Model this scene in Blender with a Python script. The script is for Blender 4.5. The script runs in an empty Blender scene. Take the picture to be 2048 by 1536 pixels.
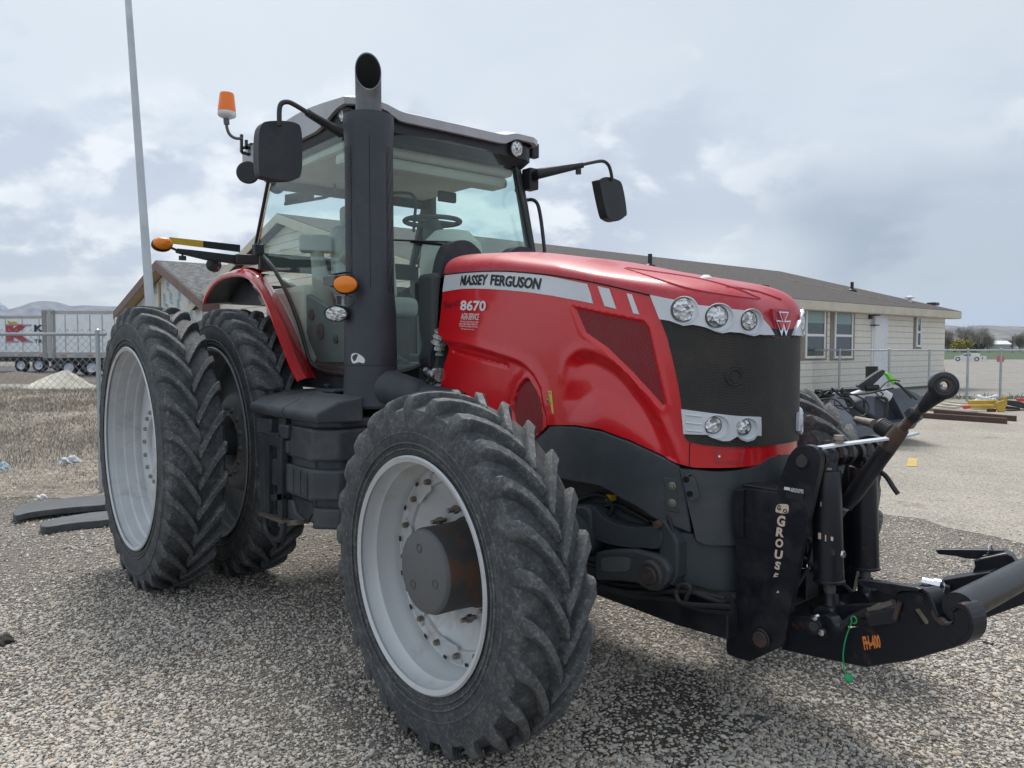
import bpy, bmesh, math, random
import numpy as np
from mathutils import Vector, Matrix
from mathutils.geometry import delaunay_2d_cdt
from mathutils.bvhtree import BVHTree
random.seed(7); rng = np.random.default_rng(7)
SC = bpy.context.scene
COL = SC.collection
# ---------------------------------------------------------------- camera
TH, PITCH, FOC = .883, .046, 1540.0
CR = np.array([math.cos(TH), math.sin(TH), 0.0])
CV = np.array([-math.sin(TH), math.cos(TH), 0.0])
CZ = np.array([0, 0, 1.0])
CF = CV*math.cos(PITCH) - CZ*math.sin(PITCH)
CU = CV*math.sin(PITCH) + CZ*math.cos(PITCH)
CC = np.array([5.857, -3.081, 1.697])
def ray(px, py): return CF + CR*(px-1024)/FOC - CU*(py-768)/FOC
def pl(px, py, ax, val):
    d = ray(px, py); return CC + d*(val-CC[ax])/d[ax]
def dep(px, py, D): return CC + ray(px, py)*D
def gnd(px, py, z=0.0): return pl(px, py, 2, z)
cam_d = bpy.data.cameras.new('camera'); cam = bpy.data.objects.new('camera', cam_d); COL.objects.link(cam)
M = Matrix(((CR[0], CU[0], -CF[0], CC[0]), (CR[1], CU[1], -CF[1], CC[1]), (CR[2], CU[2], -CF[2], CC[2]), (0, 0, 0, 1)))
cam.matrix_world = M
cam_d.sensor_width = 36; cam_d.lens = FOC/2048*36; cam_d.clip_start = .05; cam_d.clip_end = 20000
SC.camera = cam
SC.render.engine = 'CYCLES'
SC.view_settings.view_transform = 'Standard'; SC.view_settings.look = 'None'; SC.view_settings.gamma = 1
SC.view_settings.exposure = 0.0

# ---------------------------------------------------------------- materials
def newmat(name):
    m = bpy.data.materials.new(name); m.use_nodes = True
    nt = m.node_tree; b = nt.nodes['Principled BSDF']
    return m, nt, b
def N(nt, t, **kw):
    n = nt.nodes.new(t)
    for k, v in kw.items():
        if k in n.inputs.keys() if hasattr(n.inputs, 'keys') else False: n.inputs[k].default_value = v
        else: setattr(n, k, v)
    return n
def c4(c): return (c[0], c[1], c[2], 1)
def noise(nt, scale, detail=6, rough=.6, coord='Object', dist=0, vec=None):
    n = nt.nodes.new('ShaderNodeTexNoise'); n.inputs['Scale'].default_value = scale
    n.inputs['Detail'].default_value = detail; n.inputs['Roughness'].default_value = rough; n.inputs['Distortion'].default_value = dist
    if vec is None:
        tc = nt.nodes.new('ShaderNodeTexCoord'); nt.links.new(tc.outputs[coord], n.inputs['Vector'])
    else: nt.links.new(vec, n.inputs['Vector'])
    return n
def ramp(nt, src, stops):
    r = nt.nodes.new('ShaderNodeValToRGB'); e = r.color_ramp.elements
    while len(e) < len(stops): e.new(.5)
    for i, (p, c) in enumerate(stops):
        e[i].position = p; e[i].color = c4(c) if hasattr(c, '__len__') else (c, c, c, 1)
    nt.links.new(src, r.inputs['Fac']); return r
def mixc(nt, fac, a, b):
    m = nt.nodes.new('ShaderNodeMix'); m.data_type = 'RGBA'
    for s, v in ((0, fac), (6, a), (7, b)):
        if hasattr(v, 'is_output') or hasattr(v, 'links'): nt.links.new(v, m.inputs[s])
        elif s == 0: m.inputs[0].default_value = v
        else: m.inputs[s].default_value = c4(v)
    return m.outputs[2]
def mathn(nt, op, a, b=None):
    m = nt.nodes.new('ShaderNodeMath'); m.operation = op
    for i, v in enumerate((a, b)):
        if v is None: continue
        if hasattr(v, 'links'): nt.links.new(v, m.inputs[i])
        else: m.inputs[i].default_value = v
    return m.outputs[0]
def bump(nt, b, h, strength, dist=.01):
    n = nt.nodes.new('ShaderNodeBump'); n.inputs['Strength'].default_value = strength; n.inputs['Distance'].default_value = dist
    nt.links.new(h, n.inputs['Height']); nt.links.new(n.outputs[0], b.inputs['Normal']); return n
def mat(name, col, rough=.5, metal=0, dirt=None, amt=.5, dscale=4, lo=.45, hi=.7, bmp=None, coat=0, spec=.5, drough=None, vary=.12):
    m, nt, b = newmat(name)
    b.inputs['Roughness'].default_value = rough; b.inputs['Metallic'].default_value = metal
    b.inputs['Specular IOR Level'].default_value = spec
    b.inputs['Coat Weight'].default_value = coat; b.inputs['Coat Roughness'].default_value = .06
    n2 = noise(nt, 1.7, 3)
    c2 = tuple(x*(1-vary) for x in col); c3 = tuple(min(1, x*(1+vary)) for x in col)
    base = ramp(nt, n2.outputs[0], ((.3, c2), (.7, c3))).outputs[0]
    if dirt is not None:
        n = noise(nt, dscale, 8, .68, dist=.3)
        r = ramp(nt, n.outputs[0], ((lo, 0), (hi, 1)))
        f = mathn(nt, 'MULTIPLY', r.outputs[0], amt)
        base = mixc(nt, f, base, dirt)
        rr = mathn(nt, 'MULTIPLY_ADD', f, (drough or .3)); nt.nodes[-1].inputs[2].default_value = rough
        nt.links.new(rr, b.inputs['Roughness'])
    nt.links.new(base, b.inputs['Base Color'])
    if bmp:
        nb = noise(nt, bmp[0], 6, .6); bump(nt, b, nb.outputs[0], bmp[1], bmp[2] if len(bmp) > 2 else .005)
    return m
MT = {}
MT['red'] = mat('red_paint', (.64, .008, .015), .25, dirt=(.5, .12, .11), amt=.10, dscale=3, coat=.5, vary=.06)
MT['redtop'] = mat('red_paint_weathered_sheen', (.46, .014, .03), .42, dirt=(.42, .16, .19), amt=.35, dscale=26, lo=.33, hi=.75, coat=.18, vary=.08)  # pinkish sky sheen painted into the colour along with the weathering
MT['silver'] = mat('silver_paint', (.68, .71, .75), .32, .1, dirt=(.3, .3, .3), amt=.15)
MT['wheelsilver'] = mat('wheel_silver', (.55, .57, .59), .42, .1, dirt=(.30, .24, .18), amt=.55, dscale=4, lo=.54, hi=.72)
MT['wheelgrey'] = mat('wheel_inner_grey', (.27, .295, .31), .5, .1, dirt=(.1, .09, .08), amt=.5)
MT['chrome'] = mat('chrome', (.75, .77, .8), .12, 1)
MT['rubber'] = None
MT['black'] = mat('black_paint', (.010, .012, .018), .32, dirt=(.05, .05, .055), amt=.5, dscale=9, bmp=(60, .15, .002))
MT['blackrust'] = mat('black_paint_worn', (.010, .012, .018), .34, dirt=(.16, .055, .025), amt=.75, dscale=13, lo=.6, hi=.72, bmp=(50, .2, .002))
MT['plastic'] = mat('black_plastic', (.022, .026, .032), .5, dirt=(.07, .075, .08), amt=.5, dscale=6, bmp=(220, .2, .001))
MT['tank'] = mat('tank_plastic', (.042, .049, .058), .46, dirt=(.11, .115, .12), amt=.55, dscale=5, bmp=(160, .25, .001))
MT['grey'] = mat('dark_grey_paint', (.048, .058, .068), .42, dirt=(.11, .11, .11), amt=.45, dscale=5, bmp=(90, .12, .001))
MT['greycast'] = mat('dark_grey_casting', (.05, .06, .068), .55, dirt=(.13, .09, .06), amt=.5, dscale=7, lo=.55, hi=.75, bmp=(45, .5, .003))
MT['hub'] = mat('hub_grey', (.11, .115, .12), .5, dirt=(.15, .1, .07), amt=.4, dscale=6, lo=.55)
MT['rust'] = mat('rusty_steel', (.04, .04, .041), .6, dirt=(.12, .06, .035), amt=.85, dscale=9, lo=.47, hi=.62, bmp=(70, .5, .003))
MT['heatshield'] = mat('stack_grey', (.040, .047, .060), .5, dirt=(.09, .095, .1), amt=.4, dscale=5)
MT['pipe'] = mat('exhaust_pipe', (.16, .165, .17), .5, .5, dirt=(.07, .065, .06), amt=.7)
MT['soot'] = mat('soot', (.004, .004, .004), .9)
MT['rooflt'] = mat('roof_light_grey', (.42, .44, .46), .4, dirt=(.3, .3, .29), amt=.4)
MT['cream'] = mat('interior_cream', (.62, .62, .55), .7)
MT['seat'] = mat('seat_fabric', (.46, .48, .44), .85)
MT['intdark'] = mat('interior_dark', (.07, .08, .08), .7)
MT['white'] = mat('white_vinyl', (.75, .75, .75), .5, vary=.03)
MT['offwhite'] = mat('worn_cream_lettering', (.72, .58, .45), .6, vary=.05)
MT['ink'] = mat('black_vinyl', (.012, .012, .014), .4)
MT['orangeink'] = mat('orange_vinyl', (.7, .22, .05), .5)
MT['yellow'] = mat('yellow_reflective', (.62, .40, .03), .4)
MT['grillring'] = mat('grille_ring', (.022, .021, .02), .5)
MT['yellowlabel'] = mat('yellow_label', (.75, .55, .10), .5)
MT['foil'] = mat('foil_wrap', (.6, .6, .6), .25, 1, bmp=(35, 1.0, .02))
MT['brass'] = mat('worn_steel', (.3, .28, .25), .4, .8, dirt=(.2, .09, .04), amt=.7, dscale=20)
MT['green'] = mat('green_plastic', (.02, .35, .12), .4)
MT['lime'] = mat('lime_paint', (.16, .8, .03), .4)
MT['hose'] = mat('rubber_hose', (.018, .019, .021), .5, dirt=(.07, .07, .07), amt=.3)
def rubber():
    m, nt, b = newmat('tyre_rubber')
    n1 = noise(nt, 9, 10, .75, dist=.4); n2 = noise(nt, 55, 8, .75); n3 = noise(nt, 1.6, 4)
    g = nt.nodes.new('ShaderNodeNewGeometry')
    f1 = ramp(nt, n1.outputs[0], ((.47, 0), (.66, 1))).outputs[0]
    f2 = ramp(nt, n2.outputs[0], ((.50, 0), (.68, 1))).outputs[0]
    f3 = ramp(nt, n3.outputs[0], ((.35, .35), (.65, 1))).outputs[0]
    fp = ramp(nt, g.outputs['Pointiness'], ((.505, 0), (.56, 1))).outputs[0]
    f = mathn(nt, 'MULTIPLY', mathn(nt, 'ADD', mathn(nt, 'MULTIPLY', f1, .36), mathn(nt, 'MULTIPLY', f2, .22)), f3)
    f = mathn(nt, 'MINIMUM', mathn(nt, 'ADD', f, mathn(nt, 'MULTIPLY', mathn(nt, 'MULTIPLY', fp, .55), mathn(nt, 'ADD', f2, .35))), 1.0)
    c = mixc(nt, f, (.034, .039, .046), (.27, .275, .27))
    nt.links.new(c, b.inputs['Base Color']); b.inputs['Roughness'].default_value = .68
    b.inputs['Specular IOR Level'].default_value = .35
    n4 = noise(nt, 110, 10, .75); bump(nt, b, n4.outputs[0], .55, .004)
    return m
MT['rubber'] = rubber()
def glassmat(name, tint, refl=1.0):
    m = bpy.data.materials.new(name); m.use_nodes = True; nt = m.node_tree; nt.nodes.clear()
    o = nt.nodes.new('ShaderNodeOutputMaterial'); t = nt.nodes.new('ShaderNodeBsdfTransparent'); t.inputs[0].default_value = c4(tint)
    g = nt.nodes.new('ShaderNodeBsdfGlossy'); g.inputs['Roughness'].default_value = .02; g.inputs[0].default_value = (refl, refl, refl, 1)
    d = nt.nodes.new('ShaderNodeBsdfDiffuse'); d.inputs[0].default_value = (.35, .42, .38, 1)
    lw = nt.nodes.new('ShaderNodeLayerWeight'); pw = nt.nodes.new('ShaderNodeMath'); pw.operation = 'POWER'; pw.inputs[1].default_value = 4.5; nt.links.new(lw.outputs['Facing'], pw.inputs[0]); fr = nt.nodes.new('ShaderNodeMath'); fr.operation = 'MULTIPLY_ADD'; fr.inputs[1].default_value = .45; fr.inputs[2].default_value = .02; nt.links.new(pw.outputs[0], fr.inputs[0])
    mx = nt.nodes.new('ShaderNodeMixShader'); nt.links.new(fr.outputs[0], mx.inputs[0]); nt.links.new(t.outputs[0], mx.inputs[1]); nt.links.new(g.outputs[0], mx.inputs[2])
    n = noise(nt, 1.6, 3, .5, dist=.8); r = ramp(nt, n.outputs[0], ((.35, .01), (.75, .06)))
    m2 = nt.nodes.new('ShaderNodeMixShader'); nt.links.new(r.outputs[0], m2.inputs[0]); nt.links.new(mx.outputs[0], m2.inputs[1]); nt.links.new(d.outputs[0], m2.inputs[2])
    nt.links.new(m2.outputs[0], o.inputs[0]); return m
MT['glass'] = glassmat('green_cab_glass', (.925, .992, .978))
def plainglass(name, col, rough=.03):
    m, nt, b = newmat(name); b.inputs['Base Color'].default_value = c4(col); b.inputs['Roughness'].default_value = rough
    b.inputs['Specular IOR Level'].default_value = .8; return m
MT['window'] = plainglass('window_glass', (.035, .05, .048))
MT['blind'] = plainglass('window_blind', (.20, .30, .27), .25)
MT['amber'] = mat('amber_lens', (.9, .24, .01), .25, coat=.2, vary=.05)
MT['amberhot'] = mat('beacon_lens', (.95, .20, .005), .25, coat=.2, vary=.05)
def lensmat():
    m, nt, b = newmat('lamp_lens'); b.inputs['Base Color'].default_value = (.66, .68, .69, 1)
    b.inputs['Metallic'].default_value = .35; b.inputs['Roughness'].default_value = .22; b.inputs['Coat Weight'].default_value = 1
    tc = nt.nodes.new('ShaderNodeTexCoord'); v = nt.nodes.new('ShaderNodeTexVoronoi'); v.inputs['Scale'].default_value = 62
    nt.links.new(tc.outputs['Object'], v.inputs['Vector']); bump(nt, b, v.outputs['Distance'], .8, .01)
    sc_ = nt.nodes.new('ShaderNodeSeparateColor'); nt.links.new(v.outputs['Color'], sc_.inputs[0]); nt.links.new(ramp(nt, sc_.outputs[0], ((.1, (.16, .165, .17)), (.35, (.55, .57, .58)), (.7, (.85, .87, .88)))).outputs[0], b.inputs['Base Color']); return m
MT['lens'] = lensmat()
def meshmat(name, c1, c2, scale):
    m, nt, b = newmat(name); tc = nt.nodes.new('ShaderNodeTexCoord'); v = nt.nodes.new('ShaderNodeTexVoronoi')
    v.inputs['Scale'].default_value = scale; v.inputs['Randomness'].default_value = 0
    mp = nt.nodes.new('ShaderNodeMapping'); mp.inputs['Rotation'].default_value = (.6, .5, .78)
    nt.links.new(tc.outputs['Object'], mp.inputs[0]); nt.links.new(mp.outputs[0], v.inputs['Vector'])
    r = ramp(nt, v.outputs['Distance'], ((.35, c2), (.5, c1)))
    n = noise(nt, 4, 8, .7); f = ramp(nt, n.outputs[0], ((.45, 0), (.8, .5))).outputs[0]
    nt.links.new(mixc(nt, f, r.outputs[0], (.09, .075, .06)), b.inputs['Base Color'])
    b.inputs['Roughness'].default_value = .6; bump(nt, b, v.outputs['Distance'], .5, .003); return m
MT['grille'] = meshmat('grille_mesh', (.030, .027, .025), (.005, .005, .005), 115)
MT['redmesh'] = meshmat('red_mesh', (.30, .013, .022), (.07, .003, .006), 100)
MT['perf'] = meshmat('perforated_shield', (.045, .052, .066), (.003, .003, .004), 62)

# ---------------------------------------------------------------- object helpers
def tag(o, label=None, cat=None, group=None, kind=None):
    if label: o['label'] = label
    if cat: o['category'] = cat
    if group: o['group'] = group
    if kind: o['kind'] = kind
    return o
def empty(name, loc=(0, 0, 0), parent=None, rz=0):
    o = bpy.data.objects.new(name, None); COL.objects.link(o); o.location = loc; o.rotation_euler = (0, 0, rz)
    o.empty_display_size = .2
    if parent: o.parent = parent
    return o
def link(name, me, m, parent=None, smooth=False, bev=0, seg=2, sub=0, ang=35):
    o = bpy.data.objects.new(name, me); COL.objects.link(o)
    if m is not None:
        for x in (m if isinstance(m, (list, tuple)) else [m]): me.materials.append(x)
    if parent: o.parent = parent
    if smooth:
        for p in me.polygons: p.use_smooth = True
        try: me.set_sharp_from_angle(angle=math.radians(ang))
        except Exception: pass
    if bev:
        md = o.modifiers.new('bevel', 'BEVEL'); md.width = bev; md.segments = seg; md.limit_method = 'ANGLE'; md.angle_limit = math.radians(30); md.harden_normals = False
    if sub:
        md = o.modifiers.new('sub', 'SUBSURF'); md.levels = sub; md.render_levels = sub
    return o
class MB:
    """collects shapes that become one mesh"""
    def __init__(s): s.v = []; s.f = []; s.mi = []
    def add(s, vs, fs, mi=0):
        k = len(s.v); s.v += [tuple(map(float, v)) for v in vs]; s.f += [tuple(i+k for i in f) for f in fs]; s.mi += [mi]*len(fs); return s
    def box(s, a, b, R=None, c=None, mi=0):
        a = np.array(a, float); b = np.array(b, float)
        vs = [np.array([(a, b)[i][0], (a, b)[j][1], (a, b)[k][2]]) for i in (0, 1) for j in (0, 1) for k in (0, 1)]
        if R is not None:
            c = (a+b)/2 if c is None else np.array(c); vs = [R@(v-c)+c for v in vs]
        return s.add(vs, [(0, 1, 3, 2), (4, 6, 7, 5), (0, 4, 5, 1), (2, 3, 7, 6), (0, 2, 6, 4), (1, 5, 7, 3)], mi)
    def bar(s, p, q, w, h, up=(0, 0, 1), mi=0):
        p = np.array(p, float); q = np.array(q, float); d = q-p; d /= np.linalg.norm(d); u = np.array(up, float)
        sd = np.cross(d, u); sd /= max(1e-9, np.linalg.norm(sd)); u = np.cross(sd, d)
        vs = []
        for e in (p, q):
            for a, b in ((-1, -1), (1, -1), (1, 1), (-1, 1)): vs.append(e+sd*a*w/2+u*b*h/2)
        return s.add(vs, [(3, 2, 1, 0), (4, 5, 6, 7), (0, 1, 5, 4), (1, 2, 6, 5), (2, 3, 7, 6), (3, 0, 4, 7)], mi)
    def tube(s, pts, r, n=10, mi=0, cap=True, closed=False):
        P = [np.array(p, float) for p in pts]; m = len(P)
        rs = r if hasattr(r, '__len__') else [r]*m
        vs = []; fs = []; prev = None
        for i in range(m):
            if closed: d = P[(i+1) % m]-P[i-1]
            else: d = P[min(i+1, m-1)]-P[max(i-1, 0)]
            d = d/max(1e-9, np.linalg.norm(d))
            if prev is None:
                a = np.array([0, 0, 1.]) if abs(d[2]) < .9 else np.array([1., 0, 0]); u = np.cross(d, a)
            else: u = prev-d*np.dot(prev, d)
            u /= max(1e-9, np.linalg.norm(u)); prev = u; w = np.cross(d, u)
            for k in range(n):
                t = 2*math.pi*k/n; vs.append(P[i]+(u*math.cos(t)+w*math.sin(t))*rs[i])
        for i in range(m if closed else m-1):
            j = (i+1) % m
            for k in range(n): fs.append((i*n+k, i*n+(k+1) % n, j*n+(k+1) % n, j*n+k))
        if cap and not closed: fs += [tuple(range(n))[::-1], tuple(range((m-1)*n, m*n))]
        return s.add(vs, fs, mi)
    def cyl(s, p, q, r, n=24, r2=None, mi=0): return s.tube([p, q], [r, r if r2 is None else r2], n, mi)
    def lathe(s, prof, c, ax=(0, 1, 0), n=48, mi=0, closed=False):
        """prof: (radius, distance along ax)"""
        c = np.array(c, float); a = np.array(ax, float); a /= np.linalg.norm(a)
        t = np.array([1., 0, 0]) if abs(a[0]) < .9 else np.array([0, 1., 0]); u = np.cross(a, t); u /= np.linalg.norm(u); w = np.cross(a, u)
        vs = []; fs = []; m = len(prof)
        for (r, d) in prof:
            for k in range(n):
                th = 2*math.pi*k/n; vs.append(c+a*d+(u*math.cos(th)+w*math.sin(th))*r)
        for i in range(m if closed else m-1):
            j = (i+1) % m
            for k in range(n): fs.append((i*n+k, i*n+(k+1) % n, j*n+(k+1) % n, j*n+k))
        return s.add(vs, fs, mi)
    def grid(s, rows, mi=0, closed=False):
        n = len(rows[0]); vs = [p for r in rows for p in r]; fs = []
        for i in range(len(rows)-1):
            for k in range(n if closed else n-1): fs.append((i*n+k, i*n+(k+1) % n, (i+1)*n+(k+1) % n, (i+1)*n+k))
        return s.add(vs, fs, mi)
    def mesh(s, name):
        me = bpy.data.meshes.new(name); me.from_pydata(s.v, [], s.f)
        if any(s.mi): me.polygons.foreach_set('material_index', s.mi)
        bm = bmesh.new(); bm.from_mesh(me); bmesh.ops.recalc_face_normals(bm, faces=bm.faces); bm.to_mesh(me); bm.free()
        me.update(); return me
    def build(s, name, m, parent=None, smooth=True, **kw): return link(name, s.mesh(name), m, parent, smooth, **kw)
def mirror(o, parent=None):
    c = o.copy(); COL.objects.link(c); c.scale[1] = -1
    if parent: c.parent = parent
    return c
def smooth_path(pts, k=6, closed=False):
    P = [np.array(p, float) for p in pts]; out = []; n = len(P)
    rngi = range(n if closed else n-1)
    for i in rngi:
        if closed: p0, p1, p2, p3 = P[i-1], P[i], P[(i+1) % n], P[(i+2) % n]
        else: p0, p1, p2, p3 = P[max(i-1, 0)], P[i], P[i+1], P[min(i+2, n-1)]
        for j in range(k):
            t = j/k; out.append(.5*((2*p1)+(-p0+p2)*t+(2*p0-5*p1+4*p2-p3)*t*t+(-p0+3*p1-3*p2+p3)*t**3))
    if not closed: out.append(P[-1])
    return out
def inside(poly, x, y):
    c = False; n = len(poly); j = n-1
    for i in range(n):
        xi, yi = poly[i][0], poly[i][1]; xj, yj = poly[j][0], poly[j][1]
        if (yi > y) != (yj > y) and x < (xj-xi)*(y-yi)/(yj-yi)+xi: c = not c
        j = i
    return c
def dist_poly(poly, P, closed=True):
    """distance of points P (n,2) to polyline"""
    A = np.array(poly, float); B = np.roll(A, -1, 0)
    if not closed: A, B = A[:-1], B[:-1]
    best = np.full(len(P), 1e9)
    for a, b in zip(A, B):
        d = b-a; L = max(1e-12, d@d); t = np.clip(((P-a)@d)/L, 0, 1); q = a+t[:, None]*d
        best = np.minimum(best, np.hypot(*(P-q).T))
    return best
def inside_np(poly, P):
    A = np.array(poly, float); c = np.zeros(len(P), bool); j = len(A)-1
    for i in range(len(A)):
        xi, yi = A[i]; xj, yj = A[j]
        if yi != yj: c ^= ((yi > P[:, 1]) != (yj > P[:, 1])) & (P[:, 0] < (xj-xi)*(P[:, 1]-yi)/(yj-yi)+xi)
        j = i
    return c
def tri(outline, step=None, holes=None):
    """CDT of a polygon with optional inner grid points -> verts2d, tris"""
    O = [(float(p[0]), float(p[1])) for p in outline]
    vs = [Vector(p) for p in O]; n = len(vs)
    if step:
        A = np.array(O); x0, y0 = A.min(0); x1, y1 = A.max(0)
        gx, gy = np.meshgrid(np.arange(x0+step*.5, x1, step), np.arange(y0+step*.5, y1, step)); G = np.stack([gx.ravel(), gy.ravel()], 1)
        G = G[inside_np(O, G)]; G = G[dist_poly(O, G) > step*.45] if len(G) else G
        vs += [Vector((float(a), float(b))) for a, b in G]
    ed = []
    for h in holes or []:
        k = len(vs); vs += [Vector((float(p[0]), float(p[1]))) for p in h]; ed += [(k+i, k+(i+1) % len(h)) for i in range(len(h))]
    r = delaunay_2d_cdt(vs, ed, [list(range(n))], 1, 1e-7)
    V = [(v[0], v[1]) for v in r[0]]; T = [tuple(f) for f in r[2]]
    for h in holes or []: T = [f for f in T if not inside(h, sum(V[i][0] for i in f)/len(f), sum(V[i][1] for i in f)/len(f))]
    return V, T
def densify(O, step):
    out = []; n = len(O)
    for i in range(n):
        a = np.array(O[i], float); b = np.array(O[(i+1) % n], float); k = max(1, int(math.ceil(np.linalg.norm(b-a)/step)))
        for j in range(k): out.append(tuple(a+(b-a)*j/k))
    return out
def patch(outline, fmap, off, thick, step=None, mb=None, mi=0, dn=None, relief=None, holes=None):
    """solid sheet: outline in the domain of fmap(u,v)->(P,n)"""
    if dn: outline = densify(outline, dn)
    V, T = tri(outline, step, holes)
    rl = relief(np.array(V)) if relief is not None else np.zeros(len(V))
    top = []; bot = []
    for (u, v), dz in zip(V, rl):
        P, n = fmap(u, v); top.append(P+n*(off+dz)); bot.append(P+n*(off+dz-thick))
    from collections import Counter
    ec = Counter()
    for f in T:
        for i in range(len(f)): ec[(f[i], f[(i+1) % len(f)])] += 1
    k = len(V); fs = [tuple(f) for f in T]+[tuple(i+k for i in f[::-1]) for f in T]
    for (a, b) in ec:
        if (b, a) not in ec: fs.append((a, a+k, b+k, b)[::-1])
    mb = mb or MB(); mb.add(top+bot, fs, mi); return mb
def plane_map(ax, val, sgn):
    n = np.zeros(3); n[ax] = sgn
    return lambda u, v: (pl(u, v, ax, val), n)
def flat_map(ax, val, sgn):
    n = np.zeros(3); n[ax] = sgn
    def f(u, v):
        return (np.insert(np.array([u, v], float), ax, val), n)
    return f
_txtcache = {}
def text_mesh(txt, bold=.0, shear=0):
    key = (txt, bold, shear)
    if key in _txtcache: return _txtcache[key]
    cu = bpy.data.curves.new('t', 'FONT'); cu.body = txt; cu.offset = bold; cu.shear = shear; cu.resolution_u = 3
    o = bpy.data.objects.new('t', cu); COL.objects.link(o); bpy.context.view_layer.update()
    dg = bpy.context.evaluated_depsgraph_get(); me = bpy.data.meshes.new_from_object(o.evaluated_get(dg))
    V = [tuple(v.co[:2]) for v in me.vertices]; F = [tuple(p.vertices) for p in me.polygons]
    bpy.data.objects.remove(o); bpy.data.curves.remove(cu); bpy.data.meshes.remove(me)
    A = np.array(V); A -= A.min(0); w, h = A.max(0); A /= (w, h)
    _txtcache[key] = (A, F, w/h); return _txtcache[key]
def text_on(name, txt, quad, fmap, off, m, parent, bold=.02, shear=0):
    """quad = domain corners bottom-left, bottom-right, top-right, top-left"""
    A, F, _ = text_mesh(txt, bold, shear); q = [np.array(p, float) for p in quad]; vs = []
    for (a, b) in A:
        p = (q[0]*(1-a)+q[1]*a)*(1-b)+(q[3]*(1-a)+q[2]*a)*b
        P, n = fmap(p[0], p[1]); vs.append(P+n*off)
    me = bpy.data.meshes.new(name); me.from_pydata([tuple(v) for v in vs], [], F); me.update()
    return link(name, me, m, parent)
# ================================================================ TRACTOR
tractor = empty('tractor'); tag(tractor, 'large red farm tractor with dual rear wheels and black front hitch parked on gravel', 'tractor')
# ---------------- hood plan curve: superellipse nose, straight sides
HN, HX0, HXF, HW = 2.6, 3.2, 3.98, .48
_t = np.linspace(0, math.pi/2, 600)
_px = HX0+(HXF-HX0)*np.cos(_t)**(2/HN); _py = HW*np.sin(_t)**(2/HN)
_x = np.concatenate([_px, np.linspace(HX0, 1.6, 200)[1:]]); _y = np.concatenate([_py, np.full(199, HW)])
_L = np.concatenate([[0], np.cumsum(np.hypot(np.diff(_x), np.diff(_y)))])
_dx = np.gradient(_x, _L); _dy = np.gradient(_y, _L)
def H(L, z):
    s = 1 if L >= 0 else -1; a = abs(L)
    x = np.interp(a, _L, _x); y = np.interp(a, _L, _y)*s
    n = np.array([-np.interp(a, _L, _dy)*-1, -np.interp(a, _L, _dx)*s, 0.0])
    n /= np.linalg.norm(n)
    return np.array([x, y, z]), n
def hitH(px, py):
    d = ray(px, py)
    def G(t):
        P = CC+d*t
        return (abs(P[1])/HW)**HN+(max(0, P[0]-HX0)/(HXF-HX0))**HN-1
    ts = np.linspace(1.0, 8, 700); g = [G(t) for t in ts]; k = None
    for i in range(1, len(ts)):
        if g[i] < 0 <= g[i-1]: k = i; break
    if k is None: t = ts[int(np.argmin(g))]
    else:
        a, b = ts[k-1], ts[k]
        for _ in range(30):
            m = (a+b)/2
            if G(m) > 0: a = m
            else: b = m
        t = (a+b)/2
    P = CC+d*t; i = int(np.argmin(np.hypot(_x-P[0], _y-abs(P[1]))))
    return (_L[i] if P[1] >= 0 else -_L[i], P[2])
def LZ(pts): return [hitH(*p) for p in pts]
def z4(pts, ox=1280, oy=560, s=4.518): return [(ox+x/s, oy+y/s) for x, y in pts]
def sgn_dn(O): return O
def mirL(pts): return [(-u, v) for u, v in pts][::-1]
def resamp(P, step):
    P = np.array(P, float); s = np.concatenate([[0], np.cumsum(np.hypot(*np.diff(P, axis=0).T))]); n = max(2, int(s[-1]/step)+1)
    t = np.linspace(0, s[-1], n); return [tuple(p) for p in np.stack([np.interp(t, s, P[:, 0]), np.interp(t, s, P[:, 1])], 1)]

# side top crease (boundary between side panel and top skin), rear -> nose
crease = LZ(smooth_path([(890, 548), (940, 543), (1000, 541), (1065, 545), (1130, 553), (1200, 566), (1300, 589), (1400, 613), (1470, 625), (1500, 634), (1520, 650), (1535, 668), (1545, 674)], 5))
crease = [(u, v) for u, v in crease]; crease.append((0.0, crease[-1][1]-.004))
crease = sorted(crease, key=lambda p: p[0])
# lower edge of red, rear -> front
low = LZ([(877, 772), (930, 800), (1000, 840), (1045, 872), (1068, 876), (1085, 862), (1096, 850), (1150, 850), (1200, 858), (1260, 880), (1310, 903), (1350, 925), (1385, 935)])
low_front = LZ([(1385, 935), (1430, 936), (1500, 933), (1545, 922), (1575, 906)])
zf = low_front[-1][1]
low += low_front[1:]+[(0.0, zf)]
rear = LZ([(888, 556), (884, 600), (880, 640), (875, 668), (888, 676), (893, 700), (883, 730), (877, 772)])
outl_half = rear[:-1]+low
body_outline = [p for p in outl_half if p[0] < -1e-6]+[(0.0, zf)]
top_half = [p for p in crease if p[0] < -1e-6]
full = rear[:-1]+[p for p in low if p[0] < -1e-6]+[(0, zf)]+[(-u, v) for u, v in reversed([p for p in low if p[0] < -1e-6])]+[(-u, v) for u, v in reversed(rear[:-1])]
full += [(-u, v) for u, v in top_half]+[(0, crease[-1][1])]+[p for p in reversed(top_half)]
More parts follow.
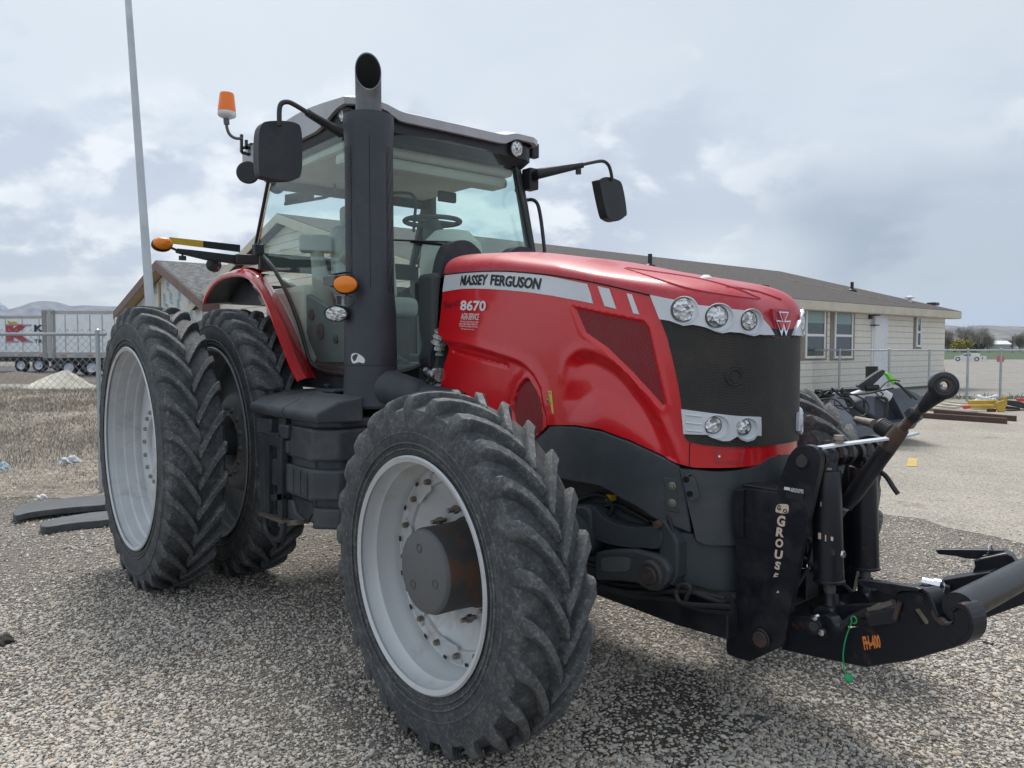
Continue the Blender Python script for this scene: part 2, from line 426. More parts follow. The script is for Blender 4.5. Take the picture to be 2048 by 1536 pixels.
# relief curves
c_low = LZ(smooth_path([(870, 676), (893, 681), (935, 689), (985, 703), (1040, 722), (1070, 745), (1086, 775), (1096, 815), (1100, 850), (1090, 900), (1040, 900), (860, 800)], 4))
c_vent = LZ(smooth_path([(1053, 755), (1070, 775), (1082, 805), (1087, 840), (1082, 865), (1060, 872), (1040, 865), (1026, 840), (1024, 810), (1034, 775)], 4, True))
c_slit = LZ([(903, 703), (950, 715), (1010, 731)])
c_scoop = LZ(smooth_path([(1125, 760), (1135, 718), (1165, 698), (1200, 706), (1245, 735), (1285, 780), (1320, 835), (1345, 890), (1360, 925)], 4)+[(1300, 905), (1200, 862), (1130, 850), (1118, 800)])
c_edge = LZ(smooth_path([(1125, 760), (1135, 718), (1165, 698), (1200, 706), (1245, 735), (1285, 780), (1320, 835), (1345, 890), (1360, 925)], 4))
c_top = LZ(smooth_path([(1300, 606), (1318, 660), (1340, 740), (1355, 830), (1365, 890)], 4))
c_tri = LZ([(1143, 610), (1290, 641), (1300, 655), (1335, 812), (1325, 819), (1262, 752), (1210, 700), (1165, 668), (1160, 660)])
c_grl = LZ(z4([(190, 360), (250, 520), (310, 760), (350, 960), (380, 1160), (400, 1400), (415, 1450)]))
def sst(x): x = np.clip(x, 0, 1); return x*x*(3-2*x)
c_ll = LZ([(1125, 760), (1118, 800), (1130, 850), (1200, 862), (1300, 905)])
def relief(V):
    P = V.copy(); P[:, 0] = -np.abs(P[:, 0]); r = np.zeros(len(P))
    def edge(ins, d, dep, w, ridge, rw):
        return np.where(ins, ridge*np.exp(-(d/(rw*.4))**2)-dep*sst(d/w), ridge*np.exp(-(d/rw)**2))
    r += edge(inside_np(c_low, P), dist_poly(c_low, P), .018, .032, .005, .03)
    r += edge(inside_np(c_vent, P), dist_poly(c_vent, P), .024, .022, .022, .045)
    ds = dist_poly(c_slit, P, False); r -= .010*np.exp(-(ds/.008)**2)
    i2 = inside_np(c_scoop, P); de = dist_poly(c_edge, P, False)
    dd = .042*sst(de/.075)*np.exp(-np.clip(de-.08, 0, 9)/.24)*sst(dist_poly(c_ll, P, False)/.20)
    r += np.where(i2, .005*np.exp(-(de/.012)**2)-dd, .005*np.exp(-(de/.03)**2))
    r += edge(inside_np(c_tri, P), dist_poly(c_tri, P), .016, .022, .003, .015)
    return r
mb = patch(resamp(full+[full[0]], .02)[:-1], H, 0, .02, step=.0088, relief=relief)
mb.build('hood_side_panels', MT['red'], tractor)
# ---------------- top skin
spx = np.array([1.9, 2.1, 2.5, 3.0, 3.3, 3.6, 3.8, 3.98]); spz = np.array([2.29, 2.285, 2.255, 2.17, 2.10, 2.025, 1.97, 1.9])
def topsurf(u, t):
    """u: signed plan length, t 0 edge ..1 spine"""
    a = -abs(u); cx = np.array(crease); z = np.interp(a, cx[:, 0], cx[:, 1]); B, n = H(u, z)
    xs = B[0] if B[0] < 3.3 else 3.3+(B[0]-3.3)*.55
    T = np.array([xs, 0, np.interp(xs, spx, spz)])
    k = .8; C1 = B+np.array([(T[0]-B[0])*.05, 0, max(.03, (T[2]-B[2]))*k])+n*.012; C2 = T+(B-T)*np.array([.45, .62, 0])
    C2[2] = T[2]-.004
    P = B*(1-t)**3+3*C1*t*(1-t)**2+3*C2*t*t*(1-t)+T*t**3
    return P+n*.006*(1-t)**4
us = [p[0] for p in resamp([(c[0], 0) for c in crease], .02)]; us = sorted(set(us+[-0.0]))
rows = []
ts = np.linspace(0, 1, 22)
for u in us+[-q for q in reversed(us[:-1])]: rows.append([topsurf(u, t) for t in ts])
mb = MB().grid(rows)
lip = [[topsurf(u, 0) for u in us+[-q for q in reversed(us[:-1])]], [topsurf(u, 0)-H(u, 1)[1]*.03-np.array([0, 0, .004]) for u in us+[-q for q in reversed(us[:-1])]]]
mb.grid(lip)
rr = [topsurf(us[0], t) for t in ts]; rl_ = [topsurf(-us[0], t) for t in ts[::-1]]
ring = rr+rl_[1:]; mb.grid([ring, [p+np.array([0, 0, -.5]) if False else np.array([p[0]-.03, p[1]*.96, p[2]-.02]) for p in ring]])
top_o = mb.build('hood_top', MT['redtop'], tractor, ang=50)
top_me = top_o.data
bm_ = bmesh.new(); bm_.from_mesh(top_me); TOPBVH = BVHTree.FromBMesh(bm_); bm_.free()
def topmap(px, py):
    d = ray(px, py); h = TOPBVH.ray_cast(Vector(CC), Vector(d/np.linalg.norm(d)))
    if h[0] is None:
        P = pl(px, py, 1, -.2); return P, np.array([0, 0, 1.])
    n = np.array(h[1]);
    if n@d > 0: n = -n
    return np.array(h[0]), n
# shallow triangular recess lines on the top
for pts in ([(1253, 536), (1320, 545), (1400, 558), (1468, 576), (1520, 597)], [(1250, 537), (1300, 553), (1370, 575), (1440, 588), (1515, 598)], [(1452, 573), (1510, 582), (1562, 599)]):
    P = [topmap(*p) for p in smooth_path(pts, 5)]
    MB().tube([p+n*.001 for p, n in P], .0045, 6).build('hood_crease', MT['redtop'], tractor)
cl = np.array(topmap(1412, 557)[0]); MB().lathe([(0.0, .018), (.014, .017), (.022, .010), (.032, .003), (.032, -.01)], cl, (0, 0, 1), 20).build('washer_cap', MT['white'], tractor)
gp = [H(u, v)[0]+H(u, v)[1]*.004-np.array([0, 0, .004]) for u, v in top_half]
mirror(MB().tube(gp, .0032, 6).build('panel_gap', MT['soot'], tractor))
gp = LZ([(1381, 868), (1379, 900), (1379, 934)]); mirror(MB().tube([H(u, v)[0]+H(u, v)[1]*.0005 for u, v in gp], .0018, 6).build('panel_gap', MT['soot'], tractor))
# dark backing behind grille (radiator shadow) and inner hood
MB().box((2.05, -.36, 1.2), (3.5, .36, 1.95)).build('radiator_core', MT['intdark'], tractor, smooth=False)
# ---------------- decals on side
LW = lambda q: LZ(q)
def hood_patch(name, pxs, off, thick, m, step=.03, dn=.02, both=True, relief_f=None, par=None):
    o = LZ(pxs); mb = patch(densify(o, dn), H, off, thick, step=step, relief=relief_f); ob = mb.build(name, m, par or tractor)
    if both: mirror(ob)
    return ob
b6 = lambda pts: [(860+x/4.096, 520+y/4.096) for x, y in pts]
hood_patch('silver_stripe', smooth_path(b6([(128, 95), (300, 80), (520, 82), (760, 105), (1000, 138), (1290, 196)]), 4)+b6([(1315, 270), (1340, 356)])+smooth_path(b6([(1200, 330), (1000, 292), (800, 264), (600, 245), (400, 235), (250, 238), (105, 262)]), 4), .003, .0025, MT['silver'], step=.04)
hood_patch('silver_dash', b6([(1376, 214), (1472, 236), (1527, 400), (1432, 376)]), .003, .0025, MT['silver'])
hood_patch('silver_dash', b6([(1612, 272), (1656, 282), (1717, 446), (1668, 436)]), .003, .0025, MT['silver'])
hood_patch('red_mesh_panel', [(1150, 616), (1286, 644), (1295, 656), (1329, 808), (1322, 812), (1262, 744), (1210, 693), (1170, 665)], -.010, .004, MT['redmesh'])
hood_patch('round_vent', smooth_path([(1053, 762), (1068, 780), (1079, 808), (1084, 840), (1079, 862), (1060, 868), (1042, 861), (1029, 838), (1028, 811), (1037, 780)], 3, True), -.012, .003, MT['redmesh'])
Hm = lambda u, v: H(u, v)
def hood_text(name, txt, quad, m, bold, off=.0065, shear=0): return text_on(name, txt, LZ(quad), H, off, m, tractor, bold, shear)
def bl(q, a, b): q = [np.array(p, float) for p in q]; return tuple((q[0]*(1-a)+q[1]*a)*(1-b)+(q[3]*(1-a)+q[2]*a)*b)
qm = b6([(250, 208), (468, 206), (480, 117), (262, 128)])
hood_text('maker_lettering', 'ASSEY', [bl(qm, .20, 0), bl(qm, 1, 0), bl(qm, 1, 1), bl(qm, .20, 1)], MT['ink'], .034, shear=.06)
patch(LZ([bl(qm, x*.185, y) for x, y in ((0, 0), (.02, 1), (.30, 1), (.52, .48), (.74, 1), (1.02, 1), (1, 0), (.76, 0), (.77, .60), (.60, .16), (.43, .16), (.25, .60), (.24, 0))]), H, .0065, .001).build('maker_lettering', MT['ink'], tractor, smooth=False)
hood_text('maker_lettering', 'FERGUSON', b6([(498, 206), (905, 243), (918, 150), (508, 117)]), MT['ink'], .034, shear=.06)
hood_text('model_lettering', '8670', b6([(252, 414), (460, 420), (466, 334), (258, 330)]), MT['white'], .03)
hood_text('transmission_lettering', 'Dyna-VT', b6([(112, 412), (232, 402), (244, 332), (118, 340)]), MT['ink'], .0, shear=.2)
hood_text('dealer_lettering', 'AGRI-SERVICE', b6([(262, 487), (408, 493), (410, 440), (268, 434)]), MT['white'], .012)
for i, (s, a, b) in enumerate((('TWIN FALLS BURLEY BUHL LOGAN', 256, 404), ('NAMPA WEISER AMMON TREMONTON', 250, 400), ('THORNTON AMERICAN FALLS', 250, 398), ('www.agri-service.com', 262, 372))):
    y = 510+i*19+(4 if i == 3 else 0)
    hood_text('dealer_lettering', s, b6([(a, y), (b, y+6), (b, y-7), (a, y-13)]), MT['white'], .01)
# warning label
w3 = lambda pts: [(840+x/6.827, 640+y/6.827) for x, y in pts]
hood_patch('warning_label', w3([(1700, 972), (1802, 968), (1832, 1276), (1727, 1284)]), .004, .002, MT['yellowlabel'], both=False)
hood_patch('warning_label', w3([(1722, 1145), (1752, 1035), (1808, 1138)]), .006, .001, MT['ink'], both=False)
hood_patch('warning_label', w3([(1733, 1136), (1752, 1058), (1796, 1132)]), .0075, .001, MT['yellowlabel'], both=False)
hood_patch('warning_label', w3([(1748, 1128), (1750, 1085), (1762, 1085), (1780, 1128)]), .009, .001, MT['ink'], both=False)
hood_patch('warning_label', w3([(1748, 1190), (1775, 1178), (1788, 1200), (1765, 1208)]), .006, .001, MT['ink'], both=False)
hood_text('warning_lettering', 'WARNING', w3([(1735, 1010), (1795, 1006), (1794, 990), (1733, 994)]), MT['ink'], .01)
# ---------------- grille (wraps the nose)
gl = LZ(z4([(188, 357), (250, 520), (310, 760), (350, 960), (380, 1160), (400, 1400), (415, 1450), (560, 1490), (760, 1506), (1000, 1506), (1200, 1488)]))
ztop = gl[0][1]; gb = [p for p in gl if p[0] < -.02]; zc = gb[-1][1]
gfull = gb+[(0, zc)]+[(-u, v) for u, v in reversed(gb)]+[(0, hitH(1561, 660)[1])]
patch(resamp(gfull+[gfull[0]], .025)[:-1], H, .006, .02, step=.04).build('grille', MT['grille'], tractor)
# fan hub behind mesh shows as ring
P, n = H(*hitH(*z4([(855, 870)])[0]))
MB().lathe([(.024, .0), (.027, .003), (.030, 0), (.038, .0), (.041, .003), (.044, 0)], P+n*.007, n, 32).build('grille_badge_ring', MT['grillring'], tractor)
# headlight strip
strip_half = LZ(z4([(105, 137), (330, 182), (520, 226), (840, 266), (930, 276), (1010, 305), (1080, 350), (1140, 420), (1185, 497), (1100, 498), (1060, 492), (1010, 507), (960, 497), (900, 478), (800, 470), (740, 482), (670, 465), (600, 432), (540, 415), (480, 405), (400, 415), (330, 390), (280, 370), (190, 355)]))
lowl = LZ(z4([(380, 1165), (600, 1195), (850, 1225), (1065, 1235), (1070, 1320), (1068, 1405), (1035, 1402), (1005, 1440), (950, 1458), (900, 1442), (865, 1408), (800, 1450), (740, 1452), (670, 1430), (610, 1395), (500, 1392), (400, 1388), (390, 1280)]))
def circ(pxc, r, n=28):
    u, z = hitH(*z4([pxc])[0]); return [(u+math.cos(t)*r, z+math.sin(t)*r) for t in [2*math.pi*k/n for k in range(n)]], (u, z)
BZ = .020
def bezel(name, outline, lamps):
    hs = [circ(c, r) for c, r, _, _ in lamps]
    o = patch(densify(outline, .02), H, BZ, .022, step=.03, holes=[h[0] for h in hs]).build(name, MT['silver'], tractor, ang=30); mirror(o)
    for (c, r, lc, lr), (hh_, (u, z)) in zip(lamps, hs):
        kind = 'fog_light' if name.startswith('fog') else 'headlight'
        e = empty(kind, (0, 0, 0), tractor); rows = []
        for f_, of in ((1.06, BZ-.001), (1.04, BZ+.004), (.99, BZ+.004), (.96, BZ-.004), (.9, .010), (.2, .009)):
            rows.append([(lambda q: q[0]+q[1]*of)(H(u+math.cos(t)*r*f_, z+math.sin(t)*r*f_)) for t in np.linspace(0, 2*math.pi, 41)])
        MB().grid(rows).build('housing', MT['silver'], e)
        lu, lz = hitH(*z4([lc])[0]); P, n = H(lu, lz); a = n*.75+np.array([.25, 0, 0]); a /= np.linalg.norm(a)
        MB().lathe([(lr*1.10, .004), (lr*1.10, .016), (lr*1.02, .018), (lr, .015)], P, a, 40).build('trim_ring', MT['hub'], e)
        MB().lathe([(0, .022), (lr*.4, .021), (lr*.75, .019), (lr*1.0, .015)], P, a, 40).build('lens', MT['lens'], e)
        MB().lathe([(0, .0235), (lr*.13, .023), (lr*.15, .020)], P, a, 16).build('bulb', MT['chrome'], e)
        m = empty(kind, (0, 0, 0), tractor)
        for c_ in list(e.children): mirror(c_, m)
bezel('headlight_bezel', strip_half, [((404, 274), .057, (398, 268), .048), ((708, 338), .057, (688, 330), .044), ((985, 376), .052, (966, 368), .038)])
bezel('fog_light_bezel', lowl, [((690, 1322), .049, (652, 1308), .034), ((948, 1340), .046, (918, 1325), .033)])
for yy in ((1215, 1222), (1285, 1292), (1355, 1358)):
    q = LZ(z4([(425, yy[0]), (560, yy[1]+8)])); mirror(MB().tube([H(*p)[0]+H(*p)[1]*.021 for p in resamp(q, .03)], .004, 6).build('bezel_rib', MT['silver'], tractor))
# emblem: three silver-edged triangles on the nose
def nose(pts, off, thick, m, name='emblem'): return patch(densify([( (x), (y)) for x, y in pts], .01), H, off, thick).build(name, m, tractor, smooth=False)
e0 = hitH(*z4([(1262, 372)])[0])
def E(x, y):  # zoom px -> LZ but symmetric about L=0
    s = 4.518; u = (x-1268)/s/ (1540/3.60)*1.30; v = e0[1]-(y-372)/s/(1540/3.60); return (u, v)
nose([E(1205, 292), E(1320, 292), E(1262, 400)][::-1], .014, .012, MT['chrome']); nose([E(1224, 302), E(1301, 302), E(1262, 374)][::-1], .017, .004, MT['red'])
nose([E(1182, 365), E(1290, 372), E(1245, 500)][::-1], .012, .012, MT['chrome']); nose([E(1198, 376), E(1262, 379), E(1238, 452)][::-1], .016, .004, MT['red'])
nose([E(1240, 372), E(1350, 365), E(1292, 500)][::-1], .0135, .012, MT['chrome']); nose([E(1268, 379), E(1334, 376), E(1298, 452)][::-1], .0165, .004, MT['red'])
nose([E(1160, 270), E(1376, 270), E(1376, 300), E(1330, 525), E(1205, 525), E(1160, 300)], .004, .02, MT['redtop'], 'nose_cap')
# recessed handle in the lower bumper
q = LZ([(1427, 898), (1490, 899), (1484, 925), (1431, 925)]); patch(densify(q, .015), H, .003, .004).build('bumper_recess', MT['redtop'], tractor)
q = LZ([(1433, 903), (1483, 904), (1478, 922), (1436, 922)]); patch(densify(q, .015), H, .0045, .004).build('bumper_recess', MT['red'], tractor)
P, n = H(*hitH(1438, 913)); MB().lathe([(0, .008), (.006, .007), (.009, 0)], P+n*.004, n, 14).build('bumper_bolt', MT['chrome'], tractor)
# ---------------------------------------------------------------- wheels
def ringof(o, n, r, y, t0):
    for k in range(n):
        c = o if k == 0 else o.copy()
        if k: COL.objects.link(c)
        t = 2*math.pi*k/n+t0; c.location = (math.cos(t)*r, y, math.sin(t)*r); c.rotation_euler = (0, -t, 0)
def wheel(kind):
    """wheel centred on origin, axle along Y, outside towards -Y; returns empty with parts"""
    F = kind == 'front'
    R, a, rf, nl = (.760, .165, .485, 26) if F else (1.0, .176, .705, 30)
    root = empty('front_wheel' if F else 'rear_wheel')
    base = R-(.040 if F else .042); cw = .017 if F else .008
    mb = MB()
    prof = [(rf+.001, -a*.90), (rf+.004, -a*.95), (rf+.02, -a*.99), (rf+(base-rf)*.35, -a*1.07), (rf+(base-rf)*.62, -a*1.07), (rf+(base-rf)*.84, -a*.98), (base-.012-cw, -a*.88), (base-.002-cw*.4, -a*.6), (base, -a*.2)]
    prof = prof+[(r, -y) for r, y in reversed(prof)]
    mb.lathe(prof, (0, 0, 0), (0, 1, 0), 120)
    # bead line rings on sidewall
    for s in (-1, 1):
        for q0 in (.03, .055, .16 if not F else .10):
            mb.lathe([(rf+q0, s*a*(1.0 if q0 < .05 else 1.055)), (rf+q0+.003, s*a*(1.045 if q0 < .05 else 1.085)), (rf+q0+.007, s*a*(1.045 if q0 < .05 else 1.085)), (rf+q0+.010, s*a*(1.01 if q0 < .05 else 1.05))], (0, 0, 0), (0, 1, 0), 90)
    D = .30 if F else .235
    rg = random.Random(3)
    for side in (-1, 1):
        for k in range(nl):
            ph0 = 2*math.pi*(k+(.5 if side > 0 else 0))/nl
            secs = []
            # stations: (lateral, top radius, base radius, halfwidth)
            hw = .029 if F else .0285
            wn = rg.uniform(.9, 1.05)
            st = [(-.05, R-.012, base-.03, hw*.55), (-.01, R-.004, base-.03, hw*.95), (.2, R, base-.03, hw*1.0), (.45, R+.001, base-.03, hw), (.7, R-.001, base-.03, hw*1.08), (.9, R-.006, base-.04, hw*1.25), (.98, R-.020, base-.06, hw*1.35), (1.03, R-.05, base-.09, hw*1.3), (1.06, R-.09, base-.13, hw*1.0), (1.065, R-.125, base-.15, hw*.5)]
            for (v, rt, rb, w) in st:
                rt -= cw*min(1, max(0, v))**2; rb -= cw*.5
                u = max(0, v); ang = D*(1-(1-min(1, u))**1.5)+(.02 if v > 1 else 0)*0
                slant = 1.0+.45*(1-min(1, u))
                y = side*a*v; w2 = w*slant*wn*.85
                bw = w2+.011
                row = []
                def pt(r, o, yy): 
                    t = ph0+ang+o/r; return np.array([math.cos(t)*r, yy, math.sin(t)*r])
                yb = side*a*min(v, .97) if v > 1 else y
                row = [pt(rb, -bw, yb if v > 1 else y), pt(rt-.009, -w2, y), pt(rt, -w2*.74, y), pt(rt, w2*.74, y), pt(rt-.009, w2, y), pt(rb, bw, yb if v > 1 else y)]
                secs.append(row)
            mb.grid(secs); mb.add(secs[0], [tuple(range(6))]); mb.add(secs[-1], [tuple(range(6))])
    t = mb.build('tyre', MT['rubber'], root, ang=27)
    if F:
        pr_ = [(rf-.02, -.178), (rf, -.186), (rf+.008, -.178), (rf, -.168), (rf-.012, -.16), (rf-.018, -.12), (rf-.035, -.10), (rf-.040, -.04), (rf-.055, -.02), (rf-.058, .02), (rf-.075, .035), (rf-.078, .06), (rf-.055, .08), (rf-.03, .17), (rf+.008, .186)]
        MB().lathe([(r, y*.95) for r, y in pr_], (0, 0, 0), (0, 1, 0), 96).build('rim', MT['wheelsilver'], root)
        # mounting ring with bolts, then dished disc
        d = MB(); d.lathe([(rf-.07, .035), (.395, .03), (.365, .03), (.36, .045), (.31, .08), (.25, .11), (.2, .12), (.05, .12)], (0, 0, 0), (0, 1, 0), 96); d.build('disc', MT['wheelsilver'], root)
        if 1:
            t0 = 0
            O = []
            for j in range(9):
                tt = t0+(-.26+.52*j/8); O.append((math.cos(tt)*.425, math.sin(tt)*.425))
            for j in range(5):
                tt = t0+(.17-.34*j/4); O.append((math.cos(tt)*.345, math.sin(tt)*.345))
            lug = patch(O, lambda u, v: (np.array([u, .022, v]), np.array([0, -1., 0])), 0, .012).build('rim_lug', MT['wheelsilver'], root, smooth=False, bev=.003)
            for k in range(1, 8): c_ = lug.copy(); COL.objects.link(c_); c_.rotation_euler = (0, -math.pi*k/4, 0)
        ringof(MB().lathe([(0, -.012), (.012, -.011), (.014, 0), (.014, .014)], (0, 0, 0), (0, 1, 0), 8).build('rim_bolt', MT['brass'], root, smooth=False), 16, .385, .010, math.pi/16)
        ringof(MB().box((-.007, -.002, -.011), (.007, .002, .011)).build('rim_slot', MT['ink'], root, smooth=False), 16, .412, .008, 0)
        h = MB(); h.lathe([(.20, .12), (.188, .10), (.183, .0), (.183, -.10), (.178, -.112)], (0, 0, 0), (0, 1, 0), 64); h.build('hub_drum', MT['rust'], root)
        h = MB(); h.lathe([(.178, -.112), (.172, -.128), (.165, -.132), (0, -.132)], (0, 0, 0), (0, 1, 0), 64)
        h.build('hub_cap', MT['hub'], root, ang=50)
        ringof(MB().lathe([(.020, 0), (.017, -.0025), (.012, .004), (0, .006)], (0, 0, 0), (0, 1, 0), 20).build('hub_dimple', MT['intdark'], root), 3, .10, -.133, 1.9)
        ringof(MB().cyl((0, 0, 0), (0, -.075, 0), .011, 8).cyl((0, -.02, 0), (0, -.045, 0), .019, 6).build('wheel_stud', MT['brass'], root), 10, .235, .105, 0)
    else:
        pr_ = [(rf-.02, -.188), (rf, -.197), (rf+.008, -.19), (rf, -.18), (rf-.016, -.172), (rf-.018, -.14), (rf-.034, -.132), (rf-.036, -.07), (rf-.052, -.06), (rf-.055, .0), (rf-.07, .01), (rf-.075, .05), (rf-.05, .11), (rf-.03, .18), (rf+.008, .195)]
        MB().lathe([(r, y*.97) for r, y in pr_], (0, 0, 0), (0, 1, 0), 120).build('rim', MT['wheelsilver'], root)
        MB().lathe([(rf-.07, .05), (.6, .045), (.45, .015), (.33, .005), (.31, .012), (.27, .018), (.10, .03)], (0, 0, 0), (0, 1, 0), 96).build('disc', MT['wheelsilver'], root)
        MB().lathe([(.30, .018), (.30, -.0), (.29, -.008), (.215, -.008), (.21, .0), (.21, .05)], (0, 0, 0), (0, 1, 0), 64).build('hub_ring', MT['wheelsilver'], root)
        ringof(MB().lathe([(0, -.022), (.014, -.02), (.016, 0)], (0, 0, 0), (0, 1, 0), 8).build('wheel_bolt', MT['wheelgrey'], root, smooth=False), 16, .252, -.008, 0)
        ringof(MB().cyl((0, 0, 0), (0, -.05, 0), .014, 8).build('hub_stud', MT['brass'], root), 10, .12, .10, 0)
        MB().lathe([(.205, .14), (.205, .11), (.15, .10), (0, .10)], (0, 0, 0), (0, 1, 0), 48).build('hub', MT['greycast'], root)
    return root
def dup(root, loc, sy=1, ry=0, parent=tractor):
    r = root.copy(); COL.objects.link(r); r.location = loc; r.scale = (1, sy, 1); r.rotation_euler = (0, ry, 0); r.parent = parent
    for c in list(root.children):
        k = c.copy(); COL.objects.link(k); k.parent = r
    return r
fw = wheel('front'); fw.parent = tractor; fw.location = (3.16, -1.218, .762); fw.rotation_euler = (0, .1, 0)
fl_ = dup(fw, (3.14, 1.10, .762), -1, .3); fl_.rotation_euler = (0, .3, -.05)
rw = wheel('rear'); rw.parent = tractor; rw.location = (0, -1.565, .997); rw.rotation_euler = (0, .05, 0)
dup(rw, (0, 1.565, .997), -1, .2)
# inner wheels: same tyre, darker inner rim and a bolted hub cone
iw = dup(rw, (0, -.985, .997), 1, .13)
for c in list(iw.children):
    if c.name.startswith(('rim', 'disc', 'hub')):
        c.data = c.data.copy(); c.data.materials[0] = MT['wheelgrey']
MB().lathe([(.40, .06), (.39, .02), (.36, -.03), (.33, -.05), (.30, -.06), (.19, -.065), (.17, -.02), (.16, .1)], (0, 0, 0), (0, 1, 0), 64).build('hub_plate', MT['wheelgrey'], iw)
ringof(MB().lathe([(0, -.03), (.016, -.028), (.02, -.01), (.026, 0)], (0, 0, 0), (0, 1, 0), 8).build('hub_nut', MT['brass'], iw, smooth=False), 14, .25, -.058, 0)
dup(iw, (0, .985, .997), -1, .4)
MB().cyl((0, -1.44, .992), (0, 1.44, .992), .10, 32).build('rear_axle', MT['greycast'], tractor)
MB().lathe([(.16, -1.45), (.2, -1.3), (.2, -1.25), (.15, -1.2)], (0, 0, .992), (0, 1, 0), 32).build('axle_hub', MT['rust'], tractor)
fa = MB(); fa.cyl((3.16, -1.1, .77), (3.16, 1.1, .77), .11, 24); fa.lathe([(.2, -1.02), (.24, -.98), (.24, -.86), (.16, -.78), (.14, -.5)], (3.16, 0, .77), (0, 1, 0), 32); fa.lathe([(.2, 1.02), (.24, .98), (.24, .86), (.16, .78), (.14, .5)], (3.16, 0, .77), (0, 1, 0), 32)
fa.build('front_axle', MT['greycast'], tractor)
# ---------------------------------------------------------------- chassis
def zz(ox, oy, s): return lambda pts: [(ox+x/s, oy+y/s) for x, y in pts]
z6, z7, z5, z3, z2, z8 = zz(1060, 860, 3.072), zz(1420, 720, 2.2596), zz(490, 740, 4.042), zz(380, 400, 3.413), zz(280, 80, 3.2), zz(760, 200, 3.793)
def plate(name, pts, y, thick, m, parent=tractor, bev=.004, both=True, ax=1, sgn=-1, sm=False, smooth=False, off=0, k=4, seg=2):
    if sm: pts = smooth_path(pts, k, True)
    o = patch(pts, plane_map(ax, y, sgn), off, thick).build(name, m, parent, smooth=smooth, bev=bev, seg=seg)
    if both: mirror(o)
    return o
def P1(x, y, Y): return pl(x, y, 1, Y)
def hpatch(name, px, off, thick, m, center=False, bev=.006, dn=.03):
    q = LZ(px)
    if center:
        g = [p for p in q if p[0] < -.01]
        q = g+[(-u, v) for u, v in reversed(g)]
    return patch(densify(q, dn), H, off, thick, step=.05).build(name, m, tractor, bev=bev)
a = hpatch('side_frame_panel', [(1040, 960), (1052, 915), (1066, 882), (1088, 862), (1100, 850), (1150, 853), (1200, 862), (1260, 884), (1310, 907), (1359, 932)]+z6([(955, 380), (975, 520), (992, 638), (900, 605), (800, 572), (720, 520), (650, 472), (580, 440), (520, 402), (470, 370), (420, 348), (360, 335), (290, 325), (170, 300), (100, 290)]), -.004, .05, MT['grey'], bev=.008); mirror(a)
a = patch(densify(LZ(z6([(820, 290), (895, 300), (912, 512), (830, 495)])), .02), H, -.001, .01).build('frame_pocket', MT['greycast'], tractor, bev=.003); mirror(a)
for c in ((872, 345), (870, 450)):
    P, n = H(*hitH(*z6([c])[0])); mirror(MB().lathe([(0, .009), (.010, .008), (.012, .0), (.018, -.001), (.02, -.004)], P+n*.002, n, 14).build('frame_bolt', MT['brass'], tractor))
q = LZ(z6([(922, 236), (1000, 243), (1150, 256), (1290, 246), (1400, 216), (1470, 168), (1590, 152)]))+[(-.25, 1.19), (0, 1.19)]
qb = [(0, .80), (-.25, .80)]+LZ(z6([(1262, 706), (1150, 706), (1080, 700), (1040, 686), (1022, 672)]))
q = [p for p in q+qb if p[0] < -.001]; q = sorted([p for p in q], key=lambda p: 0) 
full_c = [p for p in LZ(z6([(922, 236), (1000, 243), (1150, 256), (1290, 246), (1400, 216), (1470, 168), (1560, 154)]))]
low_c = LZ(z6([(1262, 706), (1150, 706), (1080, 700), (1040, 686), (1022, 672)]))
ring = full_c+[(-.12, full_c[-1][1]), (.12, full_c[-1][1])]+[(-u, v) for u, v in reversed(full_c)]+[(-u, v) for u, v in reversed(low_c)]+[(.12, low_c[0][1]), (-.12, low_c[0][1])]+low_c
patch(densify(ring, .03), H, .008, .06, step=.05).build('front_casting', MT['grey'], tractor, bev=.010)
a = patch(smooth_path(LZ(z6([(955, 265), (990, 268), (1020, 300), (1040, 400), (1020, 425), (985, 420), (955, 340)])), 4, True), H, .020, .02).build('casting_boss', MT['grey'], tractor, bev=.005); mirror(a)
for c in ((963, 300), (985, 388)):
    P, n = H(*hitH(*z6([c])[0])); mirror(MB().lathe([(0, .0215), (.010, .0215), (.012, .022), (.014, .0205)], P, n, 16).build('casting_hole', MT['soot'], tractor))
a = hpatch('lower_casting', z6([(905, 650), (930, 632), (1000, 640), (1025, 690), (1265, 712), (1400, 712), (1400, 1015), (1265, 1010), (1120, 1000), (1000, 970), (930, 935), (915, 900)]), -.02, .09, MT['greycast'], bev=.012); mirror(a)
MB().box((2.0, -.34, .50), (3.68, .34, 1.24)).build('chassis', MT['intdark'], tractor, smooth=False, bev=.03)
MB().box((.2, -.30, .55), (2.1, .30, 1.35)).build('transmission', MT['greycast'], tractor, smooth=False, bev=.06)
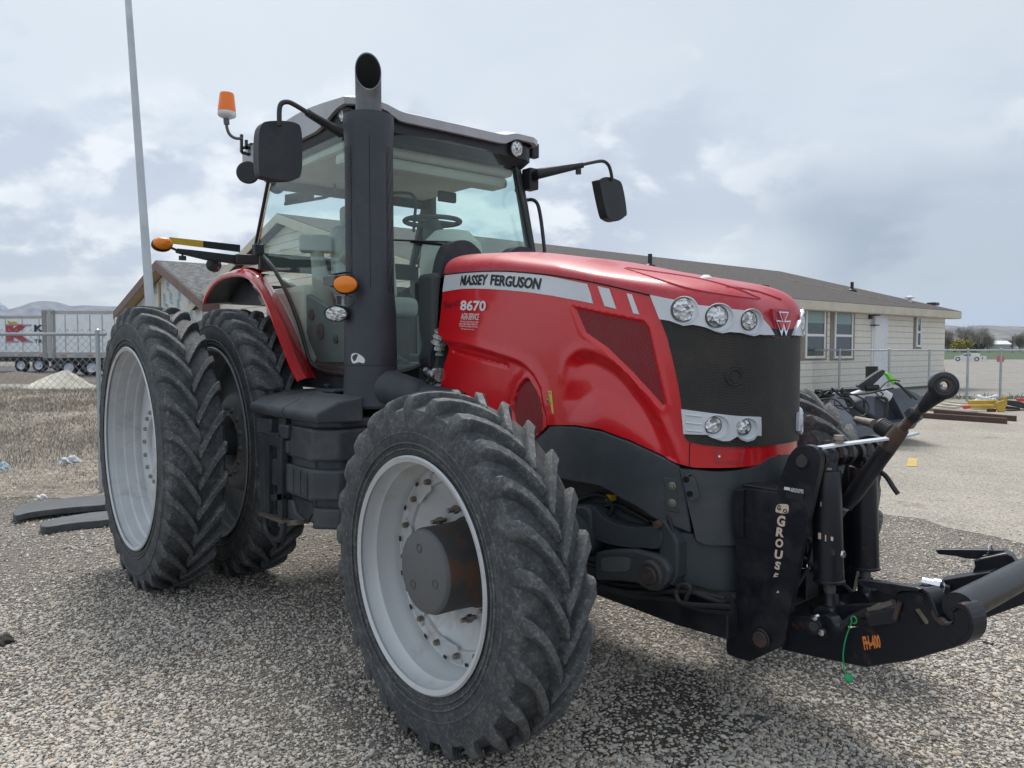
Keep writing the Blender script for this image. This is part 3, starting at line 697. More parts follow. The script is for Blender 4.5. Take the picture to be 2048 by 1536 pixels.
# suspension arms
plate('upper_arm', z6([(262, 470), (330, 460), (395, 474), (440, 530), (520, 578), (640, 600), (788, 608), (795, 722), (700, 725), (600, 722), (500, 705), (420, 680), (385, 660), (372, 625), (290, 605), (255, 540)]), -.44, .10, MT['greycast'], bev=.012, sm=True, smooth=True)
plate('arm_boss', z6([(252, 474), (338, 468), (368, 500), (372, 620), (300, 618), (262, 560)]), -.455, .13, MT['grey'], bev=.012)
plate('pivot_bracket', z6([(775, 545), (830, 560), (880, 640), (905, 700), (905, 900), (880, 960), (800, 930), (790, 760), (790, 640)]), -.43, .12, MT['greycast'], bev=.01)
plate('lower_arm', z6([(400, 752), (520, 735), (640, 735), (750, 765), (820, 800), (855, 870), (840, 940), (785, 995), (715, 985), (660, 945), (520, 928), (400, 925)]), -.465, .12, MT['greycast'], bev=.012)
plate('arm_recess', smooth_path(z6([(450, 785), (600, 785), (615, 830), (590, 868), (455, 868), (440, 830)]), 4, True), -.4665, .01, MT['hub'], bev=.003)
p_ = P1(*z6([(742, 893)])[0], -.47); mirror(MB().lathe([(0, -.02), (.035, -.02), (.04, -.012), (.058, -.014), (.068, -.002), (.07, .05)], p_, (0, 1, 0), 40).build('arm_pivot', MT['rust'], tractor))
p_ = P1(*z6([(785, 582)])[0], -.44); mirror(MB().lathe([(0, -.015), (.018, -.014), (.022, .02)], p_, (0, 1, 0), 20).build('pivot_pin', MT['rust'], tractor))
mirror(MB().box(P1(*z6([(465, 420)])[0], -.40)+[0, 0, -.01], P1(*z6([(530, 400)])[0], -.36)+[0, 0, .005]).build('marker_tab', MT['yellow'], tractor, smooth=False))
plate('pushbeam', z6([(180, 850), (395, 922), (650, 950), (900, 975), (1215, 1090), (1212, 1290), (900, 1200), (395, 1010), (180, 955)]), -.40, .07, MT['black'], bev=.006)
for dy, pts in ((-.43, [(395, 930), (560, 990), (760, 1000), (905, 990), (1010, 1000), (1180, 1060), (1250, 1020)]), (-.435, [(420, 960), (620, 1020), (820, 1035), (1000, 1080), (1240, 1090)]), (-.44, [(905, 1000), (915, 960), (960, 950), (985, 975), (960, 1060), (1050, 1100), (1240, 1120)]), (-.41, [(500, 940), (700, 960), (860, 940), (980, 985), (1200, 1040)]), (-.45, [(900, 980), (905, 1030), (960, 1070), (1230, 1085)])):
    MB().tube([P1(*p, dy) for p in smooth_path(z6(pts), 6)], .011, 10).build('hydraulic_hose', MT['hose'], tractor)
# ---------------------------------------------------------------- fuel tank and step
def tierbox(name, x0, x1, y0, y1, z0, z1, ch, m=MT['tank'], bev=.018, both=False, dz=0):
    O = [(x0, y1), (x0, y0), (x1-ch, y0), (x1, y0+ch), (x1, y1)]
    f = lambda u, v: (np.array([u, v, z1]), np.array([0, 0, 1.]))
    o = patch(O, f, 0, z1-z0).build(name, m, tractor, bev=bev, seg=3)
    return o
YT = -1.20
def xT(px): return P1(px, 950, YT)[0]
def zT(py): return P1(638, py, YT)[2]
XC = xT(640)
tierbox('fuel_tank_tier', xT(574), XC+.01, YT, -.45, zT(927), zT(862), .11)
tierbox('fuel_tank_tier', xT(557), XC+.02, YT-.01, -.45, zT(1006), zT(944), .12)
tierbox('fuel_tank_tier', xT(616), XC, YT+.02, -.45, zT(1066), zT(1023), .10)
tierbox('fuel_tank_core', xT(568), XC-.03, YT+.045, -.45, zT(1060), zT(850), .10)
tierbox('fuel_tank_neck', xT(584), XC-.01, YT+.03, -.45, zT(862), zT(842), .10)
tierbox('fuel_tank_tier', XC-.02, 2.2, -.80, -.40, .85, 1.20, .12)
for px in (590, 604, 618):   # moulded ribs on the lower tiers
    MB().box((xT(px)-.006, YT-.018, zT(1000)), (xT(px)+.006, YT+.02, zT(950))).build('tank_rib', MT['tank'], tractor, smooth=False, bev=.004)
def lid(name, x0, x1, cut=0, inner=-.55):
    f = lambda u, v: (np.array([x1, u, v]), np.array([1., 0, 0])); zl_ = zT(842)
    O = [(YT-.015, zl_-.015), (YT-.025, zl_+.02), (YT-.01, zl_+.05), (YT+.10, zl_+.105), (YT+.20, zl_+.125), (inner, zl_+.135), (inner, zl_-.015)]
    o = patch(O, f, 0, x1-x0).build(name, MT['tank'], tractor, bev=.012, seg=3)
    if cut:
        for v in o.data.vertices:
            if v.co.x > x1-.01: v.co.x += (v.co.y-YT)*cut
    return o
lid('tank_lid', xT(507), xT(571)); lid('tank_lid', xT(573), XC+.005, .25, YT+.24)
xi = pl(652, 783, 2, zT(842)+.13)[0]
MB().box((xT(573), YT+.23, zT(842)-.01), (xi, -.5, zT(842)+.134)).build('tank_lid', MT['tank'], tractor, smooth=False, bev=.012)
c_ = P1(*z5([(222, 165)])[0], YT+.12)
MB().lathe([(.03, -.05), (.032, 0), (.05, .004), (.052, .018), (.04, .024), (0, .026)], c_, (0, 0, 1), 24).build('filler_cap', MT['plastic'], tractor)
MB().lathe([(.008, -.04), (.010, 0), (.026, .006), (.028, .02), (0, .024)], P1(*z5([(668, 140)])[0], -.85), (0, 0, 1), 16).build('lid_knob', MT['plastic'], tractor)
zs0 = zT(842)+.137
MB().box((xT(590), -.95, zs0-.004), (xi-.02, -.62, zs0+.010)).build('step_plate', MT['heatshield'], tractor, smooth=False, bev=.004)
def p5(name, pts, y, th, m=MT['tank'], bev=.012): return plate(name, z5(pts), y-.25, th, m, bev=bev, both=False, seg=3)
p5('battery_box', [(125, 290), (315, 335), (320, 560), (130, 520)], -.90, .3)
p5('battery_box', [(90, 385), (205, 395), (200, 515), (92, 505)], -.955, .12)
p5('battery_box', [(265, 440), (345, 450), (335, 560), (265, 548)], -.975, .15)
p5('battery_box', [(92, 510), (160, 515), (160, 1150), (128, 1100), (105, 800)], -.93, .06)
p5('battery_box', [(185, 705), (265, 720), (265, 940), (190, 920)], -.965, .1)
p5('battery_box', [(270, 560), (345, 570), (345, 680), (275, 660)], -.965, .2)
p5('battery_box', [(295, 1045), (380, 1050), (405, 1150), (470, 1215), (420, 1225), (310, 1205)], -.95, .2)
p5('tool_box', [(380, 1010), (540, 1070), (545, 1160), (510, 1230), (430, 1190), (390, 1100)], -.93, .2, MT['plastic'])
p5('step_backing', [(150, 500), (560, 600), (560, 1230), (150, 1150)], -.92, .05, MT['intdark'])
p5('step_strap', [(158, 500), (195, 505), (195, 1175), (162, 1160)], -.985, .03, MT['plastic'], .003)
p5('step_strap', [(250, 520), (300, 560), (300, 1200), (262, 1195)], -.985, .03, MT['plastic'], .003)
p5('step_box', [(160, 505), (265, 520), (262, 625), (165, 595)], -.99, .08, MT['plastic'], .004)
p5('step_box', [(205, 1010), (300, 1000), (300, 1050), (215, 1060)], -.985, .10, MT['plastic'], .004)
YS_ = -1.24
MB().bar(P1(*z5([(140, 1160)])[0], YS_), P1(*z5([(330, 1225)])[0], YS_), .05, .018).build('step_plate', MT['brass'], tractor, smooth=False)
MB().bar(P1(*z5([(320, 1240)])[0], YS_+.05), P1(*z5([(470, 1225)])[0], YS_+.05), .08, .03).build('step_plate', MT['brass'], tractor, smooth=False)
MB().tube([P1(*p, YS_) for p in smooth_path(z5([(170, 1175), (168, 1260), (195, 1330), (250, 1370), (295, 1355), (310, 1290), (310, 1205)]), 6)], .020, 12).build('step_loop', MT['plastic'], tractor)
# ---------------------------------------------------------------- exhaust
SX, SY = 1.72, -.787
st = MB(); prof = []
for z, r in ((1.60, .158), (1.66, .158), (1.9, .155), (2.02, .146), (2.08, .143), (2.9, .143), (2.98, .147), (3.03, .150), (3.075, .148), (3.08, .13), (3.08, .08)): prof.append((r, z))
st.lathe(prof, (SX, SY, 0), (0, 0, 1), 64); st.build('exhaust_shield', MT['heatshield'], tractor)
cd = math.atan2(CC[1]-SY, CC[0]-SX)
for s in (-1, 1):
    rows = []
    for i in range(14):
        a0 = cd+s*(.80+.55*i/13); rows.append([np.array([SX+math.cos(a0)*.1455, SY+math.sin(a0)*.1455, z]) for z in np.linspace(2.02, 2.88, 12)])
    MB().grid(rows).build('perforated_panel', MT['perf'], tractor)
rows = [[np.array([SX+math.cos(cd+.02+da)*(.1445), SY+math.sin(cd+.02+da)*.1445, z]) for z in (2.05, 2.5, 2.95)] for da in (-.008, .008)]
MB().grid(rows).build('shield_seam', MT['soot'], tractor)
MB().lathe([(.150, 1.34), (.170, 1.345), (.172, 1.36), (.163, 1.375), (.163, 1.45), (.158, 1.56), (.160, 1.598)], (SX, SY, 0), (0, 0, 1), 64).build('exhaust_base', MT['heatshield'], tractor)
MB().tube(smooth_path([(SX, SY, 1.46), (SX+.13, SY+.08, 1.45), (SX+.26, SY+.2, 1.40), (SX+.5, SY+.34, 1.36)], 6), [.13]*6+[.11]*6+[.09]*7, 20).build('exhaust_elbow', MT['heatshield'], tractor)
o = patch(smooth_path([(703, 709), (712, 706), (724, 712), (730, 720), (727, 727), (718, 724), (708, 727), (703, 722)], 2, True), lambda u, v: ((lambda d: (lambda t: (CC+d*t, ((CC+d*t)-np.array([SX, SY, (CC+d*t)[2]]))/.158))(((-((CC-[SX, SY, 0])[:2]@d[:2])-math.sqrt(max(0, ((CC-[SX, SY, 0])[:2]@d[:2])**2-(d[:2]@d[:2])*(((CC-[SX, SY, 0])[:2]@(CC-[SX, SY, 0])[:2])-.158**2))))/(d[:2]@d[:2]))))(ray(u, v))), .001, .002).build('chipped_paint', MT['white'], tractor)
# pipe with mitred mouth facing forward and outward
ec = np.array([math.cos(cd+.05), math.sin(cd+.05)]); vs = []; n = 40; mb = MB()
def piperow(r, z0, slope=0, bend=0): 
    out = []
    for k in range(n):
        t = 2*math.pi*k/n; dx, dy = math.cos(t)*r, math.sin(t)*r
        out.append(np.array([SX+dx+ec[0]*bend, SY+dy+ec[1]*bend, z0-slope*(dx*ec[0]+dy*ec[1])]))
    return out
rp = .0765; rows = [piperow(rp, 3.0), piperow(rp, 3.08), piperow(rp, 3.15, .3), piperow(rp, 3.24, 1.0), piperow(rp+.001, 3.345, 1.75), piperow(rp-.004, 3.343, 1.75), piperow(rp-.004, 3.22, 1.0), piperow(rp-.004, 3.05)]
for i, r in enumerate(rows[:5]): pass
mb.grid([rr+[rr[0]] for rr in rows[:6]]); mb.build('exhaust_pipe', MT['pipe'], tractor)
MB().grid([rr+[rr[0]] for rr in rows[5:]]).add(rows[-1], [tuple(range(n))]).build('exhaust_mouth', MT['soot'], tractor)
# foil wrapped pipe
fo = [P1(*p, -.43) for p in smooth_path([(884, 662), (876, 690), (870, 715), (866, 745), (868, 765), (884, 785)], 8)]
MB().tube(fo, [.045+.006*math.sin(i*2.1)+random.uniform(-.003, .003) for i in range(len(fo))], 18).build('foil_pipe', MT['foil'], tractor)
MB().tube([P1(*p, -.46) for p in smooth_path([(856, 740), (864, 748), (880, 750)], 6)], [.04+random.uniform(-.004, .006) for i in range(13)], 14).build('foil_pipe', MT['foil'], tractor)

# ================================================================ CAB
cab = empty('cab', (0, 0, 0), tractor)
YS = .745
def xw(y, z): return 1.30+.275*(3.12-z)+.20*(1-(y/.72)**2)
def wmap(px, py):
    x = 1.6
    for _ in range(25): P = pl(px, py, 0, x); x = .5*x+.5*xw(max(-.74, min(.74, P[1])), P[2])
    P = pl(px, py, 0, x); y, z = P[1], P[2]; n = np.array([1, .4*y/.5184, .275]); return P, n/np.linalg.norm(n)
# side glass
sg = [(536, 362), (560, 320), (600, 285), (640, 268), (700, 256)]
sgl = smooth_path([(512, 497), (524, 510), (548, 538), (575, 590), (600, 655), (618, 718), (632, 736), (660, 746), (718, 752)], 4)
side_out = [(700, 258), (640, 268), (600, 282), (565, 305), (540, 345), (533, 372)]+sgl
so_xz = [(p_[0], p_[2]) for p_ in [P1(*q_, -YS) for q_ in side_out[1:-1]] if p_[0] < 1.27+.265*(3.12-p_[2])]+[(1.66, 1.545), (1.655, 1.62), (1.46, 2.41), (1.27, 3.12)]
o = patch(so_xz, flat_map(1, -YS, -1), 0, .004).build('side_window', MT['glass'], cab, smooth=False); mirror(o)
sl = [P1(*p, -YS) for p in sgl]
mirror(MB().tube(sl, .014, 8).build('window_seal', MT['ink'], cab))
mirror(MB().tube([P1(538, 360, -YS), P1(524, 432, -YS), P1(510, 502, -YS)], .018, 10).build('rear_pillar', MT['chrome' if 0 else 'ink'], cab))
mirror(MB().tube([P1(541, 366, -YS-.004), P1(527, 436, -YS-.004), P1(514, 500, -YS-.004)], .007, 8).build('door_rod', MT['chrome'], cab))
# A pillars
for s in (1,):
    top = np.array([1.29, -.70, 3.12]); mid = np.array([1.47, -.705, 2.41]); bot = np.array([1.66, -.72, 1.62])
    mirror(MB().tube([top, (top+mid)/2+[.005, 0, 0], mid, (mid+bot)/2, bot], [.035, .038, .04, .045, .05], 12).build('front_pillar', MT['ink'], cab))
# windscreen
wo = [(724, 745), (790, 744), (830, 734), (852, 716), (865, 690), (872, 640), (880, 570), (905, 500), (1000, 512), (1063, 508), (1045, 418), (1024, 320), (1010, 308), (900, 282), (785, 266), (716, 262)]
patch(densify(wo, 18), wmap, 0, .006, step=16).build('windscreen', MT['glass'], cab)
MB().tube([wmap(*p)[0] for p in smooth_path([(724, 748), (790, 746), (830, 736), (853, 718), (866, 690), (873, 650)], 5)], .013, 8).build('window_seal', MT['ink'], cab)
MB().tube([wmap(*p)[0]+[.004, 0, 0] for p in smooth_path([(1064, 512), (1046, 420), (1026, 320), (1012, 303)], 6)], .02, 8).build('window_seal', MT['ink'], cab)
# wiper
MB().tube([wmap(*p)[0]+wmap(*p)[1]*.03 for p in z3([(1380, 285), (1620, 295), (1780, 300), (1890, 322)])], .006, 8).tube([wmap(*p)[0]+wmap(*p)[1]*.02 for p in z3([(1500, 292), (1890, 330)])], .009, 8).build('wiper', MT['ink'], cab)
# cowl behind the hood
o = patch(smooth_path([(884, 530), (893, 500), (905, 484), (930, 480), (950, 490), (962, 512), (915, 530), (897, 548), (888, 600), (884, 660), (878, 700), (862, 735), (858, 715), (868, 680), (874, 640), (878, 580)], 3, True), plane_map(0, 1.93, 1), 0, .10).build('cowl', MT['plastic'], cab, bev=.008); mirror(o)
MB().box((1.74, -.47, 1.3), (1.93, .47, 2.16)).build('firewall', MT['intdark'], cab, smooth=False, bev=.03)
MB().box((.30, -.735, 1.42), (1.66, .735, 1.585)).build('cab_floor', MT['plastic'], cab, smooth=False, bev=.02)
MB().box((-.15, -.70, 1.45), (.35, .70, 1.65)).build('cab_rear_base', MT['intdark'], cab, smooth=False, bev=.02)
# rear wall frame
X0 = -.12; rt, rbm = np.array([.03, 0, 3.02]), np.array([-.215, 0, 2.44])
rf = MB().bar(rt+[0, -.72, -.04], rt+[0, .72, -.04], .05, .10).bar(rbm+[.02, -.72, -.05], rbm+[.02, .72, -.05], .06, .14)
rf.bar(rt+[0, .72, 0], rbm+[0, .72, 0], .05, .05).build('rear_frame', MT['intdark'], cab, smooth=False, bev=.01)
MB().add([rt+[0, -.70, -.05], rt+[0, .70, -.05], rbm+[0, .70, 0], rbm+[0, -.70, 0]], [(0, 1, 2, 3)]).build('rear_window', MT['glass'], cab, smooth=False)
MB().box((-.2, .69, 1.6), (-.12, .73, 2.44)).box((-.2, -.66, 1.6), (-.14, .66, 2.2)).build('rear_panel', MT['intdark'], cab, smooth=False)
xb = pl(862, 450, 1, YS)[0]
MB().box((xb-.07, YS-.05, 1.6), (xb+.07, YS+.02, 3.08)).build('door_pillar', MT['intdark'], cab, smooth=False, bev=.02)
MB().box((-.1, YS-.05, 1.6), (1.5, YS-.02, 2.0)).build('door_lower_trim', MT['cream'], cab, smooth=False, bev=.02)
MB().box((-.1, -.72, 1.58), (.62, -.60, 2.16)).build('side_console', MT['cream'], cab, smooth=False, bev=.05)
# lower door fittings seen through glass
for c, r in ((((825, 783)), .04), ((885, 893), .055), ((990, 952), .03)):
    p_ = P1(*z3([c])[0], -.70); MB().lathe([(0, -.01), (r*.3, -.012), (r*.35, -.003), (r*.9, -.004), (r, 0), (r, .01)], p_, (0, 1, 0), 24).build('door_fitting', MT['intdark'], cab)
o = patch(z3([(560, 500), (720, 600), (900, 700), (1000, 760), (1050, 800), (1050, 1110), (870, 1110), (820, 990), (740, 760), (650, 610)]), plane_map(1, -.69, -1), 0, .05).build('door_panel', mat('door_panel_teal', (.10, .15, .155), .5, dirt=(.25, .3, .28), amt=.4), cab, smooth=False, bev=.015)
# seat
def rbox(name, c, s, m, parent=cab, R=None, bev=.05, seg=4):
    o = MB().box(-np.array(s)/2, np.array(s)/2).build(name, m, parent, bev=bev, seg=seg); o.location = c
    if R: o.rotation_euler = R
    return o
rbox('seat_cushion', (.42, 0, 2.02), (.5, .5, .16), MT['seat'], bev=.06)
rbox('seat_back', (.14, 0, 2.38), (.15, .48, .62), MT['seat'], R=(0, -.12, 0), bev=.06)
rbox('seat_headrest', (.08, 0, 2.78), (.10, .28, .16), MT['seat'], bev=.04)
for s_ in (-1, 1): rbox('seat_bolster', (.20, s_*.23, 2.36), (.14, .08, .5), MT['seat'], R=(0, -.12, 0), bev=.035)
rbox('seat_pedestal', (.42, 0, 1.78), (.4, .4, .36), MT['intdark'])
h_ = P1(631, 488, -.40); rbox('side_screen', h_, (.10, .25, .14), MT['seat'], R=(0, 0, -.5), bev=.03)
MB().tube([h_, h_+[.0, .03, -.2], h_+[-.05, .1, -.55]], [.045, .06, .09], 12).build('screen_stalk', MT['seat'], cab)
sw = P1(865, 443, 0.0)
ax = np.array([-.36, 0, 1.]); MB().tube([sw+np.array([math.cos(t)*.19, math.sin(t)*.20, math.cos(t)*.19*.02]) for t in np.linspace(0, 2*math.pi, 37)[:-1]], .017, 10, closed=True).bar(sw+[0, -.19, 0], sw+[0, .19, 0], .05, .02).tube([sw, sw+[.10, 0, -.13], sw+[.2, 0, -.4]], [.045, .05, .06], 12).build('steering_wheel', MT['intdark'], cab)
MB().lathe([(0, .0), (.12, -.02), (.2, -.10), (.225, -.25), (.2, -.55), (.16, -.8)], P1(884, 462, 0.0)+[.12, 0, 0], (0, 0, 1), 28).build('dashboard', MT['cream'], cab)
p_ = pl(894, 394, 0, .9); rbox('monitor', p_, (.04, .16, .08), MT['intdark'], bev=.012)
MB().tube([pl(*p, 0, .75) for p in smooth_path(z8([(95, 705), (220, 708), (260, 740), (270, 800), (265, 870), (255, 1000)]), 4)], .012, 8).build('grab_rail', MT['intdark'], cab)
MB().tube([pl(*p, 0, .2) for p in smooth_path(z2([(925, 1050), (1110, 1020), (1200, 1000), (1245, 950), (1260, 690)]), 5)], .012, 8).build('grab_rail', MT['intdark'], cab)
o = patch(z2([(930, 990), (1110, 958), (1115, 1015), (930, 1060)]), plane_map(0, .2, 1), 0, .01).build('rail_plate', MT['intdark'], cab, smooth=False)
for k, (x, y, dx, dz) in enumerate(((690, 560, .02, .3), (650, 520, .0, .22))):
    pass
rbox('armrest', (.55, -.33, 2.15), (.36, .12, .08), MT['intdark'], bev=.03)
MB().bar((.75, -.33, 2.1), (.86, -.36, 2.42), .05, .04).build('joystick', MT['intdark'], cab)
MB().tube([(1.35, -.3, 1.6), (1.1, -.45, 1.75), (1.2, -.5, 1.95)], .02, 8).build('pedal_lever', MT['intdark'], cab)
# headliner and visor
MB().box((-.15, -.70, 3.0), (1.28, .70, 3.07)).build('headliner', MT['cream'], cab, smooth=False, bev=.03)
MB().box((1.05, -.68, 2.92), (1.24, .68, 3.0)).build('visor_housing', MT['cream'], cab, smooth=False, bev=.03)
# roof shell
NX, NY = 44, 48; rows = []
def roofpt(i, j):
    a = -1+2*i/NX; b = -1+2*j/NY
    a2 = math.sin(a*math.pi/2); b2 = math.sin(b*math.pi/2)
    y = .80*b2; xf = 1.475+.03*math.cos(b2*1.2)-.05*max(0, abs(b2)-.9)/.1; x = -.30+(xf+.30)*(a2+1)/2
    pod = sst((abs(y)-.40)/.17)
    z = 3.255+.045*math.sin(max(0, min(1, (x+.3)/1.75))*math.pi)+.035*pod
    z += .02*math.exp(-((x-.9)/.5)**2)
    e = max(abs(a2)**14, abs(b2)**14); z -= .035*e
    return np.array([x, y, z])
for i in range(NX+1): rows.append([roofpt(i, j) for j in range(NY+1)])
per = [roofpt(0, j) for j in range(NY+1)]+[roofpt(i, NY) for i in range(1, NX+1)]+[roofpt(NX, j) for j in range(NY-1, -1, -1)]+[roofpt(i, 0) for i in range(NX-1, 0, -1)]
def zlow(p): 
    pod = float(sst((abs(p[1])-.42)/.14))
    f = float(sst((p[0]-1.0)/.4)); return 3.165+.055*pod*f-.03*(1-f)
low_ = [np.array([p[0], p[1], min(p[2]-.02, zlow(p))]) for p in per]; inn = [np.array([p[0]*.97+.02, p[1]*.965, q[2]-.002]) for p, q in zip(per, low_)]
mb = MB().grid(rows); mb.grid([per+[per[0]], low_+[low_[0]], inn+[inn[0]]]); mb.build('roof', MT['rooflt'], cab, ang=50)
vis = MB(); pv = [np.array([p[0]*.955+.02, p[1]*.95, 0]) for p in per]
zs_ = lambda p, d: p+[0, 0, d]
vis.grid([[zs_(p, 3.20) for p in pv+[pv[0]]], [zs_(p, 3.10) for p in pv+[pv[0]]], [zs_(p*[.96, .96, 1], 3.055) for p in pv+[pv[0]]]]); vis.add([zs_(p*[.96, .96, 1], 3.056) for p in pv], [tuple(range(len(pv)))]); vis.add([zs_(p, 3.2) for p in pv], [tuple(range(len(pv)))]); vis.build('roof_underside', MT['plastic'], cab)
def roofpod(y, x, z, a):
    for s in (1, -1):
        e = empty('roof_light', (0, 0, 0), cab)
        c = np.array([x, -y*s, z]); d = np.array([a[0], -a[1]*s, a[2]], float); d /= np.linalg.norm(d)
        MB().lathe([(.0, -.14), (.052, -.12), (.062, -.05), (.062, .004), (.054, .006)], c, d, 32).build('housing', MT['plastic'], e)
        MB().lathe([(.0, .010), (.03, .008), (.054, .0)], c+d*.002, d, 32).build('lens', MT['lens'], e)
roofpod(.565, 1.475, 3.155, (1, 0, -.1)); roofpod(.735, 1.35, 3.175, (.75, .65, -.1))
rbox('roof_work_light', pl(1067, 302, 0, 1.35), (.06, .07, .11), MT['plastic'], bev=.01)
# mirrors
mir = empty('wing_mirror', (0, 0, 0), tractor)
o = patch(smooth_path(z2([(770, 545), (800, 528), (900, 524), (985, 538), (1018, 580), (1026, 720), (1018, 860), (985, 895), (900, 902), (790, 885), (752, 850), (746, 700), (752, 590)]), 4, True), plane_map(0, 1.58, 1), .03, .08).build('mirror_housing', MT['plastic'], mir, bev=.022, seg=4)
MB().tube([pl(*p, 0, 1.65) for p in smooth_path(z2([(892, 550), (892, 450), (905, 408), (940, 396), (985, 412), (1080, 470)]), 5)], .014, 10).tube([pl(*z2([(1075, 468)])[0], 0, 1.65), (1.42, -.82, 3.04)], [.022, .03], 10).build('mirror_arm', MT['plastic'], mir)
mir = empty('wing_mirror', (0, 0, 0), tractor)
o = patch(smooth_path(z8([(1650, 605), (1700, 588), (1770, 605), (1818, 650), (1852, 850), (1835, 890), (1780, 922), (1725, 905), (1695, 860), (1648, 640)]), 4, True), plane_map(0, 1.62, 1), .03, .085).build('mirror_housing', MT['plastic'], mir, bev=.03, seg=4)
MB().tube([pl(*p, 0, 1.66) for p in smooth_path(z8([(1530, 492), (1620, 472), (1690, 464), (1730, 490), (1750, 540), (1762, 610)]), 5)], .013, 10).tube([(1.40, .80, 3.0), pl(*z8([(1200, 560)])[0], 0, 1.5), pl(*z8([(1540, 493)])[0], 0, 1.66)], [.035, .04, .022], 12).cyl(pl(*z8([(1505, 520)])[0], 0, 1.66), pl(*z8([(1505, 562)])[0], 0, 1.66), .022, 12).build('mirror_arm', MT['plastic'], mir)
MB().box((1.32, .74, 2.9), (1.42, .83, 3.06)).build('mirror_hinge', MT['plastic'], mir, smooth=False, bev=.01)
MB().tube([pl(*p, 1, .80) for p in smooth_path(z8([(1088, 765), (1140, 755), (1180, 770), (1205, 820), (1228, 960), (1252, 1180)]), 5)], .014, 10).build('door_grab_handle', MT['plastic'], cab)
MB().cyl(pl(*z8([(1035, 685)])[0], 1, .76), pl(*z8([(1090, 685)])[0], 1, .76), .02, 10).build('door_hinge', MT['plastic'], cab)
# beacon
be = empty('beacon', (0, 0, 0), tractor); B0 = pl(*z2([(556, 490)])[0], 0, -.15); up = np.array([-.0, .02, 1.])
MB().lathe([(.066, .03), (.066, .055), (.062, .09), (.054, .165), (.05, .175), (0, .180)], B0, up, 32).build('lens', MT['amberhot'], be)
MB().lathe([(0, -.02), (.03, -.015), (.062, .0), (.068, .01), (.068, .032), (0, .034)], B0, up, 32).build('base', MT['silver'], be)
MB().tube([pl(*p, 0, -.15) for p in smooth_path(z2([(553, 500), (556, 560), (575, 605), (610, 628), (655, 630)]), 5)], .012, 10).cyl(pl(*z2([(552, 505)])[0], 0, -.15), pl(*z2([(555, 540)])[0], 0, -.15), .022, 12).build('stem', MT['hub'], be)
bb = MB()
for a_, b_ in (((650, 605), (650, 720)), ((680, 640), (680, 700)), ((650, 720), (745, 745)), ((655, 690), (740, 690))): bb.bar(pl(*z2([a_])[0], 0, -.15), pl(*z2([b_])[0], 0, -.15), .02, .02, up=(1, 0, 0))
bb.box(pl(*z2([(700, 740)])[0], 0, -.15)-[.03, 0, 0], pl(*z2([(745, 670)])[0], 0, -.15)+[.03, 0, 0]); bb.build('bracket', MT['ink'], be, smooth=False)
for (cx_, cy_), r in (((690, 845), .088), ((872, 928), .066)):
    c = pl(*z2([(cx_, cy_)])[0], 0, -.10); MB().lathe([(0, .0), (r*.9, .0), (r, -.012), (r*.9, -.05), (r*.4, -.09), (0, -.095)], c, (.8, -.4, .05), 36).build('rear_work_light', MT['ink'], tractor)
# turn signal arm
ta = empty('turn_signal_arm', (0, 0, 0), tractor); XA = -.10
def pa(name, pts, off, th, m, bev=.003, s=False): return patch(smooth_path(z2(pts), 3, True) if s else z2(pts), plane_map(0, XA, 1), off, th).build(name, m, ta, bev=bev)
pa('reflector_bar', [(185, 1262), (402, 1286), (402, 1328), (200, 1303)], .012, .016, MT['yellow'], .001)
pa('reflector_bar', [(402, 1286), (638, 1312), (638, 1358), (402, 1328)], .012, .016, MT['ink'], .001)
pa('arm', [(230, 1335), (330, 1345), (600, 1378), (600, 1432), (420, 1408), (230, 1362)], .03, .05, MT['plastic'], .006)
pa('hinge', [(600, 1372), (750, 1378), (750, 1440), (600, 1436)], .05, .09, MT['plastic'], .012)
pa('hinge', [(720, 1305), (785, 1310), (788, 1375), (730, 1390)], .04, .07, MT['plastic'], .012)
c = pl(*z2([(272, 1393)])[0], 0, XA+.01); MB().cyl(c+[0, 0, .04], c, .008, 8).lathe([(.0, -.02), (.026, -.018), (.026, .012), (0, .014)], c, (0, 0, 1), 16).build('knob', MT['plastic'], ta)
c = pl(*z2([(148, 1302)])[0], 0, XA+.06)
o = MB().lathe([(0, .028), (.04, .024), (.062, .01), (.068, 0), (.068, -.02)], (0, 0, 0), (1, 0, 0), 36).build('amber_lens', MT['amber'], ta); o.location = c; o.scale = (1, 1, .66)
o = MB().lathe([(.066, 0), (.072, -.02), (.066, -.05), (.03, -.07), (0, -.072)], (0, 0, 0), (1, 0, 0), 36).build('housing', MT['plastic'], ta); o.location = c+np.array([0, -.004, -.008]); o.scale = (1, 1, .72)
MB().bar(c+[-.02, .05, -.02], pl(*z2([(240, 1348)])[0], 0, XA+.01), .02, .012).build('neck', MT['plastic'], ta, smooth=False)
for k in list(ta.children): pass
tb = ta.copy(); COL.objects.link(tb); tb.parent = tractor; tb.scale = (1, -1, 1)
for k in list(ta.children): q_ = k.copy(); COL.objects.link(q_); q_.parent = tb
c = pl(*z2([(470, 1440)])[0], 0, -.2); MB().lathe([(0, .03), (.05, .02), (.055, -.02), (0, -.05)], c, (.5, -.5, 0), 24).build('rear_mirror_ball', MT['ink'], tractor)
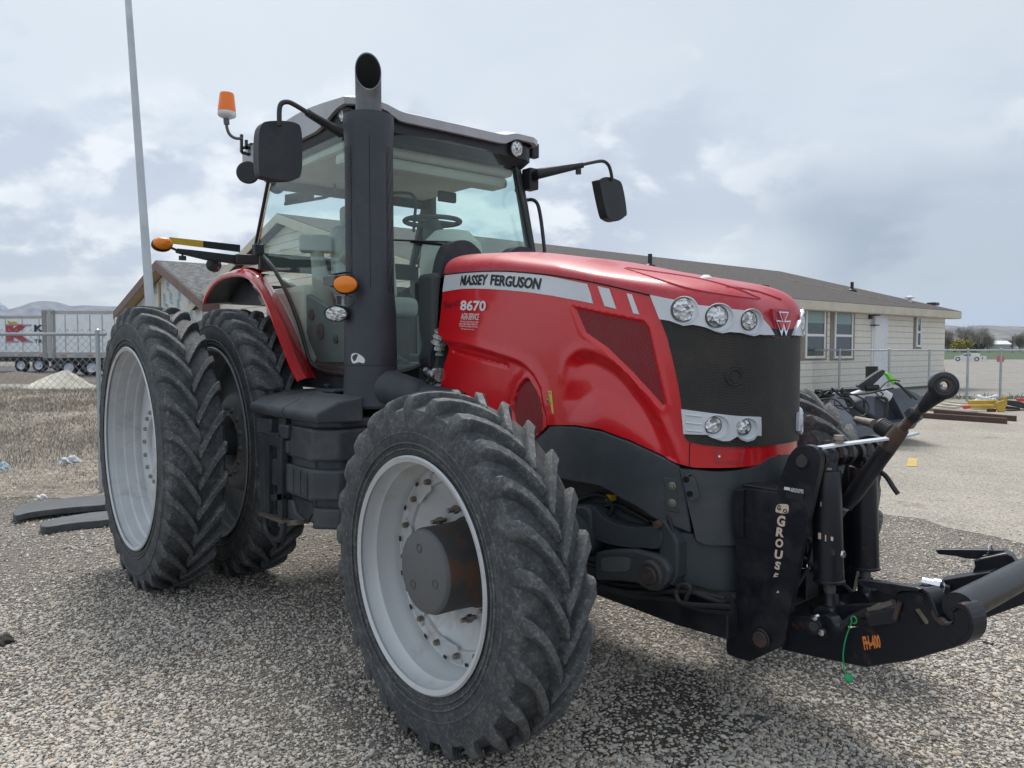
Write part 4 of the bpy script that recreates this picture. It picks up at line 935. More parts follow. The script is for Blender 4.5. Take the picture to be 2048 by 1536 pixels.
# amber marker and work lamp beside the stack
ml = empty('side_marker_light', (0, 0, 0), tractor); YM = -1.0
c = P1(*z3([(1065, 578)])[0], YM)
ad = np.array([.80, -.6, 0.]); 
o = MB().lathe([(0, .022), (.035, .018), (.062, .006), (.068, -.006), (.068, -.02)], (0, 0, 0), (1, 0, 0), 36).build('amber_lens', MT['amber'], ml); o.location = c+ad*.03; o.scale = (1, 1, .74); o.rotation_euler = (0, 0, math.atan2(ad[1], ad[0]))
o = MB().lathe([(.071, .0), (.074, -.02), (.066, -.06), (.045, -.085), (0, -.09)], (0, 0, 0), (1, 0, 0), 36).build('housing', MT['plastic'], ml); o.location = c+ad*.02; o.scale = (1, 1, .76); o.rotation_euler = (0, 0, math.atan2(ad[1], ad[0]))
patch(z3([(900, 520), (985, 512), (985, 580), (955, 595), (905, 575)]), plane_map(1, YM+.06, -1), 0, .05).build('bracket', MT['hub'], ml, bev=.008)
MB().box(P1(*z3([(1005, 510)])[0], YM+.05)-[0, 0, .0], P1(*z3([(1055, 492)])[0], YM)).build('bracket', MT['plastic'], ml, smooth=False)
MB().bar(P1(*z3([(1015, 655)])[0], YM), P1(*z3([(1015, 715)])[0], YM), .03, .012).bar(P1(*z3([(1060, 655)])[0], YM), P1(*z3([(1060, 712)])[0], YM), .012, .012).build('lamp_bracket', MT['hub'], ml, smooth=False)
MB().tube([P1(*p, YM) for p in smooth_path(z3([(1060, 645), (1110, 670), (1122, 700), (1090, 725)]), 4)], .003, 6).build('lamp_wire', MT['ink'], ml)
c = P1(*z3([(1000, 778)])[0], YM)
for nm, pr_, m_ in (('lens', [(0, .014), (.04, .010), (.064, .0)], MT['lens']), ('lamp_housing', [(.064, -.002), (.072, .004), (.076, -.01), (.066, -.06), (.03, -.09), (0, -.092)], MT['plastic'])):
    o = MB().lathe(pr_, (0, 0, 0), (1, 0, 0), 36).build(nm, m_, ml); o.location = c+ad*.02; o.scale = (1, 1, .66); o.rotation_euler = (0, .15, math.atan2(-.75, .66))
# ---------------------------------------------------------------- rear fenders
outp = [(405, 603), (411, 586), (424, 566), (443, 551), (470, 545), (490, 549), (508, 563), (525, 590), (545, 637), (566, 692), (583, 735), (597, 762)]
inp = [None, None, None, None, None, (500, 541), (522, 547), (545, 577), (575, 630), (603, 695), (618, 730), (632, 757)]
YO, YI = -1.02, -.75; O = [P1(*p, YO) for p in outp]; I = []
for o_, i_ in zip(O, inp):
    I.append(P1(*i_, YI) if i_ else np.array([o_[0], YI, o_[2]+.02]))
Os = smooth_path(O, 5); Is = smooth_path(I, 5)
rows = []
for o_, i_ in zip(Os, Is):
    d = i_-o_; nrm = np.array([o_[0], 0, o_[2]-.99]); nrm /= np.linalg.norm(nrm)
    r = [o_-nrm*.03+[0, .012, 0], o_-nrm*.02, o_]
    for t in (.12, .25, .3, .5, .7, .9, 1.0): r.append(o_+d*t+nrm*(.028*math.sin(math.pi*min(1, t*1.1+.1))+(.008 if t > .27 else 0)))
    rows.append(r)
mirror(MB().grid(rows).build('rear_fender', MT['red'], tractor, ang=25))
rows2 = [[o_-np.array([o_[0], 0, o_[2]-.99])/np.linalg.norm([o_[0], o_[2]-.99])*.022+[0, .008, 0], i_-np.array([i_[0], 0, i_[2]-.99])/np.linalg.norm([i_[0], i_[2]-.99])*.02] for o_, i_ in zip(Os, Is)]
mirror(MB().grid(rows2).build('fender_liner', MT['plastic'], tractor))
plate('wheel_arch_wall', smooth_path([(400, 606), (415, 588), (432, 568), (455, 556), (482, 556), (505, 575), (524, 610)], 3)+[(523, 612)], -.80, .03, MT['plastic'], bev=0)

# odds and ends in the axle gap
for y_, r_, pts in ((-.36, .012, [(1120, 985), (1150, 1000), (1200, 990), (1250, 1020), (1320, 1050)]), (-.37, .009, [(1125, 1000), (1180, 1020), (1235, 1010), (1300, 1045)]), (-.35, .014, [(1100, 1130), (1150, 1120), (1210, 1135), (1260, 1120)]), (-.40, .008, [(1210, 990), (1225, 1015), (1215, 1040), (1240, 1050)]), (-.42, .007, [(1335, 1030), (1345, 1060), (1352, 1110), (1348, 1150)])):
    MB().tube([P1(*p, y_) for p in smooth_path(pts, 5)], r_, 8).build('axle_hose', MT['hose'], tractor)
for x_, z_ in ((1120, 1075), (1135, 1088)): MB().cyl(P1(x_, z_, -.45), P1(x_, z_, -.52), .012, 6).build('arm_bolt', MT['rust'], tractor)
# ================================================================ FRONT HITCH (bolted to the tractor)
hitch = empty('front_hitch', (0, 0, 0), tractor)
YP, YL = -.28, -.375
LN = np.array([.225, 1, 0]); LN /= np.linalg.norm(LN); LC = LN@np.array([4.2, -.255, .7])
def lm(u, v, off=0):
    d = ray(u, v); t = (LC-off-CC@LN)/(d@LN); return CC+d*t
def lmap(u, v): return lm(u, v), -LN
def hl(x, y, off=0): return lm(*z7([(x, y)])[0], off)
def hlp(name, pts, off, th, m, bev=.004):
    o = patch(z7(pts), lmap, off, th).build(name, m, hitch, smooth=False, bev=bev); mirror(o); return o
def hp(name, pts, y, th, m, bev=.004, both=True, sm=False): return plate(name, z7(pts), y, th, m, hitch, bev, both, sm=sm)
def hq(x, y, Y): return pl(*z7([(x, y)])[0], 1, Y)
arc = smooth_path([(352, 440), (385, 398), (432, 384), (476, 397), (498, 440), (492, 505)], 4)
hp('side_plate', arc+[(455, 665), (400, 920), (345, 1215), (338, 1270), (322, 1298), (180, 1362), (130, 1350), (78, 1328), (73, 1300), (76, 1178), (100, 1120), (118, 1050), (118, 810), (118, 588), (150, 580), (300, 600), (322, 520)], YP, .035, MT['black'])
hp('mount_block', [(106, 582), (150, 585), (150, 805), (108, 800)], YP-.012, .07, MT['black'])
mb = MB(); mb.box(hq(125, 600, YP)+[.0, .036, -.60], hq(300, 590, YP)+[0, .12, .0]); mirror(mb.build('mount_box', MT['black'], hitch, smooth=False, bev=.006))
def boss(name, x, y, Y, r, d, m, m2=None, n=32, inner=.62):
    c = hq(x, y, Y) if Y is not None else hl(x, y); o = MB().lathe([(r, .03), (r, -d), (r*.93, -d-.003), (r*inner*1.05, -d-.003), (r*inner*1.05, -d+.004)], c, (0, 1, 0), n).build(name, m, hitch); mirror(o)
    o = MB().lathe([(r*inner, .0), (r*inner, -d-.002), (r*inner*.9, -d-.006), (0, -d-.006)], c, (0, 1, 0), n).build('pin', m2 or MT['rust'], hitch); mirror(o)
boss('pin_boss', 417, 458, YP, .030, .004, MT['black'], inner=.85)
boss('pin_boss', 232, 1260, YP, .046, .012, MT['black'], inner=.74)
boss('pin_boss', 488, 1196, None, .032, .03, MT['black'], inner=.65)
# lower links
lnk = [(322, 1158), (440, 1158), (468, 1162), (520, 1148), (548, 1165), (568, 1200), (595, 1220), (640, 1215), (735, 1172), (830, 1128), (843, 1085), (838, 1055), (868, 1045), (930, 1036), (972, 1030), (998, 1050), (1020, 1100), (1040, 1160), (1070, 1190), (1092, 1188), (1102, 1172), (1092, 1140), (1096, 1118), (1128, 1098), (1160, 1106), (1184, 1140), (1196, 1190), (1188, 1240), (1160, 1275), (1110, 1298), (1000, 1330), (900, 1360), (790, 1376), (704, 1390), (640, 1378), (480, 1345), (322, 1310)]
hlp('lower_link', lnk, 0, .05, MT['blackrust'], bev=.006)
hlp('lower_link_inner_plate', [(350, 1135), (700, 1120), (760, 1150), (750, 1200), (350, 1200)], -.12, .03, MT['black'])
hlp('hook_lip', smooth_path([(1095, 1118), (1130, 1096), (1162, 1104), (1188, 1142), (1200, 1195), (1190, 1245), (1160, 1278), (1120, 1290), (1130, 1270), (1165, 1240), (1178, 1195), (1170, 1150), (1150, 1125), (1125, 1122), (1105, 1140)], 2), .012, .075, MT['blackrust'], bev=.004)
hlp('hook_rib', [(972, 1030), (998, 1048), (1022, 1100), (1044, 1158), (1032, 1162), (1008, 1105), (985, 1060), (960, 1045)], .012, .075, MT['blackrust'], bev=.004)
hlp('hook_seat', [(1010, 1120), (1040, 1160), (1070, 1186), (1098, 1180), (1092, 1198), (1050, 1200), (1015, 1170), (1000, 1140)], .006, .02, MT['rust'], bev=.003)
hlp('latch_slot', [(928, 1128), (945, 1122), (988, 1180), (985, 1192), (958, 1194), (950, 1180)], .001, .003, MT['brass'], bev=0)
hlp('latch_slot', [(922, 1135), (930, 1130), (975, 1194), (955, 1196)], .002, .003, MT['soot'], bev=0)
boss('latch_pin', 955, 1075, None, .020, .004, MT['black'], MT['blackrust'], inner=.7)
hlp('latch_handle', [(680, 990), (700, 988), (850, 1008), (950, 1024), (972, 1032), (955, 1042), (880, 1040), (835, 1058), (800, 1050), (760, 1032), (690, 1014)], .02, .03, MT['black'])
# tube between the hooks
tc = hl(1105, 1130)+[.0, 0, 0]; tw = -tc[1]; tc[1] = 0
MB().cyl(tc+[0, -tw+.03, 0], tc+[0, tw-.03, 0], .051, 40).build('cross_tube', MT['black'], hitch)
# tie between link and tube
MB().bar(hq(740, 1160, -.30), hq(1010, 1120, -.30), .12, .05).bar(hq(740, 1160, -.30)*[1, -1, 1], hq(1010, 1120, -.30)*[1, -1, 1], .12, .05).build('link_brace', MT['blackrust'], hitch, smooth=False, bev=.005)
# lift cylinders
for Y, top, bot, end, s in ((-.15, (524, 500), (538, 1000), (548, 1150), 0), (.15, (690, 480), (700, 942), (705, 1080), 1)):
    e = empty('lift_cylinder', (0, 0, 0), hitch)
    a_, b_, c_ = hq(*top, Y), hq(*bot, Y), hq(*end, Y)
    x_ = (a_[0]+b_[0])/2
    d = (b_-a_)/np.linalg.norm(b_-a_); r = .0575
    MB().lathe([(0, -.09), (.04, -.088), (.046, -.03), (.047, -.004), (r-.002, 0), (r, .006), (r, .10)], a_, d, 40).tube([a_+d*.1, b_-d*.01], [r, r], 40, cap=False).lathe([(r, -.012), (r+.004, -.008), (r+.004, 0), (.03, .002), (.0, .003)], b_, d, 40).build('barrel', MT['blackrust'], e)
    MB().cyl(b_-d*.02, c_-d*.03, .0225, 24).build('rod', MT['pipe'], e)
    MB().lathe([(.030, -.09), (.034, -.03), (.05, 0), (.03, .04), (0, .05)], c_, d, 24).cyl(c_+[0, -.06, 0], c_+[0, .06, 0], .045, 28).build('clevis', MT['black'], e)
    MB().lathe([(.048, -.075), (.050, -.07), (.050, -.05), (.048, -.045)], a_, d, 32).build('port_ring', MT['plastic'], e)
    if not s:
        for (x0, y0, w_, h_) in ((548, 855, 16, 28), (546, 798, 10, 20), (520, 790, 5, 30), (490, 780, 12, 30), (500, 640, 3, 22)):
            def cm(u, v, a_=a_, d=d):
                P = hq(u, v, Y); k = np.dot(P-a_, d); C0 = a_+d*k; dd = ray(*z7([(u, v)])[0]); w = C0-CC; dp = dd-d*np.dot(dd, d); wp = w-d*np.dot(w, d)
                A_ = dp@dp; B_ = dp@wp; D_ = B_*B_-A_*(wp@wp-r*r); t = (B_-math.sqrt(max(0, D_)))/A_; Q = CC+dd*t; n_ = Q-a_-d*np.dot(Q-a_, d); return Q, n_/np.linalg.norm(n_)
            patch([(x0, y0), (x0+w_, y0+2), (x0+w_, y0+h_), (x0, y0+h_-2)], cm, .0015, .002).build('label_remnant', MT['rust'] if w_ > 14 else MT['offwhite'], e)
# upper cross shaft with rings
ct = hq(525, 437, -.15); cyl = MB(); cyl.cyl((ct[0], -.27, ct[2]), (ct[0], .27, ct[2]), .028, 24)
cyl.build('cross_shaft', MT['brass'], hitch)
for y in (-.22, -.15, -.08, .0, .08, .15, .22): MB().lathe([(.03, -.014), (.046, -.014), (.046, .014), (.03, .014)], (ct[0], y, ct[2]), (0, 1, 0), 28).build('shaft_collar', MT['black'], hitch)
# headstock behind the cylinders
hx = ct[0]-.16
hb = MB().box((hx-.12, -.24, .58), (hx-.03, .24, 1.0)); hb.box((hx-.035, -.05, .62), (hx+.03, .05, 1.15))
hb.build('headstock', MT['black'], hitch, smooth=False, bev=.006)
hh = MB()
for y0, y1, zz_ in ((-.2, .18, .98), (-.15, .2, .86), (.05, -.2, .9)):
    hh.tube(smooth_path([(hx, y0, zz_), (hx+.05, (y0+y1)/2, zz_-.12), (hx+.02, y1, zz_-.28), (hx+.1, y1+.03, zz_-.36)], 6), .010, 8)
hh.build('hydraulic_hose', MT['hose'], hitch)
for (x, y, L) in ((410, 930, 45), (595, 878, 14)): MB().cyl(hq(x, y, -.2), hq(x+L, y, -.2), .012, 10).cyl(hq(x+L*.5, y, -.2), hq(x+L*.8, y, -.2), .016, 6).build('grease_fitting', MT['chrome'], hitch)
# galvanised strap
sp = [hq(x, y, Y) for x, y, Y in ((470, 397, -.26), (580, 380, -.18), (690, 366, -.09), (800, 352, .0), (860, 342, .04), (905, 330, .07))]
sp = smooth_path(sp, 5); rows = []
for i, p in enumerate(sp): rows.append([p+[0, 0, .006], p+[.03, .012, .004], p+[.03, .012, -.004], p+[0, 0, -.004], p+[0, 0, .006]])
MB().grid(rows).build('galvanised_strap', MT['silver'], hitch)
MB().lathe([(0, .03), (.02, .028), (.024, .012), (.016, .01), (.016, -.01)], hq(583, 372, -.18), (0, 0, 1), 12).build('strap_bolt', MT['brass'], hitch)
for x, y in ((590, 410), (635, 405), (720, 400)): MB().tube([hq(x, y-22, -.1), hq(x+3, y, -.1), hq(x, y+30, -.1)], .010, 8).build('hook_clip', MT['rust'], hitch)
# top link
tl = empty('top_link', (0, 0, 0), hitch)
def tq(x, y): return hq(x, y, 0.02)
E0 = tq(1055, 116); ax_ = np.array([.50, -.86, .05]); ax_ /= np.linalg.norm(ax_)
MB().lathe([(.024, -.022), (.036, -.024), (.050, -.017), (.053, -.006), (.053, .006), (.050, .017), (.036, .024), (.024, .022)], E0, ax_, 48).build('eye', MT['black'], tl)
MB().lathe([(.0165, -.026), (.026, -.026), (.031, -.016), (.031, .016), (.026, .026), (.0165, .026)], E0, ax_, 40, closed=True).build('eye_bushing', MT['rust'], tl)
MB().tube([tq(1030, 150), tq(990, 185), tq(955, 222)], [.036, .028, .021], 20).build('eye_shank', MT['black'], tl)
MB().tube([tq(958, 212), tq(885, 290)], .0185, 20).build('threaded_rod', MT['rust'], tl)
thr = MB(); A_, B_ = tq(955, 215), tq(868, 312)
for k in range(14): p_ = A_+(B_-A_)*(k/13); thr.lathe([(.0175, -.004), (.0215, 0), (.0175, .004)], p_, B_-A_, 20)
thr.build('thread', MT['rust'], tl)
MB().cyl(tq(935, 238), tq(905, 262), .033, 6).build('jam_nut', MT['black'], tl, smooth=False, bev=.003)
MB().tube([tq(868, 308), tq(835, 350), tq(800, 400)], [.029, .033, .033], 24).build('link_tube', MT['rust'], tl)
MB().tube([tq(800, 400), tq(770, 440), tq(650, 610), tq(610, 660)], [.0335, .0335, .034, .030], 24).build('link_barrel', MT['black'], tl)
MB().tube([tq(612, 658), tq(585, 705), tq(540, 770)], [.018, .016, .016], 16).build('link_rod', MT['pipe'], tl)
pb = MB()
for k in range(5): pb.lathe([(.018, -.010), (.033, -.009), (.036, 0), (.033, .009), (.018, .010)], hq(772+k*9, 298+k*6, .08), (.9, -.2, -.5), 24)
pb.build('rubber_boot', MT['hose'], tl)
MB().tube([hq(660, 268, .30), hq(745, 290, .12)], [.014, .02], 12).build('shaft_stub', MT['brass'], tl)
MB().tube([hq(x, y, .10) for x, y in smooth_path([(690, 430), (730, 480), (790, 520), (828, 575), (850, 606)], 5)], .010, 10).build('hose_end', MT['hose'], hitch)
# couplers
cp = MB(); a_, b_ = hq(1035, 1020, -.20), hq(965, 1005, -.20)
cp.cyl(a_, b_, .020, 20); cp.lathe([(.015, -.015), (.026, -.012), (.026, .012), (.015, .015)], a_, a_-b_, 20); cp.build('hydraulic_coupler', MT['chrome'], hitch)
MB().cyl(hl(715, 1135), hl(830, 1095), .011, 12).cyl(hl(745, 1125), hl(775, 1114), .015, 6).build('hose_fitting', MT['brass'], hitch)
MB().tube([hl(x, y, .0) for x, y in smooth_path([(600, 1205), (640, 1168), (680, 1150), (720, 1132)], 4)], [.013]*13, 10).build('hydraulic_hose', MT['hose'], hitch)
MB().tube([hl(858, 1095, .01), hl(850, 1120, .01), hl(835, 1170, .01)], .009, 8).build('rusty_pin', MT['rust'], hitch)
MB().lathe([(.0, -.006), (.012, -.005), (.014, .01)], hl(475, 1163, .035), (0, 1, 0), 12).lathe([(.0, -.006), (.012, -.005), (.014, .01)], hl(505, 1232, .035), (0, 1, 0), 12).build('boss_bolt', MT['chrome'], hitch)
# green dust cap on its strap
gt = [hl(x, y, .02) for x, y in smooth_path([(648, 1190), (660, 1188), (662, 1172), (650, 1158), (638, 1165), (640, 1185), (628, 1215), (612, 1265), (602, 1330), (606, 1395), (618, 1430)], 5)]
MB().tube(gt, .0026, 8).build('green_strap', MT['green'], hitch)
MB().lathe([(0, .007), (.008, .007), (.013, .005), (.017, 0), (.016, -.004), (0, -.006)], hl(627, 1438, .02), (.6, -.75, .3), 20).build('green_cap', MT['green'], hitch)
# far side lynch ring
MB().tube([hq(1265, 860, .36)+np.array([0, math.cos(t)*.022, math.sin(t)*.022]) for t in np.linspace(0, 6.28, 17)[:-1]], .003, 6, closed=True).build('lynch_ring', MT['chrome'], hitch)
# lettering
pm = plane_map(1, YP, -1)
def pt6(name, s, box, m, bold=.03, off=.0015, rot=0): return text_on(name, s, z6(box), pm, off, m, hitch, bold)
for s, x0, x1, y0, y1 in (('G', 1515, 1572, 525, 592), ('R', 1510, 1566, 600, 656), ('O', 1505, 1560, 668, 722), ('U', 1500, 1556, 738, 792), ('S', 1502, 1545, 808, 858), ('E', 1494, 1528, 878, 922)):
    w = x1-x0; pt6('maker_lettering', s, [(x0, y1-4), (x1-6, y1+4), (x1, y0+4), (x0+8, y0-4)], MT['offwhite'], .045)
patch(z6([(1486, 846), (1512, 872), (1490, 905), (1530, 900), (1532, 930), (1490, 930)]), pm, .0025, .001).build('worn_patch', MT['black'], hitch, smooth=False)
patch(z6([(1535, 838), (1556, 845), (1560, 870), (1535, 862)]), pm, .0025, .001).build('worn_patch', MT['black'], hitch, smooth=False)
patch(z6([(1515, 1000), (1532, 1000), (1525, 985)]), pm, .002, .002).build('worn_patch', MT['offwhite'], hitch, smooth=False)
patch(smooth_path(z6([(1515, 470), (1530, 456), (1560, 455), (1588, 462), (1588, 505), (1565, 514), (1520, 506), (1510, 498)]), 2, True), pm, .002, .002).build('maker_badge', MT['offwhite'], hitch, smooth=False)
text_on('badge_letter', 'G', z6([(1520, 492), (1543, 494), (1545, 462), (1522, 460)]), pm, .0035, MT['black'], hitch, .04)
P_ = pl(*z6([(1570, 498)])[0], 1, YP); MB().lathe([(.005, 0), (.009, 0)], P_+[0, -.0035, 0], (0, 1, 0), 20).build('badge_ring', MT['black'], hitch)
patch(z6([(1560, 340), (1692, 362), (1686, 434), (1556, 410)]), pm, .002, .002).build('data_plate', MT['ink'], hitch, smooth=False)
text_on('data_plate_lettering', 'GROUSER', z6([(1604, 366), (1684, 378), (1686, 366), (1608, 354)]), pm, .0035, MT['white'], hitch, .03)
text_on('data_plate_lettering', 'PRODUCTS', z6([(1602, 378), (1682, 391), (1684, 380), (1604, 367)]), pm, .0035, MT['white'], hitch, .03)
patch(z6([(1565, 348), (1600, 354), (1598, 372), (1563, 366)]), pm, .003, .001).build('data_plate_badge', MT['white'], hitch, smooth=False)
for k in range(3): text_on('data_plate_lettering', 'GROUSER AGRICULTURE EQUIP', z6([(1572, 392+k*11), (1680, 408+k*11), (1680, 402+k*11), (1572, 386+k*11)]), pm, .0035, MT['hub'], hitch, 0)
text_on('link_lettering', 'FH-400', z7([(700, 1312), (776, 1300), (766, 1240), (688, 1248)]), lmap, .002, MT['orangeink'], hitch, .05)
text_on('cylinder_lettering', 'GROU', z7([(528, 498), (550, 498), (550, 487), (528, 487)]), plane_map(1, -.15-.052, -1), .0, MT['white'], hitch, .03)
text_on('cylinder_lettering', 'CASE', z7([(598, 676), (622, 686), (628, 676), (603, 666)]), plane_map(1, -.03, -1), .0, MT['white'], hitch, .02)
# ================================================================ GROUND
def gravel_mat(name, cols, scale, bstr, big=(.8, 1.1), stain=None, gap=.35):
    m, nt, b = newmat(name); tc = nt.nodes.new('ShaderNodeTexCoord')
    v = nt.nodes.new('ShaderNodeTexVoronoi'); v.inputs['Scale'].default_value = scale; nt.links.new(tc.outputs['Object'], v.inputs['Vector'])
    bw = nt.nodes.new('ShaderNodeSeparateColor'); nt.links.new(v.outputs['Color'], bw.inputs[0])
    r = ramp(nt, bw.outputs[0], [(i/(len(cols)-1), c) for i, c in enumerate(cols)])
    d = ramp(nt, v.outputs['Distance'], ((.25, (1, 1, 1)), (.75, (gap, gap, gap))))
    mm = nt.nodes.new('ShaderNodeMix'); mm.data_type = 'RGBA'; mm.blend_type = 'MULTIPLY'; mm.inputs[0].default_value = 1
    nt.links.new(r.outputs[0], mm.inputs[6]); nt.links.new(d.outputs[0], mm.inputs[7])
    n = noise(nt, .55, 8, .65); r2 = ramp(nt, n.outputs[0], ((.35, (big[0],)*3), (.65, (big[1],)*3)))
    m2 = nt.nodes.new('ShaderNodeMix'); m2.data_type = 'RGBA'; m2.blend_type = 'MULTIPLY'; m2.inputs[0].default_value = 1
    nt.links.new(mm.outputs[2], m2.inputs[6]); nt.links.new(r2.outputs[0], m2.inputs[7]); out = m2.outputs[2]
    if stain:
        n3 = noise(nt, stain[0], 9, .7, dist=.4); f = ramp(nt, n3.outputs[0], ((stain[1], 0), (stain[1]+.09, stain[3]))).outputs[0]
        out = mixc(nt, f, out, stain[2])
    nt.links.new(out, b.inputs['Base Color']); b.inputs['Roughness'].default_value = .9; b.inputs['Specular IOR Level'].default_value = .2
    n5 = noise(nt, scale*1.7, 5, .6); inv = mathn(nt, 'SUBTRACT', n5.outputs[0], v.outputs['Distance'])
    bump(nt, b, inv, bstr, .02); return m
COLS = ((.23, .21, .185), (.40, .36, .315), (.55, .50, .44), (.44, .405, .36), (.62, .56, .485), (.50, .44, .375), (.32, .295, .265))
MT['gravel'] = gravel_mat('gravel_ground', COLS, 95, .9, (.72, 1.1), (.9, .56, (.07, .065, .06), .55))
MT['yard'] = gravel_mat('yard_chipseal', ((.33, .30, .262), (.45, .41, .355), (.51, .465, .405), (.41, .375, .33)), 48, .35, (.86, 1.08), (.6, .60, (.16, .145, .125), .6), gap=.62)
MT['lot'] = gravel_mat('far_lot', ((.27, .255, .235), (.33, .31, .285), (.30, .285, .26)), 8, .15, (.85, 1.12), (.05, .55, (.22, .205, .19), .6), gap=.85)
MT['dirt'] = gravel_mat('weedy_dirt', ((.24, .205, .165), (.33, .285, .23), (.40, .35, .285)), 14, .6, (.7, 1.2), (.5, .55, (.10, .08, .065), .6), gap=.7)
MT['asph'] = gravel_mat('asphalt', ((.10, .10, .105), (.13, .13, .135)), 20, .2, (.9, 1.1), gap=.8)
MT['field'] = mat('green_field', (.035, .08, .025), .9, dirt=(.12, .13, .05), amt=.5, dscale=.03)
def sheet(name, pts, z, m, step=None):
    V, T = tri(pts, step); me = bpy.data.meshes.new(name); me.from_pydata([(a, b, z) for a, b in V], [], T); me.update()
    bm = bmesh.new(); bm.from_mesh(me); bmesh.ops.recalc_face_normals(bm, faces=bm.faces)
    for f in bm.faces:
        if f.normal.z < 0: f.normal_flip()
    bm.to_mesh(me); bm.free()
    o = link(name, me, m); o['kind'] = 'structure'; return o
CCx, CCy = CC[0], CC[1]
def cxy(lat, d): p = CC+CR*lat+CV*d; return (p[0], p[1])
sheet('ground', [cxy(-6000, -60), cxy(6000, -60), cxy(6000, 9000), cxy(-6000, 9000)], 0, MT['gravel'])
def g2(px, py): p = gnd(px, py); return (p[0], p[1])
def wob(pts, amp, step):
    P = densify(pts, step); return [(a+rng.normal()*amp, b+rng.normal()*amp) for a, b in P]
sheet('packed_yard', wob([g2(1690, 1010), g2(1790, 1030), g2(1900, 1055), g2(2100, 1100), cxy(9, 3.2), cxy(30, 10), cxy(30, 25.5), cxy(2, 25.5), cxy(-1, 16), cxy(1.5, 9)], .07, .5), .004, MT['yard'])
sheet('gravel_lot', wob([cxy(4, 27.5), cxy(70, 27.5), cxy(140, 119), cxy(14, 119)], .25, 5), .004, MT['lot'])
sheet('weed_strip', wob([cxy(-22, 8.6), cxy(-4.2, 8.6), cxy(-3.2, 11), cxy(-2, 18), cxy(-6, 33), cxy(-30, 33)], .12, .6), .004, MT['dirt'])
sheet('truck_lot', [cxy(-90, 37), cxy(-5, 37), cxy(-5, 75), cxy(-90, 75)], .004, MT['asph'])
sheet('concrete_strip', [cxy(-60, 33.5), cxy(-6, 33.5), cxy(-6, 36.8), cxy(-60, 36.8)], .008, MT['lot'])
sheet('field', [cxy(20, 120), cxy(400, 120), cxy(800, 520), cxy(20, 520)], .004, MT['field'])
o = sheet('painted_mark', [g2(1817, 917), g2(1836, 918), g2(1833, 934), g2(1812, 934)], .010, mat('road_paint_yellow', (.55, .40, .10), .8, dirt=(.4, .35, .28), amt=.8, dscale=30)); 
